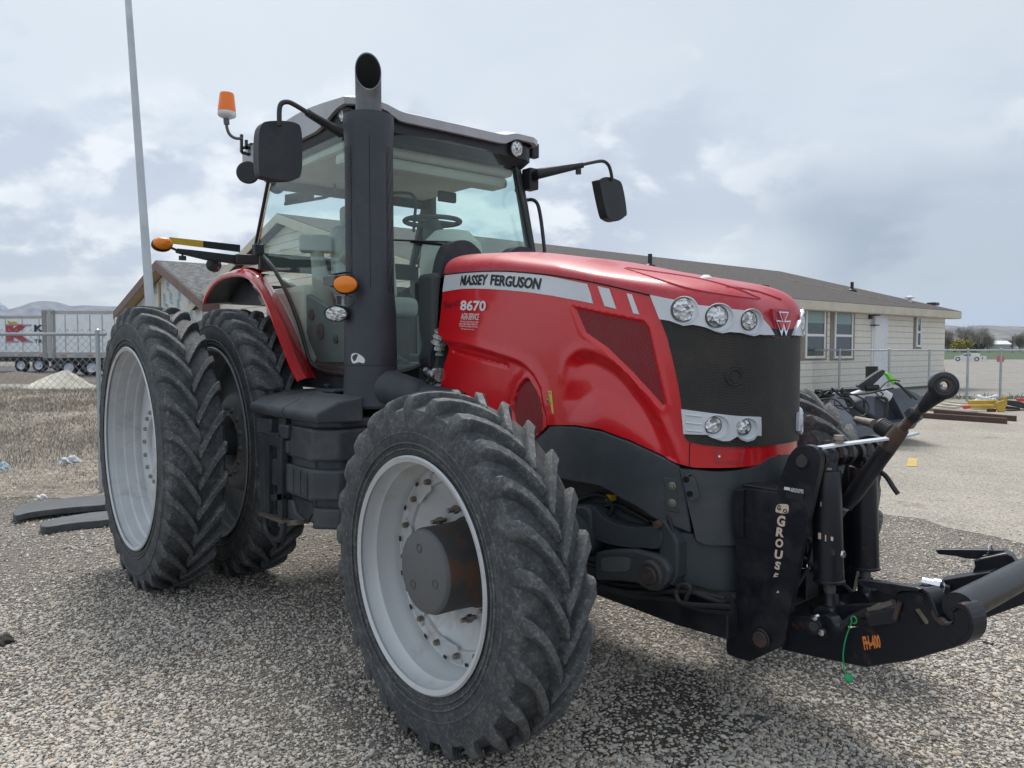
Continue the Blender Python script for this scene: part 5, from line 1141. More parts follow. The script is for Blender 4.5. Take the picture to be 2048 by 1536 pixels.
# loose pebbles near the camera: one object, geometry nodes on a point cloud
def pebbles():
    pts = []; sc = []
    def area(n, smin, smax, rmin, rmax, l0, l1):
        k = 0
        u = rng.random(n); d = np.exp(np.log(rmin)+(np.log(rmax)-np.log(rmin))*u)
        lat = (rng.random(n)*(l1-l0)+l0)*d
        P = CC[None, :2]+CR[None, :2]*lat[:, None]+CV[None, :2]*d[:, None]
        s = smin+(smax-smin)*rng.random(n)**2.6
        return P, s
    for args in ((430000, .0038, .0130, 2.3, 15, -.82, .80), (9000, .010, .022, 2.3, 14, -.82, .8)):
        P, s = area(*args); pts.append(P); sc.append(s)
    P = np.concatenate(pts); s = np.concatenate(sc)
    # keep the packed yard cleaner
    e = np.array([g2(1690, 1010), g2(1790, 1030), g2(1900, 1055), g2(2100, 1100), cxy(9, 3.2), cxy(30, 10), cxy(30, 25.5), cxy(2, 25.5), cxy(-1, 16), cxy(1.5, 9)])
    dn_ = np.hypot(*(P-np.array(g2(1330, 1450))).T); lf = .5+.25*np.sin(P[:, 0]*2.1+np.sin(P[:, 1]*1.7)*1.5)+.25*np.sin(P[:, 1]*2.7+P[:, 0]*.9); kp_ = rng.random(len(P)) < np.clip(.35+.75*lf, 0, 1)*np.clip(.42+dn_/.8, 0, 1); P = P[kp_]; s = s[kp_]  # pebbles thinned over the painted shadow and damp patch
    iny = inside_np(e, P); de_ = dist_poly(e, P); keep = (~iny) | (rng.random(len(P)) < .05+.6*np.exp(-de_/1.5)); keep &= iny | (rng.random(len(P)) < np.clip(.45+de_/2.2, 0, 1)); P = P[keep]; s = s[keep]
    inw = inside_np(np.array([cxy(-22, 9.2), cxy(-4.5, 9.2), cxy(-3.2, 11.5), cxy(-2, 18), cxy(-30, 33)]), P); keep = (~inw) | (rng.random(len(P)) < .1); P = P[keep]; s = s[keep]
    me = bpy.data.meshes.new('pebbles'); me.vertices.add(len(P))
    co = np.zeros((len(P), 3)); co[:, :2] = P; co[:, 2] = s*.25; me.vertices.foreach_set('co', co.ravel())
    at = me.attributes.new('ps', 'FLOAT', 'POINT'); at.data.foreach_set('value', s.astype(np.float32))
    o = bpy.data.objects.new('gravel', me); COL.objects.link(o); o['kind'] = 'stuff'; o['label'] = 'loose grey and tan river gravel over the yard'; o['category'] = 'gravel'
    ng = bpy.data.node_groups.new('scatter', 'GeometryNodeTree'); ng.interface.new_socket('Geometry', in_out='INPUT', socket_type='NodeSocketGeometry'); ng.interface.new_socket('Geometry', in_out='OUTPUT', socket_type='NodeSocketGeometry')
    L = ng.links; n_ = ng.nodes.new
    gi = n_('NodeGroupInput'); go = n_('NodeGroupOutput'); ip = n_('GeometryNodeInstanceOnPoints')
    ico = n_('GeometryNodeMeshIcoSphere'); ico.inputs['Radius'].default_value = 1; ico.inputs['Subdivisions'].default_value = 2
    sm = n_('GeometryNodeSetShadeSmooth'); mt = n_('GeometryNodeSetMaterial'); mt.inputs['Material'].default_value = MT['pebble']
    L.new(ico.outputs['Mesh'], sm.inputs[0]); L.new(sm.outputs[0], mt.inputs[0]); L.new(mt.outputs[0], ip.inputs['Instance'])
    na = n_('GeometryNodeInputNamedAttribute'); na.data_type = 'FLOAT'; na.inputs['Name'].default_value = 'ps'
    rv = n_('FunctionNodeRandomValue'); rv.data_type = 'FLOAT_VECTOR'; rv.inputs[0].default_value = (.7, .45, .35); rv.inputs[1].default_value = (1.25, .95, .62)
    vm = n_('ShaderNodeVectorMath'); vm.operation = 'SCALE'; L.new(rv.outputs[0], vm.inputs[0]); L.new(na.outputs['Attribute'], vm.inputs['Scale']); L.new(vm.outputs[0], ip.inputs['Scale'])
    rr = n_('FunctionNodeRandomValue'); rr.data_type = 'FLOAT_VECTOR'; rr.inputs[0].default_value = (-.4, -.4, 0); rr.inputs[1].default_value = (.4, .4, 6.28); rr.inputs['Seed'].default_value = 3
    L.new(rr.outputs[0], ip.inputs['Rotation']); L.new(gi.outputs[0], ip.inputs['Points']); L.new(ip.outputs[0], go.inputs[0])
    md = o.modifiers.new('scatter', 'NODES'); md.node_group = ng
def pebblemat():
    m, nt, b = newmat('pebble_stone'); oi = nt.nodes.new('ShaderNodeObjectInfo')
    r = ramp(nt, oi.outputs['Random'], ((0, (.19, .175, .165)), (.09, (.42, .385, .345)), (.26, (.59, .54, .475)), (.44, (.48, .445, .405)), (.62, (.67, .61, .53)), (.80, (.58, .475, .37)), (.90, (.70, .67, .59)), (1, (.76, .74, .68))))
    r.color_ramp.interpolation = 'CONSTANT'
    n = noise(nt, 60, 4); c = nt.nodes.new('ShaderNodeMix'); c.data_type = 'RGBA'; c.blend_type = 'MULTIPLY'; c.inputs[0].default_value = .5
    nt.links.new(r.outputs[0], c.inputs[6]); r2 = ramp(nt, n.outputs[0], ((.3, .6), (.7, 1))); nt.links.new(r2.outputs[0], c.inputs[7])
    nt.links.new(c.outputs[2], b.inputs['Base Color']); b.inputs['Roughness'].default_value = .8; return m
MT['pebble'] = pebblemat(); pebbles()
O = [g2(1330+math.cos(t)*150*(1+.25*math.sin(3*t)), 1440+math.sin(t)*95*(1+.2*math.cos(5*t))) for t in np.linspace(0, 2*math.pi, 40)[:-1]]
sheet('shade_damp_patch', O, .004, gravel_mat('shade_damp_fines', ((.10, .09, .08), (.18, .165, .14), (.26, .235, .2)), 110, .7, (.7, 1.2)))  # dark sheet that paints in ground shadow together with some damp
# ---------------------------------------------------------------- dry weeds behind the fence
def weeds(name, poly, n, hmin, hmax, m, w=.004, bend=.6, label='', cat='weeds', near=None):
    A = np.array(poly); x0, y0 = A.min(0); x1, y1 = A.max(0)
    P = np.stack([rng.random(n*3)*(x1-x0)+x0, rng.random(n*3)*(y1-y0)+y0], 1); P = P[inside_np(A, P)]
    # denser near the camera
    d = (P-CC[:2])@CV[:2]; k = rng.random(len(P)) < np.clip(9.5/d, 0, 1)**1.1; P = P[k][:n]; d = (P-CC[:2])@CV[:2]
    cl = np.clip(np.sin(P[:, 0]*1.1+np.sin(P[:, 1]*.8)*2)*np.sin(P[:, 1]*1.3+P[:, 0]*.5)*.35+.6+.3*np.sin(P[:, 0]*5.3+np.sin(P[:, 1]*3.7)*2)*np.sin(P[:, 1]*6.1+np.sin(P[:, 0]*4)*2), .12, 2)
    if near is not None:
        kk = rng.random(len(P)) < near(d)*np.clip(cl*1.2, .1, 1); P = P[kk]; d = d[kk]; cl = cl[kk]
    h = (hmin+(hmax-hmin)*rng.random(len(P))**2)*cl; a = rng.random(len(P))*6.283; b = rng.random(len(P))*bend+.1
    ww = w*np.clip(d/9, 1, 3)
    V = np.zeros((len(P), 6, 3)); ca, sa = np.cos(a), np.sin(a)
    px_, py_ = CR[0]*ww, CR[1]*ww
    for i, t in enumerate((0, .5, 1)):
        off = h*b*t*t; x = P[:, 0]+ca*off*1.2; y = P[:, 1]+sa*off*1.2; z = h*t*(1-b*t*.55)
        wt = (1-t*.75)
        V[:, 2*i] = np.stack([x-px_*wt, y-py_*wt, z], 1); V[:, 2*i+1] = np.stack([x+px_*wt, y+py_*wt, z], 1)
    n_ = len(P); base = np.arange(n_)[:, None]*6
    F = np.concatenate([base+[0, 1, 3, 2], base+[2, 3, 5, 4]]); me = bpy.data.meshes.new(name); me.from_pydata(V.reshape(-1, 3).tolist(), [], F.tolist()); me.update()
    o = link(name, me, m); o['kind'] = 'stuff'; o['label'] = label; o['category'] = cat; return o
def weedmat(name, stops):
    m, nt, b = newmat(name); g = nt.nodes.new('ShaderNodeNewGeometry'); r = ramp(nt, g.outputs['Random Per Island'], stops)
    nt.links.new(r.outputs[0], b.inputs['Base Color']); b.inputs['Roughness'].default_value = .85; return m
MT['dry'] = weedmat('dry_weed', ((0, (.14, .11, .08)), (.3, (.30, .24, .17)), (.6, (.42, .345, .25)), (.85, (.27, .23, .18)), (1, (.55, .48, .37))))
MT['twig'] = weedmat('dry_twig', ((0, (.09, .075, .065)), (.5, (.20, .175, .15)), (1, (.38, .345, .30))))
WP = [cxy(-16, 9.1), cxy(-4.3, 9.1), cxy(-3.3, 11), cxy(-4, 20), cxy(-6, 32), cxy(-24, 32)]
weeds('dry_weeds', WP, 60000, .03, .32, MT['dry'], .0032, .9, 'tangled dry brown weeds behind the chain-link fence on the left', near=lambda d: np.clip((d-9.5)/4, .08, 1))
weeds('dry_brush', WP, 60000, .03, .22, MT['twig'], .004, 1.4, 'grey twiggy brush matted over the dirt behind the fence', 'brush')
weeds('green_weeds', [cxy(7, 25.6), cxy(17, 25.6), cxy(18, 27), cxy(8, 27)], 5000, .05, .35, weedmat('green_weed', ((0, (.05, .09, .03)), (1, (.14, .17, .08)))), .005, .8, 'low green weeds along the foot of the right-hand fence')
# ---------------------------------------------------------------- chain-link fences
MT['galv'] = mat('galvanised_steel', (.40, .43, .46), .45, .5)
MT['wire'] = mat('fence_wire', (.30, .32, .34), .5, .4)
def fence(a, b, H_, posts, pitch, wr, pr, label):
    a = np.array([a[0], a[1], 0]); b = np.array([b[0], b[1], 0]); L = np.linalg.norm(b-a); d = (b-a)/L
    root = empty('chain_link_fence', tuple(a)); tag(root, label, 'fence')
    q = MB(); q.cyl([0, 0, H_-.02], d*L+[0, 0, H_-.02], pr*.8, 10); q.build('top_rail', MT['galv'], root)
    for t in posts:
        MB().cyl(d*t, d*t+[0, 0, H_-.02], pr, 12).lathe([(pr*1.1, H_-.02), (pr*1.05, H_+.03), (0, H_+.05)], d*t, (0, 0, 1), 12).build('post', MT['galv'], root)
    V = []; F = []
    def seg(p, q_):
        w = wr; k = len(V); s = np.array([0, 0, 1.])*w; t_ = np.cross(d, [0, 0, 1])*w
        for e in (p, q_): V.extend([e+s, e-s*.5+t_*.9, e-s*.5-t_*.9])
        for i in range(3): F.append((k+i, k+(i+1) % 3, k+3+(i+1) % 3, k+3+i))
    n = int((L+H_)/pitch)
    for i in range(-int(H_/pitch)-1, n+1):
        x = i*pitch
        for s in (1, -1):
            x0, x1 = (x, x+H_) if s > 0 else (x+H_, x); z0, z1 = .02, H_+.04
            if s > 0: p0, p1 = (x, z0), (x+H_, z1)
            else: p0, p1 = (x+H_, z0), (x, z1)
            lo_, hi_ = 0, 1
            dx = p1[0]-p0[0]
            ta, tb_ = (0-p0[0])/dx, (L-p0[0])/dx; lo_ = max(lo_, min(ta, tb_)); hi_ = min(hi_, max(ta, tb_))
            if hi_ <= lo_: continue
            f = lambda t: d*(p0[0]+dx*t)+np.array([0, 0, p0[1]+(p1[1]-p0[1])*t])
            seg(f(lo_), f(hi_))
    me = bpy.data.meshes.new('wire_mesh'); me.from_pydata([tuple(v) for v in V], [], F); me.update(); link('wire_mesh', me, MT['wire'], root); return root
pL = gnd(203, 985); fl = pL+CR*.1; fa_ = pL-CR*7.5
z_top = pl(197, 668, 0, pL[0])[2]
Ltot = float(np.linalg.norm(fl-fa_))
fence(fa_, fl, 1.885, [Ltot-.1, Ltot-3.15, Ltot-6.2], .085, .0030, .026, 'chain-link fence of grey mesh in front of the parked trailers and dry weeds')
# right fence
ra, rb = gnd(1560, 792), gnd(2240, 812)
L_ = float(np.linalg.norm(rb-ra)); d_ = (rb-ra)/L_
def tpost(px):
    r_ = ray(px, 790); A_ = np.array([[d_[0], -r_[0]], [d_[1], -r_[1]]]); s_ = np.linalg.solve(A_, (CC-ra)[:2]); return float(s_[0])
fence(ra, rb, 1.66, [tpost(x) for x in (1604, 1678, 1777, 1857, 1934, 2000, 2075, 2150)], .085, .0035, .035, 'long chain-link fence in front of the tan house and the open lot')
# ---------------------------------------------------------------- house with windows and door
def siding(name, col, pitch, line=.55):
    m, nt, b = newmat(name); tc = nt.nodes.new('ShaderNodeTexCoord'); sp_ = nt.nodes.new('ShaderNodeSeparateXYZ'); nt.links.new(tc.outputs['Object'], sp_.inputs[0])
    fr = mathn(nt, 'FRACT', mathn(nt, 'DIVIDE', sp_.outputs[2], pitch)); r = ramp(nt, fr, ((0, line), (.09, line), (.13, 1), (1, 1)))
    n = noise(nt, 3, 5); r2 = ramp(nt, n.outputs[0], ((.3, .93), (.7, 1.03)))
    x = nt.nodes.new('ShaderNodeMix'); x.data_type = 'RGBA'; x.blend_type = 'MULTIPLY'; x.inputs[0].default_value = 1; x.inputs[6].default_value = c4(col); nt.links.new(r.outputs[0], x.inputs[7])
    y = nt.nodes.new('ShaderNodeMix'); y.data_type = 'RGBA'; y.blend_type = 'MULTIPLY'; y.inputs[0].default_value = 1; nt.links.new(x.outputs[2], y.inputs[6]); nt.links.new(r2.outputs[0], y.inputs[7])
    nt.links.new(y.outputs[2], b.inputs['Base Color']); b.inputs['Roughness'].default_value = .7; bump(nt, b, fr, .6, .03); return m
MT['siding'] = siding('tan_lap_siding', (.78, .75, .67), .235)
MT['fascia'] = mat('fascia_tan', (.56, .51, .42), .7); MT['trimtaupe'] = mat('taupe_trim', (.27, .235, .195), .7)
MT['shingle'] = mat('brown_shingles', (.092, .082, .079), .9, dirt=(.05, .042, .04), amt=.8, dscale=9, lo=.4, hi=.6, bmp=(14, .6, .02))
MT['shinglegrey'] = mat('grey_shingles', (.17, .175, .18), .9, dirt=(.07, .075, .08), amt=.85, dscale=5, lo=.42, hi=.58, bmp=(14, .6, .02))
MT['windowframe'] = mat('white_window_frame', (.75, .76, .76), .4, vary=.02)
G2 = gnd(1887, 774); X0h = G2[0]; Y2 = G2[1]
def hw(px, py): return pl(px, py, 0, X0h)
Y1 = hw(890, 560)[1]; ZE = hw(1885, 622)[2]
rid = pl(576, 437, 1, Y1); XR, ZR = rid[0], rid[2]
house = empty('tan_house', (0, 0, 0)); tag(house, 'long single-storey tan house with brown shingle roof and white door behind the right fence', 'house')
def hb_(name, a, b, m, **k): return MB().box(a, b).build(name, m, house, smooth=False, **k)
XB = 2*XR-X0h
w = MB(); w.add([(X0h, Y1, .12), (X0h, Y1, ZE), (XR, Y1, ZR-.15), (XB, Y1, ZE), (XB, Y1, .12), (X0h, Y2, .12), (X0h, Y2, ZE), (XR, Y2, ZR-.15), (XB, Y2, ZE), (XB, Y2, .12)], [(0, 1, 2, 3, 4), (9, 8, 7, 6, 5), (0, 5, 6, 1), (4, 3, 8, 9), (1, 6, 7, 2), (2, 7, 8, 3), (0, 4, 9, 5)])
w.build('wall', MT['siding'], house, smooth=False)
hb_('skirting', (X0h-.06, Y1+.1, 0), (X0h-.02, Y2-.05, .12), MT['ink'])
ov = .45; sl_ = (ZR-ZE)/(X0h-XR)
def roofz(x): return ZE+.12+(X0h-x)*sl_ if x >= XR else ZE+.12+(x-XB)*sl_
e0, e1 = X0h+ov, XB-ov; r = MB()
for z_off, mi in ((0, 0),):
    A_ = [(e0, ZE+.12-ov*sl_), (XR, ZR+.12), (e1, ZE+.12-ov*sl_)]; B_ = [(x, z-.14) for x, z in A_]
    for y0, y1 in ((Y1-.35, Y2+.45),):
        vs = [(x, y0, z) for x, z in A_+B_[::-1]]+[(x, y1, z) for x, z in A_+B_[::-1]]
        r.add(vs, [(0, 1, 4, 5), (1, 2, 3, 4), (6, 11, 10, 7), (7, 10, 9, 8), (0, 6, 7, 1), (1, 7, 8, 2), (5, 4, 10, 11), (4, 3, 9, 10), (0, 5, 11, 6), (2, 8, 9, 3)])
roof = r.build('roof', MT['shingle'], house, smooth=False)
zf0 = ZE+.12-ov*sl_
hb_('fascia', (e0+.003, Y1-.36, zf0-.32), (e0+.04, Y2+.46, zf0-.02), MT['fascia']); hb_('soffit', (X0h+.01, Y1-.3, zf0-.34), (e0, Y2+.44, zf0-.30), MT['fascia'])
fg = MB()
for y in (Y1-.37, Y2+.452):
    fg.add([(e0+.02, y, zf0-.02), (XR, y, ZR+.10), (XR, y, ZR-.16), (e0+.02, y, zf0-.30), (e0+.02, y+.03, zf0-.02), (XR, y+.03, ZR+.10), (XR, y+.03, ZR-.16), (e0+.02, y+.03, zf0-.30)], [(0, 1, 2, 3), (4, 7, 6, 5), (0, 4, 5, 1), (3, 2, 6, 7)])
    fg.add([(e1-.02, y, zf0-.02), (XR, y, ZR+.10), (XR, y, ZR-.16), (e1-.02, y, zf0-.30), (e1-.02, y+.03, zf0-.02), (XR, y+.03, ZR+.10), (XR, y+.03, ZR-.16), (e1-.02, y+.03, zf0-.30)], [(0, 1, 2, 3), (4, 7, 6, 5), (0, 4, 5, 1), (3, 2, 6, 7)])
fg.build('barge_board', MT['fascia'], house, smooth=False)
def hwin(x0, x1, y0, y1, trim=6, both=True, mid=None):
    a, b = hw(x0, y1), hw(x1, y0); ya, yb, za, zb = a[1], b[1], a[2], b[2]; T_ = trim
    t0, t1 = hw(x0-T_, y1+4), hw(x1+T_, y0-7)
    MB().box((X0h-.02, t0[1], t0[2]), (X0h+.03, t1[1], t1[2])).build('window_trim', MT['trimtaupe'], house, smooth=False)
    fr_ = MB(); f = .085; X_ = X0h+.055
    fr_.box((X_-.02, ya, za), (X_+.03, ya+f, zb)).box((X_-.02, yb-f, za), (X_+.03, yb, zb)).box((X_-.02, ya+f, za), (X_+.03, yb-f, za+f)).box((X_-.02, ya+f, zb-f), (X_+.03, yb-f, zb))
    zm = hw(x0, mid)[2] if mid else (za+zb)/2; fr_.box((X_-.02, ya+f, zm-f/2), (X_+.026, yb-f, zm+f/2))
    fo_ = fr_.build('window', MT['windowframe'], house, smooth=False); MB().box((X_-.02, ya+f, za+f), (X_-.002, yb-f, zm-f/2)).build('pane', MT['window'], fo_, smooth=False); MB().box((X_-.02, ya+f, zm+f/2), (X_-.002, yb-f, zb-f)).build('pane', MT['window'], fo_, smooth=False); MB().box((X_-.0015, ya+f, zm+(zb-zm)*.45), (X_+.002, yb-f, zb-f)).build('blind', MT['blind'], fo_, smooth=False)
hwin(1607, 1648, 618, 717, mid=670); hwin(1665, 1703, 622, 717, mid=671); hwin(1829, 1840, 633, 694, trim=3, mid=664)
# door
d0, d1 = hw(1743, 768), hw(1771, 628); dm = hw(1759, 700)[1]
MB().box((X0h-.01, d0[1]-.12, .12), (X0h+.05, d1[1]+.1, d1[2]+.12)).build('door_frame', MT['windowframe'], house, smooth=False)
dr = MB().box((X0h+.052, d0[1], .14), (X0h+.075, dm, d1[2])).build('door', MT['white'], house, smooth=False)
MB().box((X0h+.052, dm+.02, .14), (X0h+.058, d1[1], d1[2])).build('door_recess', MT['silver'], house, smooth=False)
for zc_ in (.55, 1.35, 2.2, 3.0):
    if zc_+.5 < d1[2]: MB().box((X0h+.076, d0[1]+.1, zc_), (X0h+.082, dm-.08, zc_+.5)).build('door_panel', MT['windowframe'], dr, smooth=False)
lq = hw(1744, 637); l0 = empty('porch_lamp', (0, 0, 0), house); MB().box(lq+[.02, -.14, .10], lq+[.25, .14, .16]).box(lq+[.02, -.12, -.28], lq+[.24, .12, -.24]).bar(lq+[.03, -.11, -.25], lq+[.03, -.11, .1], .02, .02).bar(lq+[.22, -.11, -.25], lq+[.22, -.11, .1], .02, .02).bar(lq+[.03, .11, -.25], lq+[.03, .11, .1], .02, .02).bar(lq+[.22, .11, -.25], lq+[.22, .11, .1], .02, .02).box(lq+[-.01, -.3, -.02], lq+[.08, -.12, .2]).build('lamp_cage', MT['ink'], l0, smooth=False)
MB().cyl(lq+[.12, 0, -.24], lq+[.12, 0, .05], .05, 12).build('lamp_glass', MT['silver'], l0)
# roof vents and seam
def onroof(px, py):
    P = CC.copy(); dd = ray(px, py); best = None
    for t in np.linspace(15, 80, 900):
        Q = CC+dd*t
        if Q[0] < e0 and Q[2] < roofz(Q[0]): return np.array([Q[0], Q[1], roofz(Q[0])])
    return CC+dd*40
for px, h_, r_, m_ in ((1300, .45, .08, MT['ink']), (1704, .40, .07, MT['ink'])):
    py = 533 if px == 1300 else 582; P = onroof(px, py); MB().cyl(P-[0, 0, .1], P+[0, 0, h_], r_, 12).lathe([(.22, -.02), (.2, .04), (.09, .1)], P, (0, 0, 1), 16).build('roof_pipe', m_, house)
for px, py, m_ in ((1522, 575, MT['ink']), (1866, 609, MT['ink'])):
    P = onroof(px, py); MB().box(P-[.2, .25, .05], P+[.2, .25, .09]).build('roof_vent', m_, house, smooth=False, bev=.05)
P = onroof(1819, 604); MB().lathe([(.08, -.1), (.08, .15), (.2, .16), (.2, .22), (.0, .28)], P, (0, 0, 1), 16).build('roof_flue', MT['windowframe'], house)
P = onroof(1410, 555)
a, b = onroof(1562, 556), onroof(1803, 607)
MB().bar(a+[0, 0, .02], b+[0, 0, .02], .07, .03).build('roof_seam', MT['fascia'], house, smooth=False)
# ---------------------------------------------------------------- unfinished house at left
def wrapmat():
    m, nt, b = newmat('house_wrap'); n = noise(nt, 1.2, 6); r_ = ramp(nt, n.outputs[0], ((.35, (.52, .55, .52)), (.65, (.66, .68, .66))))
    nt.links.new(r_.outputs[0], b.inputs['Base Color']); b.inputs['Roughness'].default_value = .55; nb = noise(nt, 2.5, 4); bump(nt, b, nb.outputs[0], .5, .1); return m
MT['wrap'] = wrapmat(); MT['brownfascia'] = mat('brown_fascia', (.165, .105, .09), .6); MT['osb'] = mat('osb_board', (.42, .31, .18), .8, dirt=(.3, .2, .1), amt=.7, dscale=12)
YB = None
for yb in np.linspace(5, 60, 600):
    if pl(310, 520, 1, yb)[2] >= 5.4: YB = yb; break
pk = pl(310, 520, 1, YB); le = pl(226, 622, 1, YB); re_ = pl(404, 600, 1, YB)
h2 = empty('unfinished_house', (0, 0, 0)); tag(h2, 'unfinished gabled house in white and blue printed wrap with grey shingles', 'house')
sL = (pk[2]-le[2])/(pk[0]-le[0]); sR = (pk[2]-re_[2])/(re_[0]-pk[0])
yw = YB+.55; xl, xr = le[0]+.55, re_[0]-.45; zl = le[2]+.55*sL-.35; zr_ = re_[2]+.45*sR-.3; y2_ = YB+14
w = MB(); w.add([(xl, yw, 0), (xl, yw, zl), (pk[0], yw, pk[2]-.35), (xr, yw, zr_), (xr, yw, 0), (xl, y2_, 0), (xl, y2_, zl), (pk[0], y2_, pk[2]-.35), (xr, y2_, zr_), (xr, y2_, 0)], [(0, 1, 2, 3, 4), (9, 8, 7, 6, 5), (0, 5, 6, 1), (4, 3, 8, 9), (1, 6, 7, 2), (2, 7, 8, 3)])
w.build('wall', MT['wrap'], h2, smooth=False)
r = MB(); A_ = [(le[0], le[2]), (pk[0], pk[2]), (re_[0], re_[2])]; B_ = [(x, z-.28) for x, z in A_]
vs = [(x, YB+.03, z) for x, z in A_+B_[::-1]]+[(x, y2_+.4, z) for x, z in A_+B_[::-1]]
r.add(vs, [(0, 1, 4, 5), (1, 2, 3, 4), (6, 11, 10, 7), (7, 10, 9, 8), (0, 6, 7, 1), (1, 7, 8, 2), (5, 4, 10, 11), (4, 3, 9, 10), (0, 5, 11, 6), (2, 8, 9, 3)])
r.build('roof', MT['shinglegrey'], h2, smooth=False)
f = MB()
for (a, b) in ((A_[0], A_[1]), (A_[1], A_[2])):
    q = [(a[0], YB, a[1]-.03), (b[0], YB, b[1]-.03), (b[0], YB, b[1]-.42), (a[0], YB, a[1]-.42)]; f.add(q+[(x, YB+.027, z) for x, _, z in q], [(0, 1, 2, 3), (7, 6, 5, 4), (0, 3, 7, 4), (1, 5, 6, 2), (3, 2, 6, 7), (0, 4, 5, 1)])
f.box((re_[0], YB, re_[2]-.42), (re_[0]+.03, y2_+.4, re_[2]-.02)); f.build('barge_board', MT['brownfascia'], h2, smooth=False)
sf = MB(); sf.add([(A_[0][0], YB+.03, A_[0][1]-.29), (A_[1][0], YB+.03, A_[1][1]-.29), (A_[1][0], yw, A_[1][1]-.29), (A_[0][0], yw, A_[0][1]-.29)], [(0, 1, 2, 3)]); sf.build('soffit', MT['osb'], h2, smooth=False)
bx = pl(321, 600, 1, yw)[0]; MB().box((bx-.09, yw-.06, 0), (bx+.09, yw-.005, 4.6)).build('corner_board', MT['osb'], h2, smooth=False)
bx2 = pl(422, 612, 1, yw)[0]; MB().box((bx2-.3, yw-.02, 0), (bx2+.3, yw+.3, zr_-.2)).build('framing', MT['osb'], h2, smooth=False)
MB().box((bx2+.3, yw+.1, 0), (bx2+7, yw+.6, 2.6)).build('lower_wall', MT['wrap'], h2, smooth=False)
MT['blueink'] = mat('wrap_print_blue', (.16, .38, .50), .6)
wf = lambda u, v: (pl(u, v, 1, yw), np.array([0, -1., 0]))
for (cx_, cy_) in ((311, 575), (337, 571), (343, 597), (360, 590), (358, 612), (381, 605), (408, 622), (335, 620), (384, 628), (330, 600)):
    text_on('wrap_lettering', 'LP WRAP', [(cx_+3, cy_+11), (cx_+1, cy_-13), (cx_-4, cy_-13), (cx_-3, cy_+11)], wf, .02, MT['blueink'], h2, .02)
# ---------------------------------------------------------------- flag pole
pb_ = gnd(300, 640+160) if False else None
PD = 16.0
b0 = dep(322, 850, PD); b0 = np.array([b0[0], b0[1], 0]); t0_ = dep(252, -60, PD)
bt = dep(300, 610, PD)
dirp = (t0_-bt)/np.linalg.norm(t0_-bt); base = bt-dirp*(bt[2]/dirp[2])
fp = empty('flag_pole', tuple(base)); tag(fp, 'tall leaning pale grey metal pole rising behind the left rear wheel', 'pole')
MB().tube([(0, 0, 0), tuple((t0_-base))], [.098, .062], 24).build('shaft', mat('pole_paint', (.50, .54, .58), .45, .2), fp)
MB().lathe([(.2, 0), (.2, .03), (.11, .05), (.1, .2)], (0, 0, 0), (0, 0, 1), 24).build('base_flange', MT['galv'], fp)
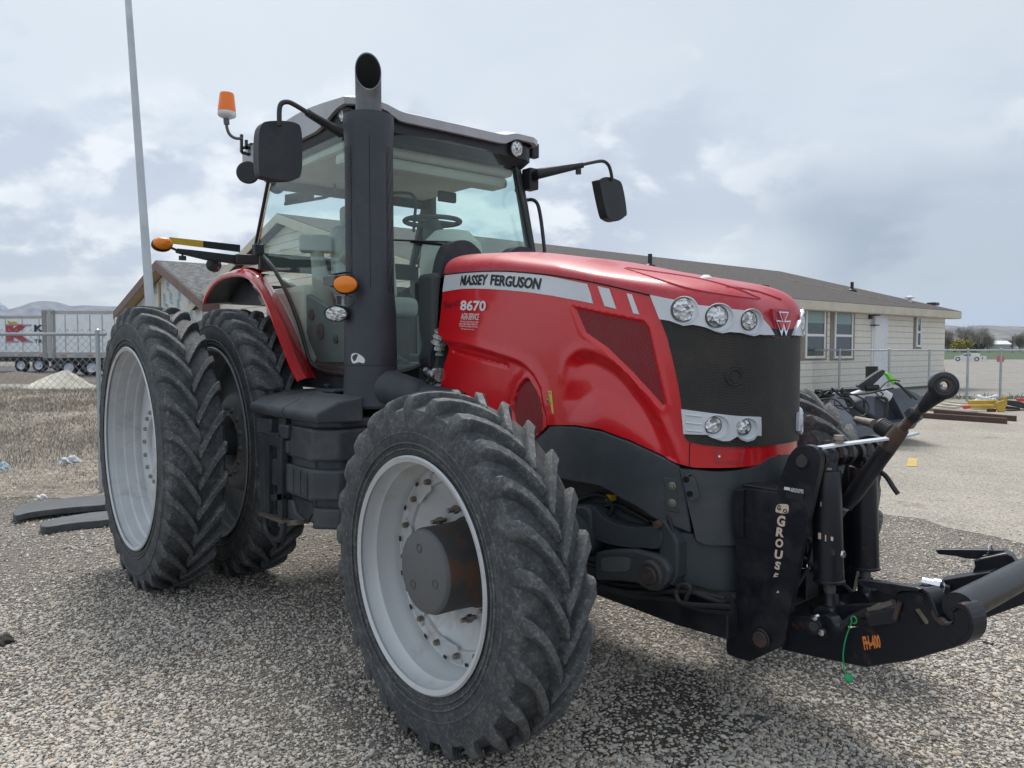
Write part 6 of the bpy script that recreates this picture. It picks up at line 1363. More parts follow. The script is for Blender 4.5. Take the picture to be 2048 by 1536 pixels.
# ---------------------------------------------------------------- semi trailers
MT['trailerwhite'] = mat('trailer_white', (.86, .88, .90), .4, dirt=(.5, .5, .5), amt=.3, vary=.03)
MT['trailergrey'] = mat('trailer_rail', (.42, .42, .40), .5, .2); MT['trailerdoor'] = mat('trailer_door_frame', (.30, .30, .29), .5, .2, dirt=(.2, .17, .13), amt=.6)
MT['refl'] = mat('red_reflector', (.6, .05, .04), .4); MT['tyreb'] = mat('truck_tyre', (.02, .021, .023), .8)
def trailer(px_rear, D, length, dirsign, topy, label, side_door=True):
    o_ = dep(px_rear, 700, D); o_[2] = 0; root = empty('semi_trailer', tuple(o_)); tag(root, label, 'trailer')
    ztop = CC[2]+D*(ray(px_rear, topy)@CZ)  # height from pixel
    dv = np.array([CR[0], CR[1], 0])*dirsign; dv = dv+np.array([CV[0], CV[1], 0])*.05; dv /= np.linalg.norm(dv); bk = np.cross([0, 0, 1], dv)*dirsign
    def B(a0, a1, b0_, b1_, z0, z1):
        m = MB(); vs = [dv*a+bk*b+np.array([0, 0, z]) for a in (a0, a1) for b in (b0_, b1_) for z in (z0, z1)]; m.add(vs, [(0, 1, 3, 2), (4, 6, 7, 5), (0, 4, 5, 1), (2, 3, 7, 6), (0, 2, 6, 4), (1, 5, 7, 3)]); return m
    B(0, length, 0, 2.55, 1.42, ztop).build('body', MT['trailerwhite'], root, smooth=False)
    B(.0, length, -.02, 0, 1.12, 1.46).build('side_rail', MT['trailergrey'], root, smooth=False); B(0, length, -.015, 0, ztop-.22, ztop-.01).build('top_rail', MT['trailergrey'], root, smooth=False)
    fr = B(-.06, .55 if side_door else .05, -.03, 2.57, 1.1, ztop+.03); 
    if side_door:
        B(-.08, -.0, -.02, 2.57, 1.0, ztop+.02).build('rear_frame', MT['trailerdoor'], root, smooth=False)
        B(0, .20, -.05, -.02, 1.1, ztop+.02).build('corner_post', MT['trailerdoor'], root, smooth=False); B(.28, .50, -.05, -.02, 1.1, ztop+.02).build('corner_post', MT['trailergrey'], root, smooth=False); B(.58, .72, -.05, -.02, 1.1, ztop+.02).build('corner_post', MT['trailerdoor'], root, smooth=False)
    k = 0; x = 1.3
    while x < length-.5: B(x, x+.06, -.012, 0, 1.5, ztop-.25).build('side_seam', MT['trailergrey'], root, smooth=False) if k < 12 else None; x += .75 if side_door else 1.25; k += 1
    for x in (1.0, 2.6, 4.3, 6.0): B(x, x+.4, -.03, -.02, 1.22, 1.27).build('reflector', MT['refl'], root, smooth=False); B(x+.4, x+.75, -.03, -.02, 1.22, 1.27).build('reflector', MT['white'], root, smooth=False)
    B(1.0, 5.0, .2, 2.4, .75, 1.12).build('bogie', MT['ink'], root, smooth=False)
    for x in ((1.45, 2.85) if side_door else (1.5, 2.8)):
        for b0_ in (.05, 2.2):
            c = dv*x+bk*b0_+np.array([0, 0, .5]); wl = empty('wheel', tuple(c), root)
            MB().lathe([(.30, .0), (.46, .0), (.5, .04), (.5, .24), (.46, .28), (.3, .28)], (0, 0, 0), bk, 32).build('tyre', MT['tyreb'], wl); MB().lathe([(.30, .0), (.28, .02), (.27, .10), (.12, .12), (.1, .02), (0, .02)], (0, 0, 0), bk, 28).build('rim', MT['silver'], wl)
    B(.05, .15, .3, 2.2, .45, .58).build('rear_bumper', MT['trailerdoor'], root, smooth=False); B(.07, .13, .6, .7, .55, 1.1).build('bumper_strut', MT['trailerdoor'], root, smooth=False)
    return root, dv, bk, ztop
trR, dvR, bkR, _z = trailer(88, 48, 14, 1, 621, 'white semi trailer parked nearer, its grey rear door frame and two axles behind the fence')
trL, dvL, bkL, zL = trailer(116, 55, 15, -1, 631, 'white semi trailer with a red letter K emblem parked behind the other trailer', False)
def tmap(root, dv, bk, off=.03):
    o_ = np.array(root.location); n = -bk
    def f(u, v): dd = ray(u, v); t = ((o_-CC)@n)/(dd@n); return CC+dd*t+n*off-o_, n
    return f
tm = tmap(trL, dvL, bkL)
zt = zz(0, 560, 6.4)
text_on('trailer_emblem', 'K', zt([(85, 795), (412, 795), (400, 568), (75, 568)]), tm, .0, mat('emblem_red', (.42, .05, .07), .5), trL, .07)
for q in ([(68, 565), (240, 565), (240, 585), (68, 585)], [(290, 570), (405, 570), (405, 590), (290, 590)], [(75, 780), (240, 780), (240, 800), (75, 800)], [(300, 780), (418, 780), (418, 800), (300, 800)]):
    patch(zt(q), tm, .01, .01).build('trailer_emblem', mat('emblem_grey', (.35, .32, .32), .5), trL, smooth=False)
patch(smooth_path(zt([(105, 520), (150, 540), (190, 530), (235, 560), (205, 572), (160, 560), (125, 565), (105, 545)]), 3, True), tm, .015, .01).build('trailer_emblem', MT['yellow'], trL, smooth=False)
text_on('trailer_lettering', 'K', zt([(440, 664), (560, 664), (560, 575), (440, 575)]), tm, .0, MT['ink'], trL, .05)
text_on('trailer_lettering', 'TRANS', zt([(440, 808), (700, 808), (700, 760), (440, 760)]), tm, .0, MT['ink'], trL, .02)
# ---------------------------------------------------------------- pale gravel heap
hp_ = gnd(70, 779); rows = []
for i in range(14):
    t = i/13; rr_ = 1.5*(1-t)**1.0; zz_ = .78*t
    rows.append([hp_+CV*1.5+np.array([0, 0, zz_])+CR*math.cos(a)*rr_*(1+.12*math.sin(3*a))*1.0+CV*math.sin(a)*rr_*.8+CR*.35*t*1.2+np.array([0, 0, .05*math.sin(7*a+t*5)*(1-t)*t*4]) for a in np.linspace(0, 2*math.pi, 37)])
o = MB().grid(rows).build('sand_heap', mat('pale_sand', (.58, .55, .48), .95, bmp=(8, .6, .05))); tag(o, 'pale conical sand heap behind the left chain-link fence', 'sand heap')
# dark earth bank near the left edge
rows = []
hp2 = gnd(10, 772)
for i in range(10):
    t = i/9; rows.append([hp2+CV*4-CR*2+np.array([0, 0, .55*t])+CR*math.cos(a)*4.5*(1-t)*(1+.1*math.sin(5*a))+CV*math.sin(a)*1.6*(1-t) for a in np.linspace(0, 2*math.pi, 37)])
o = MB().grid(rows).build('dirt_bank', mat('brown_soil', (.16, .13, .105), .95, bmp=(6, .8, .06))); tag(o, 'low brown dirt bank at the far left behind the sand heap', 'dirt pile')
# ---------------------------------------------------------------- two flat mud flaps lying by the wheel
MT['flap'] = mat('grey_plastic_fender', (.055, .062, .072), .5, dirt=(.16, .16, .16), amt=.5, dscale=8)
def slab(pts, z0, z1, label, tilt=0):
    O = [g2(*p) for p in smooth_path(pts, 4, True)]
    f = lambda u, v: (np.array([u, v, z1+tilt*((np.array([u, v, 0])-CC)@CR+5)]), np.array([0, 0, 1.])); o = patch(O, f, 0, z1-z0).build('plastic_fender', MT['flap'], None, bev=.012); tag(o, label, 'fender panel', 'grey panels lying by the left rear wheel'); return o
slab([(28, 1040), (60, 1024), (130, 1014), (210, 1006), (225, 1014), (215, 1026), (130, 1034), (60, 1043), (32, 1050)], .03, .095, 'grey curved panel on the gravel, upper and farther of the two')
slab([(82, 1062), (110, 1052), (180, 1040), (230, 1036), (250, 1044), (215, 1054), (140, 1062), (90, 1070)], .0, .075, 'grey curved panel on the gravel, nearer of the two, touching the wheel')
# litter
def rock(px, py, s, m, label, cat, name, flat=.5, n=9):
    P = gnd(px, py); bm = bmesh.new(); bmesh.ops.create_icosphere(bm, subdivisions=3, radius=1)
    for v in bm.verts:
        k = 1+.35*math.sin(v.co.x*4.1+px)+.25*math.cos(v.co.y*6.3+v.co.z*5); v.co = Vector((v.co.x*s*k, v.co.y*s*k*.7, max(-.1*s, v.co.z*s*flat*k)))
    me = bpy.data.meshes.new(name); bm.to_mesh(me); bm.free(); o = link(name, me, m); o.location = P+[0, 0, .0]; tag(o, label, cat); return o
rock(140, 926, .16, mat('crumpled_plastic', (.62, .64, .66), .35, bmp=(25, 1, .04)), 'crumpled white plastic sheet caught in the dry weeds', 'plastic sheet', 'plastic_litter', .5)
rock(3, 938, .12, mat('blue_plastic', (.35, .5, .6), .4, bmp=(25, 1, .04)), 'pale blue plastic scrap at the far left edge of the weeds', 'plastic scrap', 'plastic_litter', .6)
rock(81, 998, .07, MT['white'], 'small white block beside the two grey panels', 'block', 'white_block', .7)
rock(5, 1284, .07, mat('dark_clod', (.035, .03, .028), .9, bmp=(40, 1, .02)), 'dark clod of mud on the gravel at the left edge', 'clod', 'mud_clod', .4)
rock(1978, 1288, .022, MT['ink'], 'small black scrap on the gravel below the cross tube', 'scrap', 'black_scrap', .5)
rock(1520, 1440, .034, MT['hub'], 'larger smooth stone in the gravel beside the front wheel', 'stone', 'stone', .5)
rock(2026, 1165, .02, MT['orangeink'], 'tiny orange scrap on the gravel beyond the cross tube', 'scrap', 'orange_scrap', .5) if False else None
# ---------------------------------------------------------------- brush cutter parked behind the tractor
MT['cut'] = mat('mower_grey', (.10, .12, .155), .35, dirt=(.2, .2, .2), amt=.3, coat=.2); MT['cutlt'] = mat('mower_light_grey', (.23, .26, .31), .4, dirt=(.15, .15, .16), amt=.3)
cut = empty('mower_attachment', tuple(gnd(1700, 880))); tag(cut, 'grey mower attachment with hoses and a lime green arm section parked behind the front wheel', 'mower attachment')
cut_o = np.array(cut.location); KD = 13.6
def kz(pts): return [(1590+x/6.606, 720+y/6.606) for x, y in pts]
def kp(x, y, D=KD): return dep(1590+x/6.606, 720+y/6.606, D)-cut_o
def kplate(name, pts, D, th, m, bev=.01, sm=False):
    q = kz(pts); q = smooth_path(q, 3, True) if sm else q
    n = -CV
    def f(u, v): return dep(u, v, D)-cut_o, n
    return patch(q, f, 0, th).build(name, m, cut, bev=bev)
kplate('deck', [(630, 880), (1100, 860), (1560, 800), (1560, 880), (1400, 900), (1100, 1010), (640, 1020)], KD-.1, .5, MT['cut'])
kplate('deck', [(380, 430), (1230, 400), (1330, 480), (1560, 640), (1640, 720), (1560, 880), (700, 880), (400, 700)], KD+.5, .9, MT['cut'])
kplate('hinge_frame', [(505, 440), (625, 430), (700, 640), (820, 870), (620, 895), (430, 860), (380, 710)], KD, .12, MT['cutlt'])
kplate('side_shield', [(1160, 400), (1400, 370), (1540, 410), (1660, 480), (1690, 640), (1600, 870), (1500, 880), (1300, 500)], KD+.2, .35, MT['cut'], sm=True)
kplate('rear_post', [(930, 480), (1050, 480), (1050, 780), (930, 700)], KD+.1, .1, MT['cut'])
c_ = MB(); c_.tube([kp(x, y, KD+.2) for x, y in smooth_path([(700, 520), (900, 455), (1100, 440), (1240, 500)], 4)], [.10]*13, 16); c_.build('roller', MT['silver'], cut)
kplate('arm', [(830, 340), (1090, 160), (1160, 125), (1200, 150), (1160, 210), (960, 400), (900, 410)], KD, .12, MT['plastic'])
MB().cyl(kp(1015, 85, KD+.3), kp(1015, 265, KD+.3), .105, 28).build('canister', MT['ink'], cut)
MB().cyl(kp(930, 375, KD), kp(1100, 365, KD), .055, 16).build('roller_end', MT['ink'], cut)
kplate('lime_arm', [(1205, 175), (1240, 168), (1345, 285), (1330, 325), (1290, 290)], KD-.05, .12, MT['lime'], .005)
MB().tube([kp(1320, 300, KD-.1), kp(1400, 350, KD-.1), kp(1540, 500, KD-.1)], .02, 8).tube([kp(1350, 300, KD), kp(1610, 525, KD)], .016, 8).build('cylinder_rod', MT['ink'], cut)
MB().tube([kp(600, 380), kp(800, 620), kp(1100, 810)], .045, 10).tube([kp(480, 370), kp(760, 600)], .02, 8).tube([kp(700, 500), kp(980, 760)], .018, 8).build('hydraulic_line', MT['ink'], cut)
MB().tube([kp(x, y, KD-.3) for x, y in smooth_path([(1060, 495), (1150, 500), (1205, 520), (1215, 600), (1200, 700), (1190, 790)], 4)], .028, 10).build('hydraulic_line', MT['ink'], cut)
hh = MB()
for pts, r_ in (([(640, 435), (780, 460), (930, 540), (975, 640), (920, 730), (820, 750), (720, 700), (640, 620), (540, 530), (420, 510), (260, 540)], .014), ([(200, 560), (350, 610), (560, 600), (700, 640), (770, 610), (720, 520), (560, 500)], .014), ([(520, 540), (540, 610), (620, 650), (700, 640)], .010), ([(1100, 410), (1200, 300), (1290, 265), (1390, 280)], .012), ([(640, 460), (900, 450), (1020, 430), (1150, 400), (1300, 370)], .016), ([(1060, 430), (1120, 480), (1165, 450), (1130, 425)], .012)):
    hh.tube([kp(x, y, KD-.25) for x, y in smooth_path(pts, 5)], r_, 8)
hh.build('hoses', MT['hose'], cut)
hh = MB()
for k in range(16):
    x0 = 60+rng.random()*250; y0 = 410+rng.random()*130; hh.tube([kp(x, y, KD-.1+rng.random()*.3) for x, y in smooth_path([(x0, y0), (x0+60+rng.random()*80, y0+rng.normal()*30), (x0+150, y0+rng.normal()*40), (x0+210, y0+rng.normal()*25)], 4)], .013+rng.random()*.012, 6)
hh.build('hose_bundle', MT['hose'], cut)
kplate('yellow_tag', [(190, 545), (215, 515), (260, 535), (265, 575), (200, 580)], KD-.3, .03, MT['yellow'], .003)
kplate('main_beam', [(60, 430), (500, 390), (860, 375), (880, 420), (500, 440), (60, 475)], KD+.3, .2, MT['ink'])
# ---------------------------------------------------------------- items lying on the yard
def bar_at(name, p0, p1, w_, h_, m, label, cat, group=None, lift=0):
    a = gnd(*p0)+[0, 0, h_/2+.003+lift]; b = gnd(*p1)+[0, 0, h_/2+.003+lift]; c = (a+b)/2; c[2] = lift
    o = MB().bar(a-c, b-c, w_, h_).build(name, m, None, smooth=False, bev=.01); o.location = c; tag(o, label, cat, group); return o
MT['rusty'] = mat('rust_brown_beam', (.06, .04, .035), .7, dirt=(.14, .07, .04), amt=.6)
bar_at('steel_rail', (1840, 836), (2013, 848), .12, .13, MT['rusty'], 'dark rusty steel rail lying on the yard, nearer of two', 'rail', 'rails lying on the yard')
bar_at('steel_rail', (1870, 828), (2030, 843), .12, .13, MT['rusty'], 'dark rusty steel rail lying on the yard, farther of two', 'rail', 'rails lying on the yard')
bar_at('timber_plank', (1866, 822), (1945, 829), .35, .08, mat('weathered_board', (.22, .17, .15), .8), 'brownish weathered board in front of the scrap pile', 'board')
MT['plank'] = mat('pale_plank', (.50, .47, .42), .8)
for i, (a, b) in enumerate((((1870, 813), (1908, 818)), ((1885, 810), (1925, 815)), ((1900, 809), (1935, 811)), ((1875, 818), (1915, 822)))):
    bar_at('timber_plank', a, b, .14, .05, MT['plank'], 'pale plank on the low scatter of boards left of the yellow frame', 'plank', 'pale planks by the fence', lift=.02*i)
MT['yelpaint'] = mat('implement_yellow', (.50, .33, .05), .5, dirt=(.25, .14, .04), amt=.5)
yf = empty('yellow_implement_frame', tuple(gnd(1975, 828))); tag(yf, 'worn yellow steel implement frame lying beside the right fence', 'implement frame'); yo = np.array(yf.location)
def ypt(px, py, D): return dep(px, py, D)-yo
D0 = 20.6
def yplate(name, pts, D, th, m):
    f = lambda u, v: (dep(u, v, D)-yo, -CV); return patch(pts, f, 0, th).build(name, m, yf, smooth=False, bev=.01)
c4p = lambda pts: [(1850+x/6.98, 640+y/6.98) for x, y in pts]
yplate('beam', c4p([(600, 1190), (990, 1185), (1000, 1215), (940, 1245), (620, 1235)]), D0, .15, MT['yelpaint'])
yplate('beam', c4p([(650, 1125), (1000, 1120), (1080, 1130), (1060, 1190), (650, 1185)]), D0+.8, .2, MT['yelpaint'])
yplate('end_plate', c4p([(1000, 1150), (1110, 1115), (1115, 1305), (1060, 1305), (1000, 1250)]), D0-.05, .06, MT['yelpaint'])
yplate('end_bracket', c4p([(1085, 1075), (1150, 1070), (1150, 1200), (1115, 1240), (1095, 1120)]), D0+.3, .1, MT['yelpaint'])
yplate('skid', c4p([(890, 1250), (990, 1240), (1000, 1280), (890, 1280)]), D0, .1, MT['rusty'])
yplate('red_pivot', c4p([(545, 1200), (640, 1190), (640, 1235), (560, 1245)]), D0-.02, .1, MT['refl'])
rock(1964, 800, .22, MT['white'], 'crumpled white plastic bag behind the yellow frame, left one', 'plastic bag', 'plastic_bag', .6)
rock(1985, 798, .20, MT['white'], 'crumpled white plastic bag behind the yellow frame, right one', 'plastic bag', 'plastic_bag', .6)
bf = empty('black_implement', tuple(gnd(2040, 820))); tag(bf, 'black steel implement with a red bar at the right edge beside the fence', 'implement'); yo = np.array(bf.location)
def bplate(name, pts, D, th, m):
    yo_ = np.array(bf.location); f = lambda u, v: (dep(u, v, D)-yo_, -CV); return patch(pts, f, 0, th).build(name, m, bf, smooth=False, bev=.01)
bplate('frame', c4p([(1150, 1120), (1280, 1130), (1500, 1180), (1500, 1250), (1330, 1215), (1160, 1180)]), D0+.5, .4, MT['plastic'])
bplate('foot', c4p([(1150, 1200), (1330, 1225), (1330, 1248), (1150, 1245)]), D0+.3, .3, MT['ink'])
bplate('red_bar', c4p([(1270, 1095), (1500, 1105), (1500, 1150), (1320, 1140)]), D0+1.2, .1, MT['refl'])
# cone
cn = gnd(1884, 744); o = MB().lathe([(0, .001), (.30, .0), (.30, .04), (.20, .05), (.05, .72), (0, .73)], (0, 0, 0), (0, 0, 1), 24).build('traffic_cone', mat('cone_orange', (.75, .20, .05), .6)); o.location = cn; tag(o, 'orange traffic cone standing at the corner of the tan house', 'traffic cone')
# pickup
pk_o = gnd(1911, 722); pt_ = empty('pickup_truck', tuple(pk_o)); tag(pt_, 'white pickup truck parked beyond the fence in front of the green field', 'pickup truck')
PDp = float((pk_o-CC)@CV)
PV = ray(1935, 712)*[1, 1, 0]; PV /= np.linalg.norm(PV); PC = (pk_o-CC)@PV
def pw(px, py, D): r_ = ray(px, py); return CC+r_*(PC+D)/(r_@PV)
def pp(name, pts, D, th, m, bev=.03):
    f = lambda u, v: (pw(1850+u/6.98, 640+v/6.98, D)-pk_o, -PV); return patch(pts, f, 0, th).build(name, m, pt_, bev=bev)
MT['truckwhite'] = mat('truck_white', (.72, .74, .76), .3, vary=.02)
pp('body', [(406, 548), (408, 518), (428, 506), (500, 500), (545, 472), (582, 461), (640, 461), (650, 499), (858, 508), (856, 550)], -.9, 1.8, MT['truckwhite'], 0)
pp('side_window', [(525, 497), (580, 474), (602, 474), (602, 500)], -.93, .02, MT['ink'], 0); pp('side_window', [(608, 474), (634, 474), (638, 500), (608, 500)], -.93, .02, MT['ink'], 0)
pp('bed_tank', [(646, 468), (768, 468), (770, 505), (646, 505)], -.85, 1.6, MT['windowframe']); pp('tail_light', [(795, 515), (808, 515), (808, 545), (795, 545)], -.93, .02, MT['refl'], 0)
for x in (458, 722):
    for D in (-.92, .7):
        c = pw(1850+x/6.98, 640+560/6.98, D)-pk_o; c[2] = .30; wl = empty('wheel', tuple(c), pt_)
        MB().lathe([(.17, 0), (.28, 0), (.30, .03), (.30, .22), (.2, .24)], (0, 0, 0), PV, 24).build('tyre', MT['tyreb'], wl); MB().lathe([(.17, .0), (.15, .04), (0, .05)], (0, 0, 0), PV, 20).build('rim', MT['silver'], wl)
# red sign
sg_ = gnd(2003, 724); s_ = empty('stop_sign', tuple(sg_)); tag(s_, 'small faded red sign on a post beyond the fence, right of the white pickup', 'sign'); dS = float((sg_-CC)@CV)
MB().cyl((0, 0, 0), (0, 0, 1.5), .04, 8).build('post', MT['galv'], s_); c = dep(2001, 718, dS-.06)-sg_
MB().lathe([(0, 0), (.55, 0), (.55, .03), (0, .03)], c, CV, 8).build('sign_face', mat('sign_red', (.62, .14, .11), .6), s_, smooth=False)
# ---------------------------------------------------------------- trees, poles, hills
def treeobj(name, px, base_y, D, wpx, hpx, mleaf, label, cat='tree', n=900, leaf=.35, dens=1.0, ry=.8, bare=False, group=None):
    b = dep(px, base_y, D); b[2] = 0; root = empty(name, tuple(b)); tag(root, label, cat, group)
    W = wpx/FOC*D/2; Hh = hpx/FOC*D; V = []; F = []; rg = np.random.default_rng(int(px*7+hpx))
    tr = MB(); tr.tube([(0, 0, 0), (0, 0, Hh*.35), (W*.05, 0, Hh*.6)], [W*.07, W*.05, W*.025], 8); tips = []
    for k in range(14 if not bare else 26):
        a = rg.random()*6.28; e = .35+rg.random()*.6; z0 = Hh*(.15+.3*rg.random()); L = W*(.5+.45*rg.random())
        p1 = np.array([math.cos(a)*L*.5, math.sin(a)*L*.5, z0+Hh*.2*e]); p2 = np.array([math.cos(a)*L, math.sin(a)*L, min(Hh*.97, z0+Hh*.55*e)]); tr.tube([(0, 0, z0), p1, p2], [W*.03, W*.02, W*.008], 5); tips += [p1, p2]
    tr.build('trunk', MT['bark'], root)
    cl = [(rg.normal(size=3)*[W*.45, W*.4, Hh*.17]+[0, 0, Hh*.58], W*(.2+.3*rg.random())) for _ in range(26)]
    for i in range(n):
        c, r_ = cl[rg.integers(len(cl))]; p = c+rg.normal(size=3)*r_*.55
        if abs(p[0]) > W*1.02 or p[2] > Hh or p[2] < Hh*.04: continue
        s = leaf*(.5+rg.random()); a, b_ = rg.normal(size=3), rg.normal(size=3); a /= np.linalg.norm(a); b_ -= a*(a@b_); b_ /= np.linalg.norm(b_); k = len(V)
        if bare: V += [p-a*s*2.5-b_*s*.05, p-a*s*2.5+b_*s*.05, p+a*s*2.5]; F.append((k, k+1, k+2))
        else: V += [p-a*s, p+b_*s*.6, p+a*s, p-b_*s*.6]; F.append((k, k+1, k+2, k+3))
    me = bpy.data.meshes.new('crown'); me.from_pydata([tuple(v) for v in V], [], F); me.update(); link('crown', me, mleaf, root); return root
MT['bark'] = mat('bark', (.10, .08, .065), .9)
LG = weedmat('spring_leaf', ((0, (.20, .18, .03)), (.5, (.34, .30, .05)), (1, (.42, .37, .09))))
DG = weedmat('dark_leaf', ((0, (.012, .02, .012)), (1, (.05, .065, .035)))); BR = weedmat('bare_twig', ((0, (.13, .11, .09)), (.5, (.20, .175, .145)), (1, (.29, .26, .22))))
treeobj('willow_tree', 1923, 705, 330, 34, 25, LG, 'rounded yellow-green spring tree beyond the green field', n=1500, leaf=.5)
treeobj('willow_tree', 1908, 705, 345, 14, 19, LG, 'small dull yellow tree left of the bright yellow-green one', n=600, leaf=.5)
treeobj('evergreen_tree', 1953, 705, 335, 26, 17, DG, 'dark evergreen clump right of the yellow-green tree', n=1500, leaf=.5)
for i, (px, w_, h_, D) in enumerate(((1897, 26, 38, 420), (1930, 34, 46, 430), (1956, 36, 42, 440), (1975, 26, 30, 380), (2040, 24, 32, 370), (2062, 30, 30, 380), (2018, 18, 20, 460), (1895, 16, 28, 360))):
    treeobj('bare_tree', px, 705, D, w_*1.15, h_*1.2, BR, ('tall bare brown tree', 'broad bare brown tree', 'rounded bare tree', 'thin bare tree', 'pale bare tree', 'spreading bare tree', 'low bare tree', 'small bare tree')[i]+' in the far tree line, at '+('its left end', 'its tallest point', 'the right of its tallest point', 'the second utility pole', 'the right picture edge', 'the far right beyond the frame', 'the white roofs', 'the corner of the tan house')[i], n=2600, leaf=.55, bare=True, group='bare trees beyond the field')
for px, h_, lb in ((1958, 22, 'thin utility pole between the dark evergreen and the bare trees'), (1979, 24, 'thin utility pole left of the far white roofs'), (2025, 25, 'thin utility pole right of the far white roofs')):
    b = dep(px, 705, 300); b[2] = 0; o = MB().cyl((0, 0, 0), (0, 0, 1.7+h_/FOC*300), .16, 8).bar((-.9*CR[0], -.9*CR[1], 1.2+h_/FOC*300), (.9*CR[0], .9*CR[1], 1.2+h_/FOC*300), .12, .12).build('utility_pole', MT['bark']); o.location = b; tag(o, lb, 'utility pole', 'utility poles in the distance')
b = dep(2003, 703, 420); b[2] = 0; fb = empty('farm_building', tuple(b)); tag(fb, 'long low farm building with white roof far beyond the field', 'building')
u = np.array([CR[0], CR[1], 0]); v_ = np.array([CV[0], CV[1], 0])
m = MB(); vs = [u*a+v_*c+np.array([0, 0, z]) for a in (-5, 5) for c in (0, 8) for z in (0, 4.2)]; m.add(vs, [(0, 1, 3, 2), (4, 6, 7, 5), (0, 4, 5, 1), (2, 3, 7, 6)]); m.build('wall', MT['trailergrey'], fb, smooth=False)
m = MB(); m.add([u*-5.5-v_*.5+[0, 0, 4], u*5.5-v_*.5+[0, 0, 4], u*5.5+v_*4+[0, 0, 6], u*-5.5+v_*4+[0, 0, 6], u*5.5+v_*8.5+[0, 0, 4], u*-5.5+v_*8.5+[0, 0, 4]], [(0, 1, 2, 3), (3, 2, 4, 5)]); m.build('roof', MT['white'], fb, smooth=False)
def hillmat(name, a, b_, c_, sc):  # bluish hill tones hold distance haze painted into the colour
    m, nt, b = newmat(name); n = noise(nt, sc, 10, .72, dist=.6); r = ramp(nt, n.outputs[0], ((.35, a), (.5, b_), (.62, c_))); nt.links.new(r.outputs[0], b.inputs['Base Color']); b.inputs['Roughness'].default_value = 1; b.inputs['Specular IOR Level'].default_value = 0; n2 = noise(nt, sc*2, 8, .7); bump(nt, b, n2.outputs[0], 1, 40); return m
def hills(name, prof, D, m, depth=900, ny=14):
    prof = smooth_path(prof, 8); rows = []; rg = np.random.default_rng(5)
    for j in range(ny):
        t = j/(ny-1); row = []
        for i, (px, py) in enumerate(prof):
            DD = D-depth*(1-t); h_ = (701-py)/FOC*D*(t**1.25)*(.94 if name == 'hills_left' else 1)*(1+.18*math.sin(i*.55+j*.9)*(1-t)); P = dep(px, 700, DD); P[2] = h_*1.0-2*(1-t); row.append(P)
        rows.append(row)
    rows.append([r*[1, 1, 0]+CV*600*np.array([1, 1, 0])-[0, 0, 5] for r in rows[-1]])
    o = MB().grid(rows).build(name, m); o['kind'] = 'structure'; return o
hills('hills_left', [(-200, 640), (-60, 625), (-10, 622), (12, 619), (40, 612), (62, 604), (85, 600), (108, 601), (125, 604), (145, 610), (170, 609), (215, 611), (260, 612), (330, 618), (420, 640), (520, 690)], 6000, hillmat('hill_blue_grey', (.13, .16, .26), (.24, .25, .30), (.34, .33, .33), .0035), 2200)
hills('snowy_peak', [(-160, 600), (-60, 580), (-20, 598), (0, 608), (12, 615), (25, 626), (40, 640)], 7400, hillmat('snow_blue', (.10, .14, .28), (.2, .25, .38), (.6, .63, .7), .004), 900)
hills('hills_right', [(1740, 690), (1800, 662), (1850, 655), (1895, 654), (1930, 657), (1960, 654), (2000, 655), (2048, 657), (2120, 662), (2300, 660), (2500, 690)], 3600, hillmat('hill_sage', (.17, .19, .24), (.30, .30, .30), (.44, .42, .39), .008), 1900)
# far air
hzb = bpy.data.materials.new('haze_air'); hzb.use_nodes = True; hnt = hzb.node_tree; hnt.nodes.clear()
ho = hnt.nodes.new('ShaderNodeOutputMaterial'); hv = hnt.nodes.new('ShaderNodeVolumePrincipled'); hv.inputs['Color'].default_value = (.72, .82, .95, 1); hv.inputs['Density'].default_value = 6e-5; hnt.links.new(hv.outputs[0], ho.inputs['Volume'])
hb0 = MB().box((-9500, -9500, -1), (9500, 9500, 700)).build('haze', hzb, smooth=False); hb0['kind'] = 'stuff'
# ================================================================ SKY AND LIGHT
SUN_EL, SUN_AZ = math.radians(58), None
sd = (CV*.75-CR*.12); sd /= np.linalg.norm(sd); sdir = np.array([sd[0]*math.cos(SUN_EL), sd[1]*math.cos(SUN_EL), math.sin(SUN_EL)])
sl = bpy.data.lights.new('sun', 'SUN'); sl.energy = 2.3; sl.angle = math.radians(20); sl.color = (1, .96, .9)
so_ = bpy.data.objects.new('sun', sl); COL.objects.link(so_); so_.rotation_euler = Vector(sdir).to_track_quat('Z', 'Y').to_euler()
W = bpy.data.worlds.new('World'); SC.world = W; W.use_nodes = True; nt = W.node_tree; nt.nodes.clear()
out = nt.nodes.new('ShaderNodeOutputWorld'); bg = nt.nodes.new('ShaderNodeBackground'); bg.inputs['Strength'].default_value = .1; nt.links.new(bg.outputs[0], out.inputs[0])
sky = nt.nodes.new('ShaderNodeTexSky'); sky.sky_type = 'NISHITA'; sky.sun_disc = False; sky.sun_elevation = SUN_EL; sky.sun_rotation = math.atan2(sdir[0], sdir[1]); sky.altitude = 800
tc = nt.nodes.new('ShaderNodeTexCoord'); vr = nt.nodes.new('ShaderNodeMapping'); vr.vector_type = 'POINT'; vr.inputs['Rotation'].default_value = (0, 0, -TH)
nt.links.new(tc.outputs['Generated'], vr.inputs[0]); sp_ = nt.nodes.new('ShaderNodeSeparateXYZ'); nt.links.new(vr.outputs[0], sp_.inputs[0])
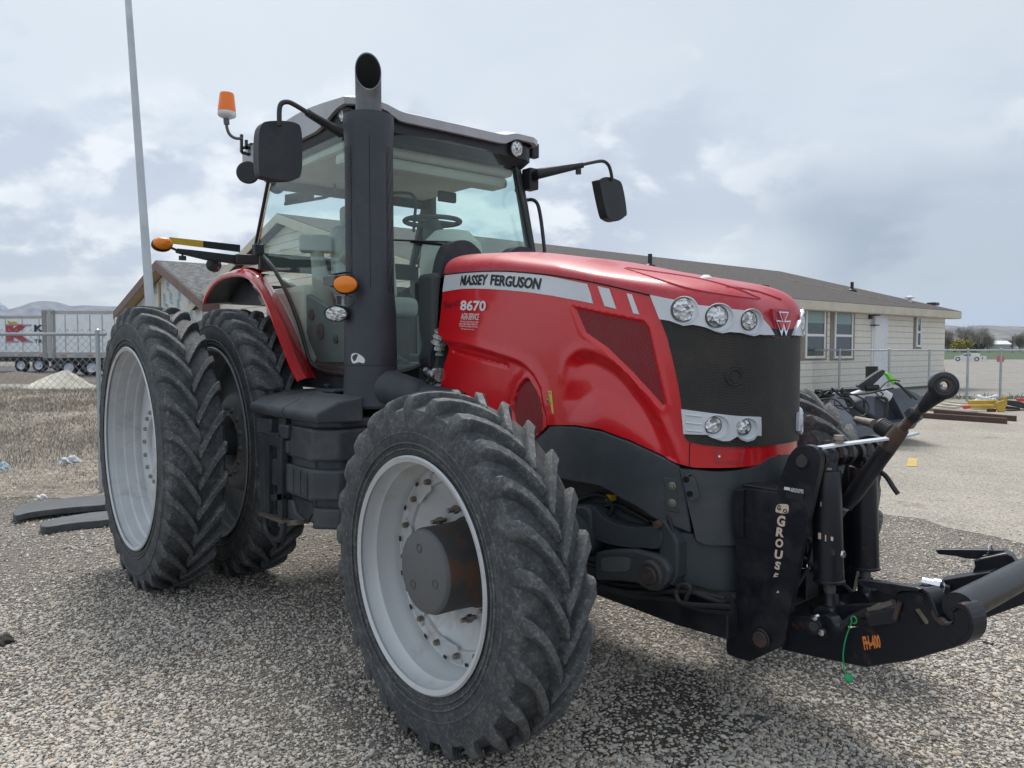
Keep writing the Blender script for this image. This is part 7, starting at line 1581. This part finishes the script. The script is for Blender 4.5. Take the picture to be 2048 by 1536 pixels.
# after rotation x = towards photo right, y = forward, z = up
zz1 = mathn(nt, 'ADD', mathn(nt, 'MAXIMUM', sp_.outputs[2], 0.0), .42)
cx_ = mathn(nt, 'DIVIDE', sp_.outputs[0], zz1); cy_ = mathn(nt, 'DIVIDE', sp_.outputs[1], zz1)
cmb = nt.nodes.new('ShaderNodeCombineXYZ'); nt.links.new(cx_, cmb.inputs[0]); nt.links.new(cy_, cmb.inputs[1])
n1 = noise(nt, 2.3, 12, .56, dist=.2, vec=cmb.outputs[0]); n2 = noise(nt, 5.5, 12, .6, dist=.3, vec=cmb.outputs[0]); n3 = noise(nt, .8, 5, .55, vec=cmb.outputs[0])
# slightly shifted copy of the same clouds gives lit tops and grey bases
mp2 = nt.nodes.new('ShaderNodeMapping'); mp2.inputs['Location'].default_value = (.02, .07, 0); nt.links.new(cmb.outputs[0], mp2.inputs[0]); n1b = noise(nt, 2.3, 12, .56, dist=.2, vec=mp2.outputs[0])
az = mathn(nt, 'DIVIDE', sp_.outputs[0], mathn(nt, 'MAXIMUM', sp_.outputs[1], .15)); el = sp_.outputs[2]
def mr(v, a, b, c=0., d=1.):
    m = nt.nodes.new('ShaderNodeMapRange'); m.inputs[1].default_value = a; m.inputs[2].default_value = b; m.inputs[3].default_value = c; m.inputs[4].default_value = d; m.interpolation_type = 'SMOOTHSTEP'; nt.links.new(v, m.inputs[0]); return m.outputs[0]
K = 10.0
def kc(c): return tuple(x*K for x in c)
veil = mixc(nt, mr(az, -.5, .6), kc((.56, .61, .65)), kc((.475, .52, .56)))
veil = mixc(nt, mathn(nt, 'MULTIPLY', mr(n3.outputs[0], .36, .62), .65), veil, kc((.49, .545, .60)))
veil = mixc(nt, mathn(nt, 'MULTIPLY', mr(n1.outputs[0], .44, .60), .22), veil, kc((.60, .64, .67)))
# gaps of lavender grey with bright cumulus in the lower band
dens = mr(n1.outputs[0], .45, .53)
lit = mr(mathn(nt, 'SUBTRACT', n1.outputs[0], n1b.outputs[0]), -.05, .05)
cum = mixc(nt, lit, kc((.43, .475, .55)), kc((.70, .72, .74)))
cum = mixc(nt, mathn(nt, 'MULTIPLY', mr(n2.outputs[0], .46, .62), .35), cum, kc((.50, .54, .60)))
low = mixc(nt, dens, kc((.395, .435, .505)), cum)
lowmask = mathn(nt, 'SUBTRACT', 1.0, mr(mathn(nt, 'ADD', el, mathn(nt, 'MULTIPLY', mathn(nt, 'SUBTRACT', n2.outputs[0], .5), .35)), .20, .31))
lm_ = mathn(nt, 'MULTIPLY', lowmask, mr(az, .55, .05, .30, .92))
col = mixc(nt, lm_, veil, low)
bank = mathn(nt, 'MULTIPLY', mr(az, .24, .40), mathn(nt, 'MULTIPLY', mr(el, .03, .09), mr(el, .26, .13)))
col = mixc(nt, mathn(nt, 'MULTIPLY', bank, mr(n1.outputs[0], .43, .54, .45, 1.0)), col, kc((.27, .315, .385)))
br_ = mathn(nt, 'MULTIPLY', mathn(nt, 'MULTIPLY', mr(az, .10, .24), mr(az, .46, .34)), mathn(nt, 'MULTIPLY', mr(el, .03, .07), mr(el, .17, .11)))
col = mixc(nt, mathn(nt, 'MULTIPLY', br_, .55), col, kc((.60, .64, .66)))
hz = mathn(nt, 'MULTIPLY', mr(el, .085, .03), mr(az, .45, .60)); col = mixc(nt, mathn(nt, 'MULTIPLY', hz, .85), col, kc((.34, .42, .57)))
hz2 = mathn(nt, 'MULTIPLY', mr(el, .10, .03), mr(az, -.25, -.5)); col = mixc(nt, mathn(nt, 'MULTIPLY', hz2, .55), col, kc((.58, .61, .63)))
fin = mixc(nt, .90, sky.outputs[0], col)
nt.links.new(fin, bg.inputs['Color'])
SC.view_settings.exposure = .55
